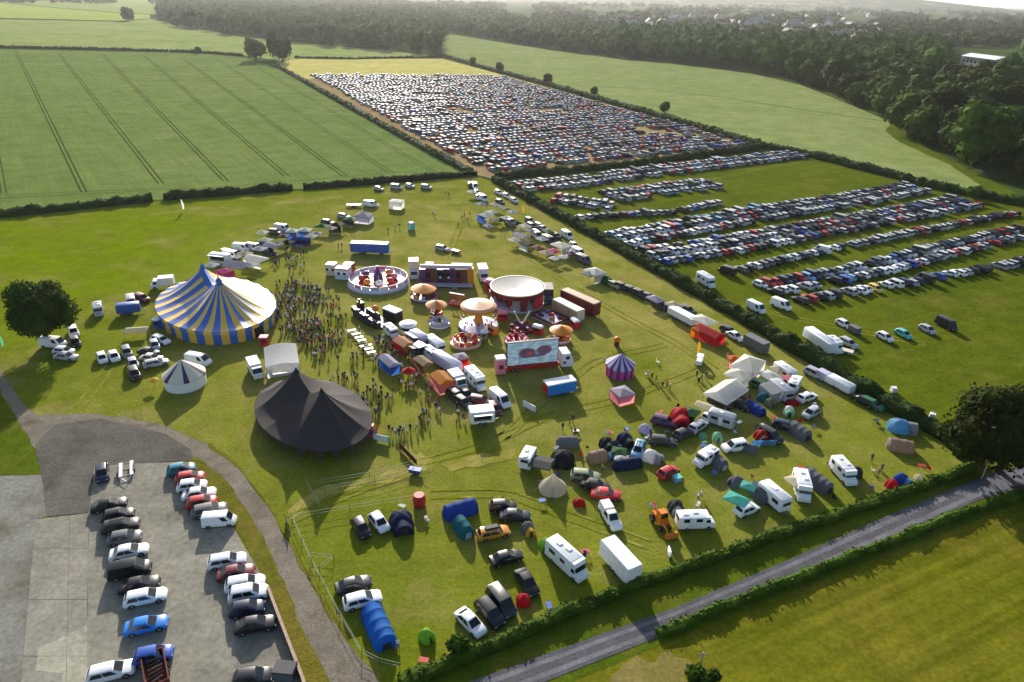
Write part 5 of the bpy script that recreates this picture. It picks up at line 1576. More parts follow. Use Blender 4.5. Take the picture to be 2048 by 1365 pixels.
# ------------------------------------------------------------------ stalls at the top left and along the right hedge
gazebo(473, 530, 8, 6.2, 4.0, "lilac", "big pale lilac gazebo with splayed corners behind the big top", h=2.4, rise=1.1)
gazebo(450, 542, 25, 3.6, 3.2, "magenta", "magenta gazebo against the back of the big top", h=2.1, rise=.6, walls=("magenta", (0, 1)))
gazebo(512, 517, 12, 6.0, 3.4, "white", "long white gazebo beside the pale lilac one", h=2.2, rise=.6, walls=("white", (0,)), flat=True)
gazebo(430, 556, 10, 3.0, 3.0, "white", "small white gazebo peeking behind the big top's right peak", h=2.2, rise=.7)
trailer(440, 518, 7, 5.8, 2.3, 2.8, "white", "white exhibition trailer at the left end of the stall row", rounded=True, hatch=True)
trailer(456, 503, 12, 4.4, 1.8, 1.0, "khaki", "low olive trailer behind the white exhibition trailer", z0=.5)
car("van", 484, 497, 5, "white", "white van in the top left stall row")
car("van", 508, 497, 10, "silver", "silver van beside the white van in the stall row")
gazebo(543, 491, 14, 4.6, 3.0, "lilac", "pale lilac gazebo near the middle of the top left stall row", h=2.1, rise=.6, walls=("navy", (0,)))
gazebo(532, 480, 10, 3.2, 3.0, "white", "white gazebo with a navy side at the back of the stall row", h=2.1, rise=.7, walls=("navy", (0,)))
gazebo(525, 465, 5, 2.8, 2.8, "white", "rearmost small white gazebo of the top left stalls", h=2.1, rise=.7)
car("suv", 550, 465, 5, "brown", "brown four by four between two white stalls")
gazebo(585, 462, 4, 3.6, 3.0, "white", "white gazebo on the left half of the blue fronted pair", h=2.2, rise=.7, walls=("blue", (0,)))
gazebo(610, 460, 4, 3.6, 3.0, "white", "white gazebo on the right half of the blue fronted pair", h=2.2, rise=.7, walls=("blue", (0,)))
gazebo(601, 478, 4, 5.0, 2.6, "blue", "bright blue gazebo in front of the white pair", h=2.0, rise=.5, walls=("navy", (0, 1)))
gazebo(568, 472, 4, 3.0, 3.0, "charcoal", "charcoal gazebo left of the bright blue one", h=2.0, rise=.5)
gazebo(644, 452, 4, 4.0, 3.0, "green", "dark green gazebo at the right end of the white pair", h=2.2, rise=.7)
gazebo(634, 467, 4, 3.0, 2.4, "silver", "grey gazebo in front of the dark green one", h=2.0, rise=.6)
gazebo(673, 450, 4, 4.0, 3.4, "black", "black gazebo standing alone in the top stall row", h=2.2, rise=.8, walls=("black", (0,)))
gazebo(701, 440, 8, 4.2, 3.0, "green", "dark green gazebo between the black and the domed white ones", h=2.0, rise=.7, walls=("charcoal", (0,)))
gazebo(727, 431, 6, 5.2, 4.0, "lilac", "domed pale grey gazebo at the right end of the stall row", h=2.3, rise=1.3, walls=("lilac", (0, 1)))
trailer(708, 412, 0, 5.0, 1.9, .9, "charcoal", "low dark flat trailer behind the domed gazebo", z0=.5)
car("van", 742, 410, 5, "white", "white van beside the low dark trailer")
gazebo(793, 402, 5, 4.4, 3.6, "white", "plain white box tent alone near the top hedge", h=2.6, rise=.3, walls=("white", (0, 1, 3)))
for k, (x, y, kind, c_) in enumerate(((758, 378, "hatchback", "silver"), (793, 375, "people_carrier", "silver"), (820, 372, "hatchback", "lilac"), (853, 375, "suv", "silver"))):
    car(kind, x, y, 8, c_, f"{('silver hatchback', 'silver people carrier', 'lilac hatchback', 'silver four by four')[k]} under the top hedge, {ordinal(k + 1)} of four cars", level=1)
p = G(823, 460); t = thing("toilet_cabin", "small white and turquoise cabin alone on the grass", "cabin", (p.x, p.y, .04), heading(823, 460, 20))
mb = MB(); mb.box((0, 0, 1.1), (1.7, 1.5, 2.1)); P("body", mb, t, "turquoise"); mb = MB(); mb.box((0, 0, 2.25), (1.9, 1.7, .3), taper=(.6, .6)); P("roof", mb, t, "white"); win(t, (0, -.77, .95), (.8, .04, 1.7), "door", WHITE)
car("estate", 885, 497, 12, "silver", "silver estate alone above the fun house")
trailer(911, 504, 15, 2.6, 1.5, .9, "brown", "little brown trailer behind the silver estate", z0=.35)

# right-hand stall row, from the top gate down
RV = [("suv", 941, 371, 60, "black"), ("van", 950, 374, 60, "white"), ("hatchback", 953, 385, 60, "mint"), ("hatchback", 956, 395, 60, "white")]
for k, (kd, x, y, a, c_) in enumerate(RV):
    car(kd, x, y, a, c_, f"{('black four by four', 'white van', 'pale green hatchback', 'white hatchback')[k]} in the short file by the top gate", level=1)
for k, (x, y) in enumerate(((997, 385), (1013, 392), (1028, 401))):
    car("hatchback", x, y, 30, "white", f"white hatchback tight under the fair's right hedge, {ordinal(k + 1)} from the gate", level=1)
gazebo(972, 430, 20, 4.6, 3.8, "white", "white gazebo with a blue front at the top of the right hand stalls", h=2.4, rise=1.0, walls=("blue", (0,)))
gazebo(984, 424, 22, 3.4, 3.2, "white", "white gazebo joined behind the blue fronted one", h=2.3, rise=.8)
gazebo(990, 410, 20, 4.2, 3.0, "silver", "grey gazebo behind the white pair near the top gate", h=2.0, rise=.6)
gazebo(1008, 417, 25, 4.2, 2.8, "khaki", "olive gazebo next to the grey one near the hedge", h=2.0, rise=.6)
gazebo(1025, 424, 25, 3.4, 3.0, "lilac", "lilac gazebo near the hedge under a yellow flag", h=2.0, rise=.6)
gazebo(976, 452, 30, 3.0, 2.4, "lilac", "small pale gazebo below the blue fronted one", h=1.9, rise=.6)
gazebo(1000, 440, 30, 3.2, 2.6, "charcoal", "charcoal gazebo right of the small pale one", h=1.9, rise=.6)
gazebo(1042, 472, 20, 5.0, 3.2, "lilac", "long pinkish white gazebo midway along the right hand stalls", h=2.1, rise=.7)
gazebo(1040, 461, 20, 3.2, 2.6, "khaki", "olive gazebo behind the long pinkish one", h=1.9, rise=.6)
car("van", 1073, 472, 40, "white", "white van among the stalls between two gazebos", level=1)
car("estate", 1060, 441, 28, "grey", "grey estate near the hedge above the green gazebo", level=1)
car("estate", 1079, 452, 28, "silver", "silver estate near the hedge beside the green gazebo", level=1)
car("saloon", 1086, 457, 28, "silver", "silver saloon wedged next to the green gazebo", level=1)
gazebo(1096, 463, 28, 3.6, 2.8, "green", "dark green gazebo by the hedge in the right hand stalls", h=1.9, rise=.5)
gazebo(1053, 488, 22, 4.0, 2.6, "charcoal", "charcoal stall with a white front board", h=1.9, rise=.5, walls=("white", (0,)))
gazebo(1075, 496, 25, 3.4, 2.6, "maroon", "maroon gazebo in the right hand stalls", h=1.9, rise=.5)
gazebo(1122, 491, 22, 5.4, 3.8, "white", "big white gazebo above the magenta stall", h=2.4, rise=.8, walls=("silver", (1,)))
gazebo(1107, 502, 25, 3.4, 2.6, "magenta", "magenta stall in front of the big white gazebo", h=1.9, rise=.5, walls=("maroon", (0,)))
gazebo(1108, 517, 20, 2.6, 2.0, "white", "little white stall, left of two below the magenta stall", h=1.9, rise=.4)
gazebo(1126, 514, 20, 2.6, 2.0, "white", "little white stall, right of two below the magenta stall", h=1.9, rise=.4)
gazebo(1142, 507, 30, 3.2, 2.4, "plum", "dark plum stall right of the two little white ones", h=1.9, rise=.5)
car("van", 1134, 472, 32, "white", "white van parked behind the big white gazebo", level=1)
car("hatchback", 1148, 491, 40, "white", "white hatchback behind the dark plum stall", level=1)
car("van", 1167, 521, 24, "grey", "grey van above the white and green tents", level=1)
gazebo(1190, 543, 28, 5.0, 4.0, "white", "white gazebo with angled poles next to the green tent", h=2.4, rise=.8, walls=("silver", (1,)))
tunnel_tent(1211, 560, 28, 5.4, 3.2, 2.0, "green", "dark green tunnel tent beside the white gazebo by the hedge", hoops=3)
for k, (x, y, c_) in enumerate(((1262, 580, "black"), (1279, 588, "charcoal"), (1297, 594, "navy"))):
    car(("estate", "suv", "hatchback")[k], x, y, 26, c_, f"{('black estate', 'charcoal four by four', 'navy hatchback')[k]} in the dark trio along the right hand hedge")
gazebo(1311, 598, 26, 4.0, 2.8, "lilac", "lilac gazebo after the trio of dark cars", h=2.0, rise=.7)
car("estate", 1334, 616, 28, "black", "black estate in front of the long white trailer")
car("suv", 1320, 611, 28, "charcoal", "charcoal four by four beside the lilac gazebo")
trailer(1366, 634, 28, 8.0, 2.4, 2.2, "white", "long low white trailer leading to the red marquee", z0=.7)
gazebo(1408, 640, 26, 5.2, 3.6, "white", "white awning tent behind the red marquee", h=2.3, rise=.7)
gazebo(1419, 664, 26, 6.4, 3.2, "scarlet", "red marquee with an orange end by the right hand hedge", h=2.0, rise=.8, walls=("scarlet", (0, 1)), flat=True)
gazebo(1398, 658, 26, 2.4, 2.6, "orange", "orange porch tent at the left end of the red marquee", h=1.9, rise=.6, walls=("orange", (0,)))
car("estate", 1458, 662, 30, "navy", "navy estate right of the red marquee")
car("saloon", 1470, 672, 30, "white", "white saloon half behind the navy estate")
trailer(1512, 688, 28, 5.4, 2.2, 2.5, "grey", "grey ribbed container behind the white marquee pair", z0=.2)
p = G(1399, 722, .8); t = thing("buggy", "small white buggy alone on the grass under a yellow feather flag", "buggy", (p.x, p.y, .04), heading(1399, 722, 110))
mb = MB(); mb.box((0, 0, .75), (2.5, 1.3, .75), taper=(.85, .9)); P("body", mb, t, "white"); mb = MB(); mb.box((-.1, 0, 2.0), (1.7, 1.35, .1)); P("roof", mb, t, "white")
for x in (-.8, .6):
    for y in (-.55, .55): mb = MB(); mb.tube((x, y, 1.1), (x, y, 1.95), .03, n=4); P("roof_post", mb, t, "charcoal")
wheels_at(t, (.8, -.8), 1.3, .28)
def feather(px, py, col, label, h=3.4):
    p = G(px, py); t = thing("feather_flag", label, "flag", (p.x, p.y, .03), R.uniform(-.4, .4))
    mb = MB(); mb.tube((0, 0, 0), (0, 0, h), .03, n=5); mb.build("pole", [STEEL], t)
    mb = MB(); mb.loft([[(0, -.01, z), (wd, -.01, z), (wd, .01, z), (0, .01, z)] for z, wd in ((.8, .5), (1.8, .65), (2.8, .6), (h - .1, .25))]); mb.build("sail", [CANVAS], t, COL[col])
feather(1392, 712, "yellow", "yellow feather flag beside the small white buggy")
feather(1044, 431, "yellow", "yellow feather flag beside the lilac gazebo")
feather(366, 424, "white", "white feather flag at the lower field gap", 4.2)
feather(6, 700, "mint", "pale green feather flag at the left edge by the track", 3.4)
for k, (x, y) in enumerate(((1315, 728), (1210, 725), (1293, 752))):
    p = G(x, y); t = thing("garden_chair", f"white folding chairs set, {('right of the purple tent', 'left of the purple tent', 'below right of the purple tent')[k]}", "chair", (p.x, p.y, .03), k)
    mb = MB(); mb.box((0, 0, .45), (.6, .6, .06)); P("seat", mb, t, "cream"); mb = MB(); mb.box((-.3, 0, .85), (.06, .6, .8)); P("backrest", mb, t, "cream")
    for a in (-.25, .25):
        for b in (-.25, .25): mb = MB(); mb.tube((a, b, 0), (a, b, .45), .03, n=4); mb.build("leg", [STEEL], t)

EX = [("gazebo", 944, 384, "white"), ("gazebo", 962, 408, "lilac"), ("van", 966, 398, "white"), ("gazebo", 980, 440, "cream"), ("car", 1000, 404, "charcoal"), ("gazebo", 1012, 436, "white"), ("van", 1020, 446, "silver"), ("gazebo", 1032, 447, "navy"),
      ("gazebo", 1050, 452, "white"), ("car", 1064, 452, "black"), ("gazebo", 1028, 480, "white"), ("gazebo", 1062, 462, "silver"), ("gazebo", 1084, 478, "white"), ("van", 1098, 482, "charcoal"), ("gazebo", 1092, 506, "cream"), ("car", 1112, 472, "navy"), ("van", 1156, 507, "white"),
      ("gazebo", 1178, 548, "silver"), ("car", 1228, 570, "khaki"), ("car", 1244, 573, "black"), ("gazebo", 1348, 610, "cream"), ("car", 1376, 620, "charcoal")]
for k, (kd, x, y, c_) in enumerate(EX):
    tn = {"gazebo": "gazebo", "van": "van", "car": "estate"}[kd]
    lab = f"{c_} {tn} filling a gap in the right hand stalls, {ordinal(k + 1)} filler from the top gate"
    if kd == "gazebo": gazebo(x, y, 24, 3.0 + .3 * (k % 3), 2.8, c_, lab, h=2.0, rise=.7)
    else: car("van" if kd == "van" else "estate", x, y, 28, c_, lab, level=1)
EX = [("gazebo", 424, 530, "white"), ("van", 464, 512, "white"), ("gazebo", 490, 507, "cream"), ("gazebo", 502, 530, "white"), ("gazebo", 520, 497, "white"), ("car", 538, 505, "navy"), ("gazebo", 556, 487, "silver"), ("van", 565, 458, "white"), ("gazebo", 576, 484, "navy"), ("gazebo", 623, 472, "white"), ("car", 656, 445, "charcoal"), ("gazebo", 660, 456, "cream"), ("car", 688, 433, "silver")]
for k, (kd, x, y, c_) in enumerate(EX):
    tn = {"gazebo": "gazebo", "van": "van", "car": "estate"}[kd]
    lab = f"{c_} {tn} filling a gap in the top left stalls, {ordinal(k + 1)} filler from the big top"
    if kd == "gazebo": gazebo(x, y, 10, 3.0 + .3 * (k % 3), 2.8, c_, lab, h=2.1, rise=.7)
    else: car("van" if kd == "van" else "estate", x, y, 8, c_, lab, level=1)

# ------------------------------------------------------------------ left side of the show ground
car("van", 107, 688, 4, "white", "white van nearest the big oak tree", level=2)
car("suv", 147, 664, 70, "white", "white four by four standing upright to the row by the oak", level=2)
car("hatchback", 150, 684, 65, "black", "black hatchback behind the white four by four by the oak")
car("hatchback", 128, 702, 5, "white", "white hatchback in the oak's shade beside the white van")
car("saloon", 132, 713, 5, "silver", "silver saloon in the oak's shade, nearest the track")
motorhome(196, 619, 85, "silver", "grey campervan alone between the oak and the big top", L=4.8, W=1.9, H=2.3)
box_truck(325, 566, 175, "white", "white box lorry half behind the big top's left side", L=5.4, W=2.4, H=2.9)
trailer(257, 618, -6, 4.8, 2.3, 2.6, "blue", "blue covered trailer with a pale skirt left of the big top", rounded=True, z0=.7)
car("van", 263, 606, 80, "silver", "silver van behind the blue covered trailer")
car("suv", 283, 597, 20, "maroon", "dark red four by four at the big top's back left")
gazebo(272, 660, -4, 4.4, 2.6, "cream", "low cream awning below the blue covered trailer", h=1.5, rise=.4, flat=True)
LC = [("hatchback", 204, 716, 65, "white"), ("hatchback", 228, 713, 62, "white"), ("estate", 253, 704, 70, "grey"), ("hatchback", 266, 727, 68, "silver"), ("suv", 268, 748, 65, "black"),
      ("saloon", 297, 704, 10, "charcoal"), ("saloon", 303, 716, 5, "cream"), ("estate", 312, 726, -12, "silver"), ("hatchback", 309, 690, 70, "silver"), ("estate", 322, 680, 20, "white")]
LL = ["white hatchback nearest the oak in the loose group left of the round white tent", "white hatchback, second from the oak in the loose group", "grey estate behind the two white hatchbacks", "silver hatchback in front of the grey estate", "black four by four at the front of the loose group",
      "charcoal saloon behind the cream one", "cream saloon beside the silver estate", "silver estate closest to the round white tent", "silver hatchback below the big top's left guy ropes", "white estate below the big top's left guy ropes"]
for (kd, x, y, a, c_), l_ in zip(LC, LL): car(kd, x, y, a, c_, l_)
car("van", 397, 722, 10, "white", "white van behind the small round white tent")
t = ride("sun_parasol", 310, 775, "small cream parasol left of the round white tent", 0, "parasol")
mb = MB(); mb.lathe([(1.0, 1.5), (.05, 2.0)], 10); mb.build("canopy", [CANVAS], t, COL["yellow"]); mb = MB(); mb.tube((0, 0, 0), (0, 0, 1.9), .03); mb.build("pole", [WOOD], t)

# ------------------------------------------------------------------ concrete car park
CPL = [("saloon", 218, 1009, -12, "black", "black saloon at the far end of the left column"), ("hatchback", 236, 1030, -12, "black", "black hatchback, second in the left column"),
       ("estate", 241, 1051, -12, "charcoal", "charcoal estate with roof bars, third in the left column"), ("hatchback", 250, 1075, -10, "grey", "grey hatchback, fourth in the left column"),
       ("saloon", 258, 1103, -12, "white", "white saloon in the left column above the black people carrier"), ("people_carrier", 260, 1140, -12, "black", "large black people carrier in the left column"),
       ("saloon", 279, 1169, -12, "black", "black saloon below the black people carrier"), ("estate", 291, 1194, -12, "white", "white estate above the bright blue car"),
       ("saloon", 292, 1250, -12, "bright", "bright blue saloon with a dark roof, parked alone"), ("hatchback", 306, 1310, -12, "blue", "blue hatchback beside the rust red trailer"),
       ("estate", 222, 1343, -14, "white", "white estate at the near end of the left column")]
CPR = [("hatchback", 362, 938, -12, "teal", "teal hatchback at the far end of the right column"), ("hatchback", 380, 955, -10, "red", "red hatchback, second in the right column"),
       ("hatchback", 384, 971, -8, "white", "white hatchback next to the red one"), ("saloon", 398, 987, -8, "white", "white saloon, fourth in the right column"),
       ("hatchback", 404, 1004, -10, "red", "red hatchback with a black roof"), ("estate", 419, 1020, -12, "grey", "grey estate beside the small white van"),
       ("van", 439, 1041, -5, "white", "small white van in the right column"), ("estate", 454, 1121, -10, "white", "white estate alone at the head of the lower right group"),
       ("saloon", 472, 1145, -12, "maroon", "dark red saloon in the lower right group"), ("estate", 490, 1166, -10, "white", "white estate below the dark red saloon"),
       ("suv", 497, 1187, -10, "white", "white four by four above the navy hatchback"), ("hatchback", 494, 1217, -10, "navy", "navy hatchback in the lower right group"),
       ("saloon", 511, 1249, -10, "black", "black saloon in the lower right group"), ("hatchback", 505, 1354, -8, "charcoal", "charcoal hatchback at the near edge by the grey bin")]
for kd, x, y, a, c_, l_ in CPL + CPR:
    o = car(kd, x, y, a, c_, l_ + " of the concrete car park" if len(l_.split()) < 11 else l_, "cars on the concrete car park", rack="rack" if "bars" in l_ else None)
    o.scale = (1.02, 1.02, 1.02) if kd != "van" else (.86, .88, .86)
o = car("hatchback", 204, 946, 88, "navy", "navy hatchback end on at the car park's far left corner", "cars on the concrete car park")
p = G(254, 944); t = thing("car_trailer", "empty car transport trailer with two pale ramps", "trailer", (p.x, p.y, .05), heading(254, 944, 90))
for y in (-.75, .75):
    mb = MB(); mb.box((0, y, .55), (3.8, .5, .08)); mb.build("ramp", [WHITE], t)
for x in (-1.7, 0, 1.7): mb = MB(); mb.box((x, 0, .45), (.12, 2.0, .1)); mb.build("cross_bar", [STEEL], t)
mb = MB(); mb.tube((1.9, -.8, .45), (3.3, 0, .45), .05); mb.tube((1.9, .8, .45), (3.3, 0, .45), .05); mb.build("hitch", [STEEL], t)
wheels_at(t, (-.4, .4), 2.3, .28)
for s in (-1, 1): mb = MB(); mb.box((0, s * 1.1, .68), (1.8, .28, .06)); mb.build("mudguard", [TRIM], t)
p = G(314, 1352); t = thing("skip_trailer", "rust red open trailer with scrap inside beside the blue hatchback", "trailer", (p.x, p.y, .05), heading(314, 1352, 80))
rust = solid("rusty_red", (.13, .028, .018), .8, .3)
for y in (-1.1, 1.1): mb = MB(); mb.box((0, y, .95), (4.6, .1, .9)); mb.build("side_board", [rust], t)
for x in (-2.25, 2.25): mb = MB(); mb.box((x, 0, .95), (.1, 2.1, .9)); mb.build("end_board", [rust], t)
mb = MB(); mb.box((0, 0, .55), (4.4, 2.1, .12)); mb.build("bed", [rust], t)
for k in range(6): mb = MB(); mb.tube((-1.6 + k * .6, -.7, .75), (-1.3 + k * .5, .8 - .2 * (k % 2), 1.1), .14, .1); mb.build("scrap", [solid(f"scrap_{k}", ((.2, .12, .06), (.05, .05, .05), (.25, .2, .12))[k % 3], .8, .3)], t)
wheels_at(t, (-.5, .5), 2.5, .33)
p = G(572, 1352); t = thing("waste_bin", "grey lidded bin in the near right corner of the car park", "bin", (p.x, p.y, .05), heading(572, 1352, 5))
mb = MB(); mb.box((0, 0, .7), (2.2, 1.6, 1.2), taper=(1.05, 1.05)); P("body", mb, t, "grey"); mb = MB(); mb.box((0, 0, 1.36), (2.4, 1.8, .12), taper=(.96, .9)); P("lid", mb, t, "charcoal")
# brick boundary wall
wl = [G(*q) for q in ((538, 1186), (560, 1245), (585, 1310), (606, 1365), (640, 1470))]
t = thing("boundary_wall", "low red brick wall along the car park's right edge", "wall", (wl[0].x, wl[0].y, .04))
BR = solid("red_brick", (.24, .085, .05), .85, .3, 6)
for a, b in zip(wl, wl[1:]):
    d = b - a; mb = MB(); mb.box((*( (a + b) / 2 - wl[0]).xy, .5), (d.length - .02, .24, 1.0), rz=math.atan2(d.y, d.x)); mb.build("brickwork", [BR], t)
    mb = MB(); mb.box((*((a + b) / 2 - wl[0]).xy, 1.04), (d.length - .02, .34, .09), rz=math.atan2(d.y, d.x)); mb.build("coping", [solid("coping_stone", (.42, .30, .22), .8)], t)

# ------------------------------------------------------------------ campsite
K = "camp vehicles on the near field"
car("hatchback", 722, 1055, 58, "black", "black hatchback, leftmost of the trio by the rope fence", K)
car("hatchback", 758, 1044, 52, "white", "white hatchback between the black one and the dark dome tent", K)
dome_tent(802, 1040, 75, 4.4, 4.0, 2.2, "navy", "dark navy dome tent beside the white hatchback", porch="navy", door="charcoal")
tunnel_tent(920, 1018, -16, 5.6, 3.0, 2.1, "blue", "long royal blue tunnel tent at the top of the near camp", hoops=3)
tunnel_tent(926, 1054, 55, 3.9, 2.6, 2.1, "teal", "grey green tunnel tent with a white window below the blue one", hoops=2, ends="white")
o = car("estate", 987, 1065, -12, "gold", "orange estate car with a grey roof rack beside the green tunnel tent", K, rack="box")
car("hatchback", 1006, 1012, -3, "black", "black hatchback in the pair above the small yellow topped tent", K)
car("saloon", 1030, 1031, 0, "charcoal", "charcoal saloon in the pair above the small yellow topped tent", K)
dome_tent(1056, 1056, 60, 2.4, 2.1, 1.6, "grey", "small grey tent with a yellow top near the charcoal saloon", porch="yellow")
dome_tent(1091, 1089, 60, 2.4, 2.1, 1.5, "lime", "small bright green tent at the front of the white motorhome", porch="green")
car("saloon", 1013, 1115, -17, "black", "black saloon alone in the middle of the near camp", K)
car("saloon", 1054, 1164, 58, "black", "black saloon above the red pop up tent", K)
motorhome(1134, 1121, 42, "white", "long white motorhome with roof vents, nearest the lane hedge", L=6.6)
trailer(1240, 1123, 48, 6.0, 2.3, 2.9, "white", "tall white box trailer near the lane hedge", roof="white", z0=.5)
car("saloon", 707, 1169, -16, "charcoal", "charcoal saloon beside the white hatchback by the track fence", K)
car("estate", 725, 1199, -15, "white", "white hatchback next to the long blue tent", K)
tunnel_tent(757, 1252, 66, 6.6, 3.3, 2.2, "bright", "long bright blue tunnel tent with three bays", hoops=4)
tunnel_tent(742, 1228, -20, 2.0, 2.8, 1.9, "bright", "short bright blue side bay against the long blue tent", hoops=1)
dome_tent(853, 1271, 45, 2.3, 2.0, 1.4, "lime", "bright green dome tent alone by the near hedge")
car("saloon", 941, 1244, 45, "white", "white saloon nearest the lane hedge", K)
car("suv", 980, 1226, 50, "black", "black four by four in the middle of the three by the hedge", K)
car("people_carrier", 1003, 1204, 52, "charcoal", "charcoal people carrier, farthest of the three by the hedge", K)
dome_tent(1047, 1200, 0, 2.2, 2.2, 1.3, "scarlet", "red pop up tent below the black saloon")
dome_tent(1158, 1005, 0, 2.2, 1.9, .9, "red", "flat red tent in front of the row of three dark cars")
car("pickup", 1221, 1034, 58, "white", "white pickup with a canopy parked alone", K)
mb = MB(); mb.box((-1.5, 0, 1.45), (2.1, 1.7, .8), taper=(.9, .85)); o = bpy.data.objects["pickup_truck"]; P("canopy", mb, o, "white")
t = ride("tractor_digger", 1323, 1052, "orange digger with its arm lowered beside the campervan", 52, "digger")
mb = MB(); mb.box((-.6, 0, 1.0), (2.6, 1.5, .9), taper=(.9, .9)); P("engine_body", mb, t, "orange")
mb = MB(); mb.box((-.2, 0, 1.95), (1.2, 1.3, 1.1), taper=(.85, .85)); P("cab", mb, t, "orange"); win(t, (.41, 0, 2.0), (.05, 1.0, .7), "windscreen")
mb = MB(); mb.tube((.7, .5, 1.2), (1.9, .5, 1.1), .13); mb.tube((.7, -.5, 1.2), (1.9, -.5, 1.1), .13); mb.tube((1.9, .5, 1.1), (2.5, .5, .5), .11); mb.tube((1.9, -.5, 1.1), (2.5, -.5, .5), .11); P("loader_arm", mb, t, "gold")
mb = MB(); mb.loft([[(2.4, y, .1), (2.95, y, .15), (2.6, y, .75), (2.35, y, .7)] for y in (-.95, .95)]); P("bucket", mb, t, "orange")
mb = MB(); mb.tube((-1.9, 0, 1.2), (-2.5, 0, 2.4), .14); mb.tube((-2.5, 0, 2.4), (-3.1, 0, 1.1), .12); P("rear_arm", mb, t, "orange")
wheels_at(t, (-1.2,), 1.9, .62); wheels_at(t, (.9,), 1.8, .42)
dome_tent(1352, 1013, 70, 3.0, 2.7, 1.7, "charcoal", "black dome tent behind the white campervan", porch="grey")
motorhome(1391, 1040, -2, "white", "white campervan with dark side windows next to the orange digger", L=5.4, W=2.0, H=2.3)
p = G(1338, 1113); t = thing("motorcycle", "parked motorcycle under a white cover by the lane hedge", "motorcycle", (p.x, p.y, .04), heading(1338, 1113, 80))
mb = MB(); mb.loft([[(x, -w_, .55), (x, -w_ * .6, h_), (x, w_ * .6, h_), (x, w_, .55)] for x, w_, h_ in ((-1, .1, .95), (-.4, .22, 1.0), (.2, .25, 1.1), (.7, .15, 1.15), (.9, .05, .9))]); P("body", mb, t, "white")
for x in (-.75, .75): put("wheel", WHEEL, t, None, (x, 0, .33))
mb = MB(); mb.tube((.6, -.4, 1.2), (.6, .4, 1.2), .03); mb.build("handlebar", [TRIM], t)
mb = MB(); mb.box((-.2, 0, .5), (.7, .36, .4)); mb.build("engine", [TRIM], t)

motorhome(1057, 914, -62, "white", "small white camper at the left end of the middle camp", L=4.6, W=2.0, H=2.4)
gazebo(1083, 925, 12, 3.6, 3.0, "grey", "flat grey awning between the small camper and the black dome", h=1.8, rise=.25, flat=True)
dome_tent(1125, 917, 95, 4.6, 4.6, 2.3, "black", "big black dome tent behind the cream bell tent")
tunnel_tent(1135, 884, 0, 4.2, 2.6, 1.8, "grey", "grey and white tent above the big black dome", hoops=2, ends="white")
tunnel_tent(1194, 913, -15, 3.8, 2.8, 1.8, "tan", "round grey and pink tent between the black dome and the blue camp", hoops=2, ends="navy")
car("estate", 1171, 951, 5, "khaki", "olive grey estate, first of three cars right of the bell tent", K)
car("saloon", 1191, 971, 14, "black", "black saloon, middle of three cars right of the bell tent", K)
car("saloon", 1212, 988, 5, "scarlet", "orange red saloon, last of three cars right of the bell tent", K)
dome_tent(1213, 887, 60, 3.2, 2.8, 1.9, "black", "black dome tent at the left of the blue camp", porch="charcoal")
dome_tent(1250, 878, 50, 3.4, 3.0, 2.0, "navy", "navy dome tent at the back of the blue camp", porch="charcoal")
dome_tent(1228, 893, 30, 2.8, 2.6, 1.9, "charcoal", "charcoal dome tent in the blue camp", porch="navy")
tunnel_tent(1222, 912, 70, 2.2, 1.4, 1.1, "skyblue", "small pale blue tent standing on end in the blue camp", hoops=1)
gazebo(1243, 916, 10, 2.2, 1.8, "white", "white camp table shelter in the middle of the blue camp", h=1.2, rise=.25)
gazebo(1238, 902, 10, 2.4, 2.0, "green", "dark green shelter in the middle of the blue camp", h=1.4, rise=.3)
car("estate", 1277, 899, 110, "skyblue", "pale blue estate with a roof rack in the blue camp", K, rack="rack")
dome_tent(1302, 912, 20, 3.4, 3.0, 1.8, "white", "white dome tent at the right end of the blue camp", porch="silver")
tunnel_tent(1254, 928, -8, 5.4, 2.4, 1.7, "navy", "long navy tunnel tent along the front of the blue camp", hoops=3)
dome_tent(1291, 858, 25, 2.8, 2.4, 1.5, "lilac", "pale lilac tent alone behind the blue camp")
car("estate", 1326, 882, 5, "charcoal", "charcoal estate behind the white dome tent", K)
o = car("hatchback", 1337, 944, -28, "red", "red hatchback with its boot open beside a blue bag", K)
p = G(1353, 962); t = thing("camp_box", "pale blue box and cover behind the red hatchback", "box", (p.x, p.y, .04), .4)
mb = MB(); mb.box((0, 0, .4), (1.2, 1.0, .7), taper=(.9, .9)); P("body", mb, t, "skyblue"); mb = MB(); mb.box((.05, 0, .8), (1.3, 1.1, .08)); P("cover", mb, t, "turquoise")
dome_tent(1362, 832, 80, 4.8, 4.6, 2.7, "scarlet", "big red dome tent in the middle of the camp", porch="scarlet", door="maroon")
gazebo(1381, 824, 20, 2.8, 2.8, "green", "black green gazebo leaning on the big red dome tent", h=1.9, rise=.5, walls=("charcoal", (0,)))
car("suv", 1328, 844, 15, "plum", "dark plum four by four left of the big red dome tent", K)
gazebo(1409, 812, 18, 3.4, 2.2, "cream", "cream fly sheet on poles beside the lower white marquee", h=1.7, rise=.3, flat=True)
car("estate", 1397, 852, -35, "silver", "silver estate right of the big red dome tent", K)
car("hatchback", 1367, 867, -25, "charcoal", "charcoal hatchback in front of the silver estate", K)
car("hatchback", 1421, 832, -30, "white", "white hatchback between the silver estate and the grey caravan", K)
caravan(1443, 839, 18, "silver", "grey caravan below the lower white marquee", L=4.6)
dome_tent(1435, 874, 70, 2.4, 2.0, 1.5, "mint", "pale green pointed tent below the grey caravan")
dome_tent(1406, 872, 0, 1.8, 1.6, .9, "mint", "low pale green cover left of the pointed green tent")
motorhome(1412, 914, 150, "white", "white camper van with a grey awning at the open middle of the camp", L=4.6, W=2.0, H=2.2)
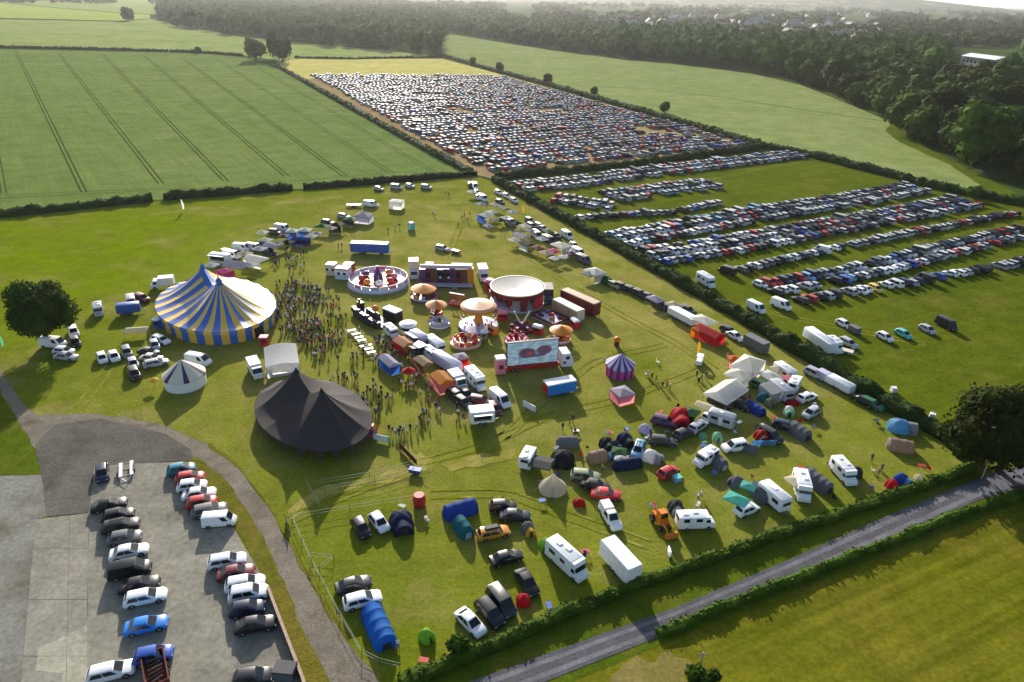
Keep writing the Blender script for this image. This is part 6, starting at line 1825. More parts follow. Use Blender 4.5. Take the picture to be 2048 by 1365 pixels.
tunnel_tent(1437, 924, 40, 3.4, 2.6, 2.0, "grey", "grey drive away awning with a pale roof beside the white camper van", hoops=2, ends="white")
car("suv", 1470, 893, 170, "white", "white four by four next to the red and blue tents", K)
tunnel_tent(1497, 897, 10, 3.0, 2.0, 1.5, "grey", "grey tent on the tail of the white four by four", hoops=2, ends="tan")
dome_tent(1523, 872, 60, 3.2, 2.8, 1.9, "red", "crimson dome tent above the pale blue windbreak", porch="maroon")
t = ride("windbreak", 1527, 893, "pale blue striped windbreak in front of the crimson dome tent", -2, "windbreak")
mb = MB(); mb.box((0, 0, .6), (4.4, .06, 1.1)); mb.build("cloth", [CANVAS], t, COL["skyblue"])
for k in range(5): mb = MB(); mb.tube((-2.2 + k * 1.1, -.05, 0), (-2.2 + k * 1.1, -.05, 1.4), .03, n=4); mb.build("pole", [WOOD], t)
car("suv", 1541, 871, 30, "black", "black four by four right of the crimson dome tent", K)
car("estate", 1572, 852, 15, "navy", "navy estate at the mouth of the big grey awning", K)
tunnel_tent(1598, 862, 35, 4.6, 3.2, 2.1, "grey", "big slate grey tunnel awning behind the navy estate", hoops=3)
car("hatchback", 1622, 826, 150, "silver", "silver hatchback right of the green and white dome", K)
car("estate", 1615, 794, -20, "white", "white estate near the hedge above the silver hatchback", K)
motorhome(1590, 767, -60, "white", "white campervan end on beside the cluster of white tents", L=5.0, W=2.0, H=2.3)
dome_tent(1578, 822, 80, 2.4, 2.2, 1.7, "white", "white topped green dome tent in the middle of the upper camp", porch="mint")
dome_tent(1584, 806, 0, 3.2, 1.8, 1.1, "red", "low red tent behind the white topped green dome")
tunnel_tent(1511, 817, 35, 4.4, 2.6, 1.8, "blue", "royal blue tunnel tent right of the lower white marquee", hoops=3)
dome_tent(1528, 796, 30, 3.0, 2.4, 1.7, "teal", "teal blue dome tent behind the royal blue tunnel tent")
dome_tent(1541, 806, 40, 2.4, 2.2, 1.7, "khaki", "pale olive dome tent against the teal blue one")
caravan(1562, 782, 40, "silver", "grey caravan with an awning in the upper camp", L=5.2, awning="silver")
car("suv", 1522, 772, 20, "green", "dark green four by four in front of the upper grey caravan", K)
gazebo(1541, 752, 30, 4.2, 3.0, "white", "white camp gazebo right of the upper white marquee", h=2.0, rise=.7)
caravan(1569, 745, 35, "white", "white caravan at the back of the upper camp by the hedge", L=4.8)
gazebo(1556, 738, 30, 2.6, 2.6, "cream", "cream gazebo behind the white caravan of the upper camp", h=2.0, rise=.6)
gazebo(1580, 757, 40, 2.6, 2.4, "pink", "pale pink awning tent beside the back white caravan", h=1.9, rise=.5)
gazebo(1452, 784, -33, 7.6, 5.0, "white", "lower white marquee with dark open sides", h=2.4, rise=1.4, name="marquee", cat="marquee", walls=("charcoal", (1,)))
gazebo(1497, 727, -40, 6.6, 4.6, "white", "upper white marquee nearest the hedge", h=2.5, rise=1.4, name="marquee", cat="marquee", walls=("white", (0,)))
gazebo(1478, 748, -36, 4.6, 4.2, "white", "white link marquee between the two larger ones", h=2.1, rise=.8, name="marquee", cat="marquee", walls=("white", (0,)))
gazebo(1468, 716, 0, 2.4, 2.0, "orange", "orange and pink stall cloth at the back of the upper marquee", h=1.9, rise=.4, walls=("pink", (0,)))
car("estate", 1478, 808, 25, "black", "black estate in the shade of the lower white marquee", K)
car("suv", 1440, 804, 20, "charcoal", "charcoal four by four under the corner of the lower white marquee", K)
car("suv", 1630, 748, 25, "silver", "silver four by four with a box trailer by the upper hedge", K)
trailer(1647, 752, 28, 2.6, 1.7, 1.9, "lilac", "pale lilac box trailer behind the silver four by four", z0=.5)
trailer(1680, 769, 28, 5.6, 2.2, 1.9, "white", "low white folding camper along the upper hedge", z0=.5, rounded=True)
car("estate", 1744, 808, 26, "green", "dark green estate in the hedge's shade", K)
car("saloon", 1730, 802, 26, "black", "black saloon nose to tail with the dark green estate", K)
dome_tent(1800, 852, 10, 4.8, 4.0, 2.2, "skyblue", "sky blue dome tent near the hedge corner", porch="silver", door="blue")
tunnel_tent(1801, 891, 10, 4.6, 3.0, 2.0, "tan", "grey brown tunnel tent with a dark end near the hedge corner", hoops=3, ends="navy")
dome_tent(1784, 969, 0, 2.2, 2.0, 1.5, "scarlet", "orange red dome tent against the lane hedge")
dome_tent(1803, 959, 30, 2.6, 2.3, 1.8, "blue", "blue dome tent with a pale top beside the orange red one", porch="skyblue")
dome_tent(1838, 956, 0, 1.6, 1.5, 1.2, "cream", "tiny cream dome tent at the lane hedge corner")
motorhome(1688, 943, 48, "white", "white camper with a dark awning, rightmost in the lane side row", L=5.2, W=2.1, H=2.5)
tunnel_tent(1708, 945, -10, 2.6, 2.2, 1.9, "charcoal", "dark awning against the rightmost camper", hoops=1)
tunnel_tent(1635, 961, 38, 5.6, 2.8, 2.1, "grey", "long silver grey tunnel tent between two white campers", hoops=4)
motorhome(1604, 973, 75, "white", "white motorhome with a tan roof patch in the lane side row", L=5.6, W=2.2, H=2.6)
gazebo(1592, 962, 40, 2.6, 2.6, "cream", "cream awning at the back of the lane side motorhome", h=2.0, rise=.5)
caravan(1548, 994, 40, "white", "white caravan with a grey awning in the lane side row", L=5.0)
tunnel_tent(1522, 985, 40, 4.2, 3.0, 2.2, "grey", "grey awning with a white roof on the back of the caravan", hoops=2, ends="white", )
gazebo(1497, 972, 20, 2.2, 1.8, "turquoise", "turquoise shelter behind the grey awning", h=1.6, rise=.3)
car("hatchback", 1494, 1018, -22, "white", "white hatchback with a black roof in the lane side row", K)
gazebo(1473, 998, 25, 3.2, 2.4, "turquoise", "turquoise fly sheet behind the white hatchback", h=1.6, rise=.5)
dome_tent(1472, 963, 165, 3.2, 2.4, 1.5, "grey", "slate grey tent alone above the turquoise fly sheet")
for k, (x, y) in enumerate(((1786, 784), (1863, 837))):
    p = G(x, y); t = thing("bulk_bag", ("white bulk bag in the parking field above the sky blue tent", "white bulk bag in the parking field beside the large lane tree")[k], "bag", (p.x, p.y, .04), k)
    mb = MB(); mb.box((0, 0, .5), (1.0, 1.0, .95), taper=(.9, .9)); P("sack", mb, t, "white"); 
    for a in (-.4, .4): mb = MB(); mb.tube((a, -.3, .95), (a, .3, 1.25), .04, n=4); P("loop", mb, t, "cream")

# oddments by the rope fence
t = ride("litter_bin", 839, 1010, "red drum bin by the rope fence gateway", 0, "bin")
mb = MB(); mb.lathe([(.85, 0), (.95, .6), (.95, 1.5), (.7, 1.7)], 14, caps=True); P("drum", mb, t, "scarlet"); mb = MB(); mb.disc((0, 0), .75, 1.7, 1.85, 14); P("lid", mb, t, "red")
t = ride("banner_fence", 816, 915, "long brown banner fence leading from the ticket kiosk", 46, "banner")
mb = MB(); mb.box((0, 0, .7), (5.6, .06, 1.0)); mb.build("cloth", [CANVAS], t, COL["brown"])
for k in range(6): mb = MB(); mb.tube((-2.8 + k * 1.12, .05, 0), (-2.8 + k * 1.12, .05, 1.4), .04, n=4); mb.build("post", [WOOD], t)
t = ride("cargo_bike", 831, 948, "blue cargo cart at the end of the brown banner", 10, "cart")
mb = MB(); mb.box((0, 0, .65), (1.8, .9, .6), taper=(1.1, 1.1)); P("tub", mb, t, "blue"); mb = MB(); mb.tube((.9, 0, .8), (1.9, 0, 1.1), .04); mb.build("handle", [STEEL], t); wheels_at(t, (0,), 1.1, .3)
def rope_fence(pts, label, every=4.0, h=1.15):
    q = [G(*a) for a in pts]
    t = thing("rope_fence", label, "fence", (q[0].x, q[0].y, .02))
    for a, b in zip(q, q[1:]):
        L = (b - a).length; k = max(1, int(L / every))
        for i in range(k + 1):
            c_ = a.lerp(b, i / k) - q[0]
            mb = MB(); mb.tube((c_.x, c_.y, 0), (c_.x, c_.y, h), .04, n=5); mb.build("post", [WOOD], t)
        a0, b0 = a - q[0], b - q[0]
        mb = MB()
        for z in (.55, h - .08): mb.tube((a0.x, a0.y, z), (b0.x, b0.y, z), .022, n=4)
        mb.build("rope", [ROPE], t)
ROPE = solid("white_rope", (.34, .38, .30), .8, .1)
rope_fence([(585, 1042), (700, 1022), (835, 1002)], "white rope fence along the top of the near camp")
rope_fence([(585, 1042), (625, 1130), (680, 1235), (724, 1312)], "white rope fence beside the gravel track")
rope_fence([(724, 1312), (760, 1330), (800, 1340)], "short white rope fence at the bottom corner of the camp")
rope_fence([(622, 1118), (668, 1122), (640, 1145)], "stray triangle of white rope beside the track fence")
rope_fence([(614, 972), (642, 1020)], "short white rope fence below the black tent")
rope_fence([(640, 972), (740, 956), (822, 934)], "upper white rope fence below the black tent")
rope_fence([(650, 985), (750, 968), (828, 946)], "lower white rope fence below the black tent")
t = ride("gate", 576, 1055, "dark steel field gate folded back at the track corner", 70, "gate")
mb = MB(); mb.box((0, 0, .65), (2.2, .06, 1.1)); mb.build("panel", [TRIM], t)
for x in (-1.1, 1.1): mb = MB(); mb.tube((x, 0, 0), (x, 0, 1.5), .08); mb.build("post", [WOOD], t)
for px, py, h, lb in ((1963, 958, 5.5, "pale wooden pole beside the lane near the large tree"), (1398, 1345, 3.2, "thin pole at the bottom edge of the hay meadow")):
    t = ride("wooden_pole", px, py, lb, 0, "pole")
    mb = MB(); mb.tube((0, 0, 0), (0, 0, h), .11, .08); mb.build("shaft", [solid("pale_pole", (.45, .40, .33), .8)], t)
    mb = MB(); mb.box((0, 0, h - .3), (1.3, .1, .1)); mb.build("cross_arm", [WOOD], t)
bush_c = crown_mesh("bush_crown", 1.5, .1, 2.6, 900, .26, 91, lobes=6)
bush_t = trunk_mesh("bush_trunk", .6, .1, 1.2, 3, 2)
tree(bush_c, bush_t, G(1392, 1372), 1.0, 0, "dark bush at the bottom edge of the hay meadow", name="bush", cat="bush")
tree(bush_c, bush_t, G(1425, 1362), .6, 2, "smaller dark bush right of the bottom edge one", name="bush", cat="bush")
tree(bush_c, bush_t, G(918, 1305), .9, 1, "dark bush in a notch of the lane hedge", name="bush", cat="bush")
trailer(1640, 682, 35, 9.0, 2.4, 2.7, "white", "long white horsebox trailer at the edge of the parking field", rounded=True)
# ------------------------------------------------------------------ parking field
HAZE = 0.000038
PALC = [("silver", 27), ("white", 30), ("grey", 11), ("black", 15), ("navy", 9), ("blue", 5), ("red", 6), ("charcoal", 8), ("skyblue", 2), ("maroon", 2), ("brown", 1), ("green", 1), ("cream", 1)]
PALF = [(a, b * (1.2 if a == "silver" else 3 if a in ("red", "blue", "skyblue", "maroon", "teal", "tan") else 1)) for a, b in PALC]
KINDS_ = [("hatchback", 40), ("saloon", 14), ("estate", 16), ("suv", 16), ("people_carrier", 7), ("van", 4)]
pick = lambda L, r: r.choices([a for a, _ in L], [b for _, b in L])[0]
car("van", 1512, 617, 26, "white", "long white van at the near end of the lowest parking row", level=2)
car("van", 1562, 611, 22, "white", "white van second from the near end of the lowest parking row", level=2)
motorhome(1412, 562, 30, "white", "white motorhome at the near end of the third lowest parking row", L=6.2)
motorhome(1668, 692, 38, "white", "white lorry cab pulling the horsebox", L=4.4, W=2.3, H=2.7)
car("hatchback", 1688, 648, 28, "white", "white hatchback towing a small trailer near the horsebox", level=2)
trailer(1709, 660, 28, 2.4, 1.6, 1.6, "grey", "small grey trailer behind the white hatchback", z0=.4)
car("estate", 1697, 686, 30, "silver", "silver estate beside the horsebox", level=2)
trailer(1688, 703, 14, 3.6, 1.6, .8, "cream", "low cream trailer at the front of the horsebox lorry", z0=.35)
car("hatchback", 1770, 674, 28, "white", "white hatchback in the scattered line below the lowest parking row", level=2)
car("hatchback", 1807, 668, 28, "turquoise", "bright green hatchback in the scattered line below the parking rows", level=2)
car("hatchback", 1855, 659, 28, "silver", "silver hatchback left of the long black van", level=2)
car("van", 1893, 650, 28, "black", "long black van alone at the right of the parking field", level=2)
car("estate", 1752, 577, 32, "yellow", "bright yellow estate in the lower parking rows", level=2)

HAND = [o for o in C.objects if o.parent is None and o.get("category")]
ROWS = [  # name, polyline px, lines deep, heading of the noses in the image
    ("lowest row", [(1600, 604), (1720, 585), (1850, 562), (1960, 543), (2090, 520)], 1),
    ("second lowest row", [(1548, 588), (1650, 570), (1760, 548), (1880, 515), (2080, 468)], 2),
    ("third lowest row", [(1452, 548), (1560, 524), (1700, 492), (1850, 463), (2035, 428)], 1),
    ("fourth lowest row", [(1305, 516), (1450, 494), (1600, 466), (1780, 434), (1935, 405)], 3),
    ("fifth lowest row", [(1240, 481), (1400, 452), (1530, 428), (1700, 402), (1830, 378)], 3),
    ("sixth lowest row", [(1160, 438), (1250, 432), (1340, 428), (1435, 408)], 1),
    ("sixth lowest row", [(1106, 405), (1160, 410), (1225, 424)], 2),
    ("seventh lowest row", [(1222, 396), (1300, 384), (1420, 370)], 3),
    ("top row", [(1040, 376), (1150, 366), (1300, 346), (1450, 328), (1592, 311)], 3)]
rr = random.Random(41)
cand = []
for nm, pl, deep in ROWS:
    q = [G(*a) for a in pl]
    d0 = (q[-1] - q[0]).normalized()
    nn = Vector((-d0.y, d0.x, 0))
    if nn.y < 0: nn = -nn
    for ln in range(deep):
        off = nn * ((ln - (deep - 1) * .5) * 5.1 + (2.5 if deep == 2 else 0))
        s = 0.0
        for a, b in zip(q, q[1:]):
            L = (b - a).length; u = s
            while u < L:
                p = a.lerp(b, u / L) + off
                if rr.random() > .07:
                    cand.append([nm, ln, deep, p + Vector((rr.uniform(-.3, .3), rr.uniform(-.5, .5), 0)), math.atan2(nn.y, nn.x) + (0 if ln % 2 == 0 else math.pi) + rr.uniform(-.12, .12) + .10, pick(KINDS_, rr), pick(PALC, rr)])
                u += rr.choice((2.45, 2.55, 2.7, 2.9))
            s = u - L
for c_ in cand:   # leave room for the cars placed by hand
    c_.append(min((Vector((o.location.x, o.location.y, 0)) - Vector((c_[3].x, c_[3].y, 0))).length for o in HAND))
cand = [c_ for c_ in cand if c_[-1] > 3.0]
seen = [c_ for c_ in cand if in_frame(c_[3].x, c_[3].y, 10)]
seen.sort(key=lambda c_: c_[3].x ** 2 + c_[3].y ** 2)
N_IND = 165
ind = seen[:N_IND]
counts = {}
KN = dict(hatchback="hatchback", saloon="saloon", estate="estate", suv="four by four", people_carrier="people carrier", van="van")
CN = dict(grey="dark grey", navy="navy", charcoal="charcoal", skyblue="pale blue", cream="cream")
byrow = {}
for c_ in ind: byrow.setdefault((c_[0], c_[1]), []).append(c_)
for (nm, ln), L in byrow.items():
    L.sort(key=lambda c_: c_[3].x)
    for c_ in L:
        deep = c_[2]
        key = (nm, ln, c_[6])
        counts[key] = counts.get(key, 0) + 1
        tot = sum(1 for z in L if z[6] == c_[6])
        cn = CN.get(c_[6], c_[6])
        where = f"the {nm}" if deep == 1 else f"the {nm}'s {'front' if ln == 0 else 'back' if ln == deep - 1 else 'middle'} line"
        lab = f"only {cn} {KN[c_[5]]} in {where}" if tot == 1 else f"{cn} {KN[c_[5]]}, {ordinal(counts[key])} {cn} one along {where}"
        car(c_[5], 0, 0, 0, c_[6], lab, "cars parked in rows on the grass", level=0 if c_[3].length > 215 else 1, loc=c_[3], rz=c_[4])

# ------------------------------------------------------------------ all the farther cars as one mass
def tiny(mb, cols, p, rz, kind, col, rr):
    col = tuple(min(q, .62) * .92 for q in col)
    L, W, H, belt, hood, a0, a1, r1, r0 = CARS[kind]
    h, w_ = L / 2, W / 2
    cs, sn = math.cos(rz), math.sin(rz)
    def T(x, y, z): return (p.x + x * cs - y * sn, p.y + x * sn + y * cs, z + .05)
    def quad(q, m, c):
        mb.poly([T(*v) for v in q], m); cols.append(c)
    g = (.02, .022, .025)
    lo = [(h, .55 * hood), (h - .3, hood), (a0 * h, belt), (r0 * h, belt), (-h, belt - .25)]
    for s in (-1, 1):
        pts = [(h - .05, s * w_, .28), (-h + .05, s * w_, .28)] + [(x, s * w_, z) for x, z in reversed(lo)]
        quad(pts if s < 0 else pts[::-1], 0, col)
        pts = [(a0 * h, s * w_ * .95, belt), (r0 * h, s * w_ * .95, belt), (r1 * h, s * w_ * .78, H), (a1 * h, s * w_ * .78, H)]
        quad(pts if s > 0 else pts[::-1], 1, g)
        for x in (h * .62, -h * .6):
            quad([(x - .32, s * (w_ + .02), .02), (x + .32, s * (w_ + .02), .02), (x + .25, s * (w_ + .02), .6), (x - .25, s * (w_ + .02), .6)][::-s], 1, g)
    for (x1, z1), (x2, z2) in zip(lo, lo[1:]):
        if (x1, z1) == lo[2]: continue
        quad([(x1, -w_, z1), (x1, w_, z1), (x2, w_, z2), (x2, -w_, z2)], 0, col)
    quad([(h, -w_, .28), (h, w_, .28), (h, w_, lo[0][1]), (h, -w_, lo[0][1])], 0, col)
    quad([(-h, w_, .28), (-h, -w_, .28), (-h, -w_, lo[-1][1]), (-h, w_, lo[-1][1])], 0, col)
    quad([(a0 * h, -w_ * .95, belt), (a0 * h, w_ * .95, belt), (a1 * h, w_ * .78, H), (a1 * h, -w_ * .78, H)], 1, g)
    quad([(a1 * h, -w_ * .78, H), (a1 * h, w_ * .78, H), (r1 * h, w_ * .78, H), (r1 * h, -w_ * .78, H)], 0, col)
    quad([(r1 * h, -w_ * .78, H), (r1 * h, w_ * .78, H), (r0 * h, w_ * .95, belt), (r0 * h, -w_ * .95, belt)], 1 if kind != "van" else 0, g if kind != "van" else col)

mb, cols = MB(), []
iset = set(id(c_) for c_ in ind)
for c_ in cand:
    if id(c_) not in iset and in_frame(c_[3].x, c_[3].y, 120):
        tiny(mb, cols, c_[3], c_[4], c_[5], COL[c_[6]], rr)
POLY = [(622, 151), (960, 152), (1010, 156), (1240, 220), (1500, 289), (1440, 304), (1250, 328), (990, 351), (945, 333), (836, 272), (715, 204)]
PP = [(G(*a).x, G(*a).y) for a in POLY]
A, B = G(985, 345), G(1490, 293)
dx = (B - A).normalized(); dy = Vector((-dx.y, dx.x, 0))
if dy.y < 0: dy = -dy
v = 2.0; row = 0
while v < 420:
    ln = row % 2
    u = -420.0
    gapn = rr.random()
    while u < 420:
        p = A + dx * u + dy * (v + rr.uniform(-.9, .9) + 2.5 * noise.noise(Vector((u * .03, v * .05, 2))))
        drop = .15 + (.6 if noise.noise(Vector((p.x * .02, p.y * .03, 1))) > .40 else 0)
        if inside(p.x, p.y, PP) and rr.random() > drop:
            tiny(mb, cols, p, math.atan2(dy.y, dy.x) + (math.pi if ln else 0) + rr.uniform(-.3, .3) + .25 + .3 * noise.noise(Vector((u * .02, v * .03, 7))), pick(KINDS_, rr), COL[pick(PALF, rr)], rr)
        u += rr.uniform(2.5, 3.5)
    v += 5.4 if ln == 0 else rr.uniform(7.0, 9.5)
    row += 1
me = mb.mesh("distant_cars", [])
ca = me.color_attributes.new("paint", "FLOAT_COLOR", "CORNER")
buf = []
for pol, c_ in zip(me.polygons, cols):
    buf.extend(list(c_) * 0 + [x for _ in range(pol.loop_total) for x in (*c_, 1)])
ca.data.foreach_set("color", buf)
m, n, p_, out = new_mat("distant_car_paint")
at = nd(n, "ShaderNodeVertexColor"); at.layer_name = "paint"
n.links.new(at.outputs[0], p_.inputs["Base Color"]); p_.inputs["Roughness"].default_value = .6; p_.inputs["Specular IOR Level"].default_value = .2
me.materials.append(m); me.materials.append(solid("distant_glass", (.03, .035, .04), .25, 0, spec=.5))
o = put("distant_cars", me); o["kind"] = "stuff"; o["label"] = "mass of cars parked beyond the nearest rows"

# ------------------------------------------------------------------ houses of the far town
rr = random.Random(8)
HW = [solid(f"render_wall_{i}", c_, .8, .1) for i, c_ in enumerate(((.75, .72, .66), (.82, .80, .77), (.55, .40, .33)))]
HR = [solid(f"roof_tiles_{i}", c_, .8, .15) for i, c_ in enumerate(((.34, .24, .20), (.30, .29, .29), (.42, .36, .33)))]
def house_mesh(i):
    mb = MB(); L, W, h = (11, 8, 5.6) if i % 2 == 0 else (16, 8, 5.4)
    mb.box((0, 0, h / 2), (L, W, h))
    wall = mb.mesh("house_wall", [HW[i % 3]])
    mb = MB(); e = .4
    mb.loft([[(x, -W / 2 - e, h), (x, 0, h + 3.2), (x, W / 2 + e, h), (x, W / 2 + e - .3, h - .12), (x, -W / 2 - e + .3, h - .12)] for x in (-L / 2 - e, L / 2 + e)])
    roof = mb.mesh("house_roof", [HR[(i + i // 3) % 3]])
    mb = MB(); mb.box((L * .3, 0, h + 3.2), (1.0, .8, 2.2)); ch = mb.mesh("house_chimney", [HW[2]])
    return wall, roof, ch
HM = [house_mesh(i) for i in range(6)]
hs = []
while len(hs) < 100:
    px, py = rr.uniform(1080, 1760), rr.uniform(34, 104)
    if py > 34 + (px - 1000) * .12: continue
    if any(abs(px - a) < 13 and abs(py - b) < 4 for a, b in hs): continue
    hs.append((px, py))
for k, (px, py) in enumerate(hs):
    p = G(px, py)
    t = thing("town_house", "small pale house among the trees of the distant town", "house", (p.x, p.y, 0), rr.uniform(0, 3.14), "houses of the distant town")
    sc = rr.uniform(1.3, 2.1); t.scale = (sc, sc, sc * 1.25)
    a, b, c_ = HM[k % 6]
    put("wall", a, t); r_ = put("roof", b, t); put("chimney", c_, r_)
p = G(1968, 134); t = thing("long_building", "long white roofed building among the trees on the right", "building", (p.x, p.y, 0), heading(1968, 134, 8))
mb = MB(); mb.box((0, 0, 5), (58, 22, 10)); P("wall", mb, t, "silver")
mb = MB(); mb.loft([[(x, -12, 10), (x, 0, 13.5), (x, 12, 10), (x, 11, 9.8), (x, -11, 9.8)] for x in (-30, 30)]); P("roof", mb, t, "white")
for k in range(8): win(t, (-24 + k * 7, -11.05, 5), (4, .1, 3))

# ------------------------------------------------------------------ folding tables and chairs beside the tents
rr = random.Random(19)
hosts = [o for o in HAND if o.get("category") in ("tent", "caravan", "motorhome") and len(o["label"].split()) <= 10 and pix(o.location.x, o.location.y)[1] > 790 and pix(o.location.x, o.location.y)[0] > 780]
def mesh_table():
    mb = MB(); mb.box((0, 0, .68), (1.1, .65, .05)); top = mb.mesh("tabletop", [PANEL]); mb = MB()
    for a in (-.45, .45):
        for b in (-.25, .25): mb.tube((a, b, 0), (a, b, .66), .03, n=4)
    return top, mb.mesh("frame", [STEEL])
def mesh_chair():
    mb = MB(); mb.box((0, 0, .42), (.52, .5, .05)); a_ = mb.mesh("seat", [CANVAS]); mb = MB(); mb.loft([[(-.24, y, .45), (-.36, y, .95), (-.33, y, .96), (-.2, y, .46)] for y in (-.25, .25)]); b_ = mb.mesh("backrest", [CANVAS]); mb = MB()
    for a in (-.22, .22):
        for b in (-.22, .22): mb.tube((a, b, 0), (-a * .6, b, .42), .025, n=4)
    return a_, b_, mb.mesh("frame", [STEEL])
TT, CC = mesh_table(), mesh_chair()
solidset = [(o.location.x, o.location.y) for o in HAND]
for h_ in hosts:
    c0 = h_["label"]
    for what in ("table", "chair"):
        for _ in range(12):
            a = rr.uniform(0, 6.28); q = rr.uniform(3.0, 4.0)
            x, y = h_.location.x + q * math.cos(a), h_.location.y + q * math.sin(a)
            a_, b_ = pix(x, y)
            if b_ > 1312 - (a_ - 950) * .376 - 22: continue
            if all((x - u) ** 2 + (y - v_) ** 2 > 6.0 for u, v_ in solidset): break
        else: continue
        solidset.append((x + 9999 * (what == "table"), y))
        cn = rr.choice(("white", "silver", "green", "navy", "blue", "red"))
        if what == "table":
            t = thing("camp_table", f"folding table by the {c0}", "table", (x, y, .04), rr.uniform(0, 3), "camp furniture beside the tents")
            put("tabletop", TT[0], t, COL[cn]); put("frame", TT[1], t)
        else:
            t = thing("camp_chair", f"folding chair by the {c0}", "chair", (x, y, .04), rr.uniform(0, 6), "camp furniture beside the tents")
            put("seat", CC[0], t, COL[cn]); put("backrest", CC[1], t, COL[cn]); put("frame", CC[2], t)

# ------------------------------------------------------------------ people
rr = random.Random(3)
TOPS = [("black", 30), ("charcoal", 14), ("navy", 12), ("white", 16), ("grey", 8), ("red", 8), ("blue", 7), ("pink", 3), ("tan", 4), ("green", 3), ("maroon", 4)]
taken = []
blocks = [(o.location.x, o.location.y) for o in C.objects if o.parent is None and o.get("category") in ("picnic table", "gazebo", "kiosk", "food stall", "stall")]
CROWD = []
def crowd(poly, n, clump=0.5, seed=1):
    r2 = random.Random(seed)
    P_ = [(G(*a).x, G(*a).y) for a in poly]
    x0, x1 = min(a[0] for a in P_), max(a[0] for a in P_); y0, y1 = min(a[1] for a in P_), max(a[1] for a in P_)
    got, tries = 0, 0
    while got < n and tries < 20000:
        tries += 1
        x, y = r2.uniform(x0, x1), r2.uniform(y0, y1)
        if not inside(x, y, P_) or noise.noise(Vector((x * .13, y * .13, seed))) < -.12 + clump * .2 * r2.random(): continue
        for _ in range(r2.choice((1, 2, 2, 3, 4))):
            a, b = x + r2.gauss(0, .7), y + r2.gauss(0, .7)
            if any((a - c_) ** 2 + (b - d) ** 2 < .30 for c_, d in taken) or any((a - c_) ** 2 + (b - d) ** 2 < 2.6 for c_, d in blocks): continue
            taken.append((a, b))
            CROWD.append((a, b, pick(TOPS, r2)))
            got += 1
crowd([(548, 575), (600, 565), (690, 605), (695, 640), (770, 700), (800, 745), (700, 720), (640, 740), (612, 700), (560, 660), (545, 620)], 190, .3, 2)
crowd([(560, 570), (640, 570), (690, 620), (680, 700), (620, 720), (560, 650)], 90, .2, 5)
crowd([(540, 500), (600, 500), (690, 590), (640, 600), (550, 570)], 40, .5, 7)
crowd([(690, 740), (810, 770), (850, 860), (790, 880), (745, 850), (660, 770)], 66, .5, 9)
crowd([(760, 680), (810, 700), (860, 760), (840, 775), (790, 740), (745, 690)], 44, .3, 12)
crowd([(800, 700), (870, 760), (950, 830), (930, 850), (840, 800), (790, 740)], 26, .3, 15)
crowd([(545, 590), (620, 600), (640, 690), (600, 700), (550, 640)], 40, .2, 21)
EXPL = [(776, 465), (790, 457), (799, 457), (866, 430), (870, 434), (916, 455), (925, 440), (891, 390), (897, 394), (677, 497), (684, 497), (848, 838), (853, 832), (873, 822), (879, 828), (801, 866), (808, 864), (797, 872), (814, 872),
        (1303, 760), (1312, 764), (1324, 779), (1333, 776), (1340, 780), (1393, 755), (1396, 770), (1402, 763), (1411, 758), (1742, 924), (1755, 952), (1761, 945), (1204, 945), (1395, 1002), (1401, 997), (1145, 845), (1139, 849), (1125, 862),
        (1454, 720), (1460, 726), (940, 433), (936, 446), (929, 436), (1017, 451), (1024, 455), (1008, 470), (1745, 527)]
for x, y in EXPL:
    person(x, y, "white" if (x, y) in ((1395, 1002), (1401, 997)) else pick(TOPS, rr))
CROWD.sort(key=lambda c_: c_[0] ** 2 + c_[1] ** 2)
for a, b, col in CROWD[:300 - len(EXPL)]:
    person(0, 0, col, loc=Vector((a, b, 0)))
cm, cc = MB(), []
for a, b, col in CROWD[300 - len(EXPL):]:
    src = PEOPLE[rr.randrange(4)]; rz = rr.uniform(0, 6.28); cs, sn = math.cos(rz), math.sin(rz); i0 = len(cm.v)
    cm.v.extend((a + v.co.x * cs - v.co.y * sn, b + v.co.x * sn + v.co.y * cs, v.co.z + .04) for v in src.vertices)
    for pl in src.polygons:
        cm.f.append(tuple(i0 + q for q in pl.vertices)); cm.m.append(pl.material_index); cc.extend([x for _ in pl.vertices for x in (*COL[col], 1)])
me = cm.mesh("crowd", [])
ca = me.color_attributes.new("paint", "FLOAT_COLOR", "CORNER"); ca.data.foreach_set("color", cc)
m, n, p_, out = new_mat("crowd_clothing"); at = nd(n, "ShaderNodeVertexColor"); at.layer_name = "paint"; n.links.new(at.outputs[0], p_.inputs["Base Color"]); p_.inputs["Roughness"].default_value = .9
for q in (m, JEANS, SKIN, HAIR): me.materials.append(q)
o = put("crowd", me); o["kind"] = "stuff"; o["label"] = "rest of the crowd beyond the nearest people"
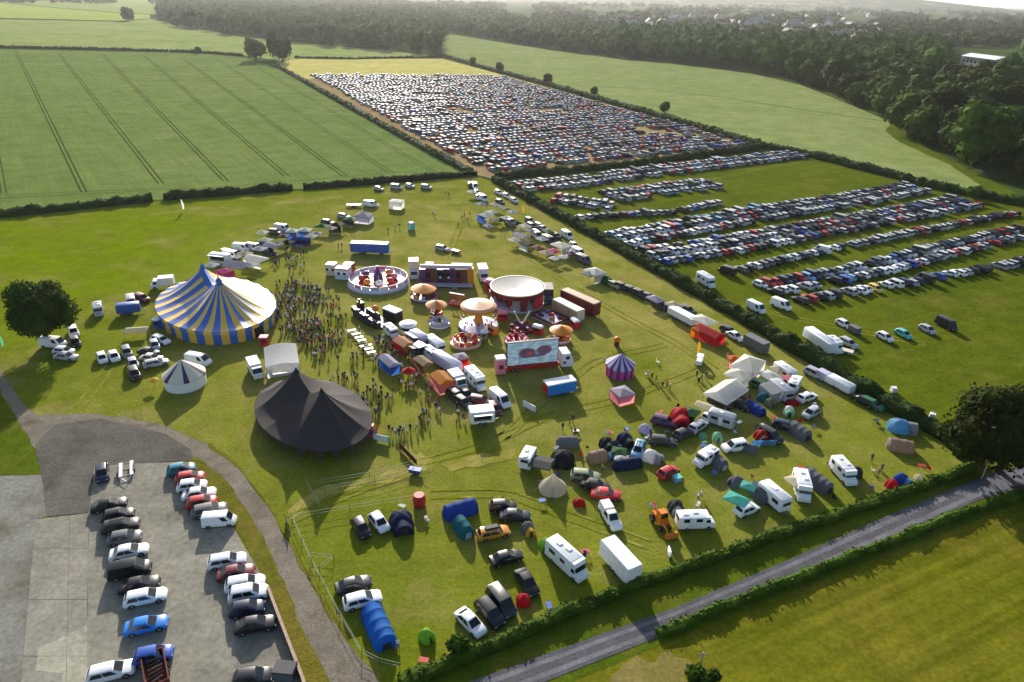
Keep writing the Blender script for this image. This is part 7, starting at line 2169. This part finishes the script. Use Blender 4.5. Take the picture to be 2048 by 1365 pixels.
# a label for each: colour, then how near it stands to a landmark among people in that colour
LM = [("striped big top", (470, 640)), ("white stage marquee", (585, 735)), ("black tent", (690, 860)), ("picnic tables", (722, 690)), ("black train ride", (735, 640)), ("pink pay kiosk", (687, 549)), ("blue gazebo", (776, 728)),
      ("red parasol", (818, 760)), ("ticket kiosk", (744, 873)), ("long blue trailer", (740, 497)), ("turquoise cabin", (823, 460)), ("purple striped tent", (1240, 745)), ("small white buggy", (1399, 722)), ("lower white marquee", (1452, 784)),
      ("bell tent", (1105, 976)), ("orange digger", (1323, 1052)), ("sky blue dome tent", (1800, 852)), ("blue fronted gazebo", (972, 435)), ("bright blue gazebo", (601, 482)), ("peach roofed food stall", (805, 690)), ("yellow estate", (1752, 577)), ("pale lilac gazebo", (480, 540))]
LM = [(a, G(*b)) for a, b in LM]
grp = {}
for o, col, x, y in PPL:
    nm, q = min(LM, key=lambda l: (l[1].x - x) ** 2 + (l[1].y - y) ** 2)
    grp.setdefault((nm, col), []).append((math.hypot(q.x - x, q.y - y), o.name, o))
for (nm, col), L in grp.items():
    L.sort()
    cn = {"charcoal": "charcoal", "grey": "grey", "maroon": "dark red"}.get(col, col)
    for k, (_, _, o) in enumerate(L):
        lab = f"person in a {cn} top, {'closest' if k == 0 else ordinal(k + 1) + ' closest'} in {cn} to the {nm}" if len(L) > 1 else f"only person in a {cn} top near the {nm}"
        tag(o, lab, "person", "people walking about the show ground")

# ------------------------------------------------------------------ the air
mb = MB(); mb.box((0, 15700, 99), (64800, 33000, 204)); hz = mb.build("haze", [])
m = bpy.data.materials.new("haze_air"); m.use_nodes = True; n = m.node_tree
for k in list(n.nodes): n.nodes.remove(k)
out = n.nodes.new("ShaderNodeOutputMaterial"); vv = n.nodes.new("ShaderNodeVolumePrincipled")
vv.inputs["Color"].default_value = (.95, .97, 1.0, 1); vv.inputs["Density"].default_value = HAZE; vv.inputs["Anisotropy"].default_value = .55
n.links.new(vv.outputs[0], out.inputs["Volume"])
hz.data.materials.append(m); hz["kind"] = "stuff"; hz["label"] = "hazy summer air over the fields"
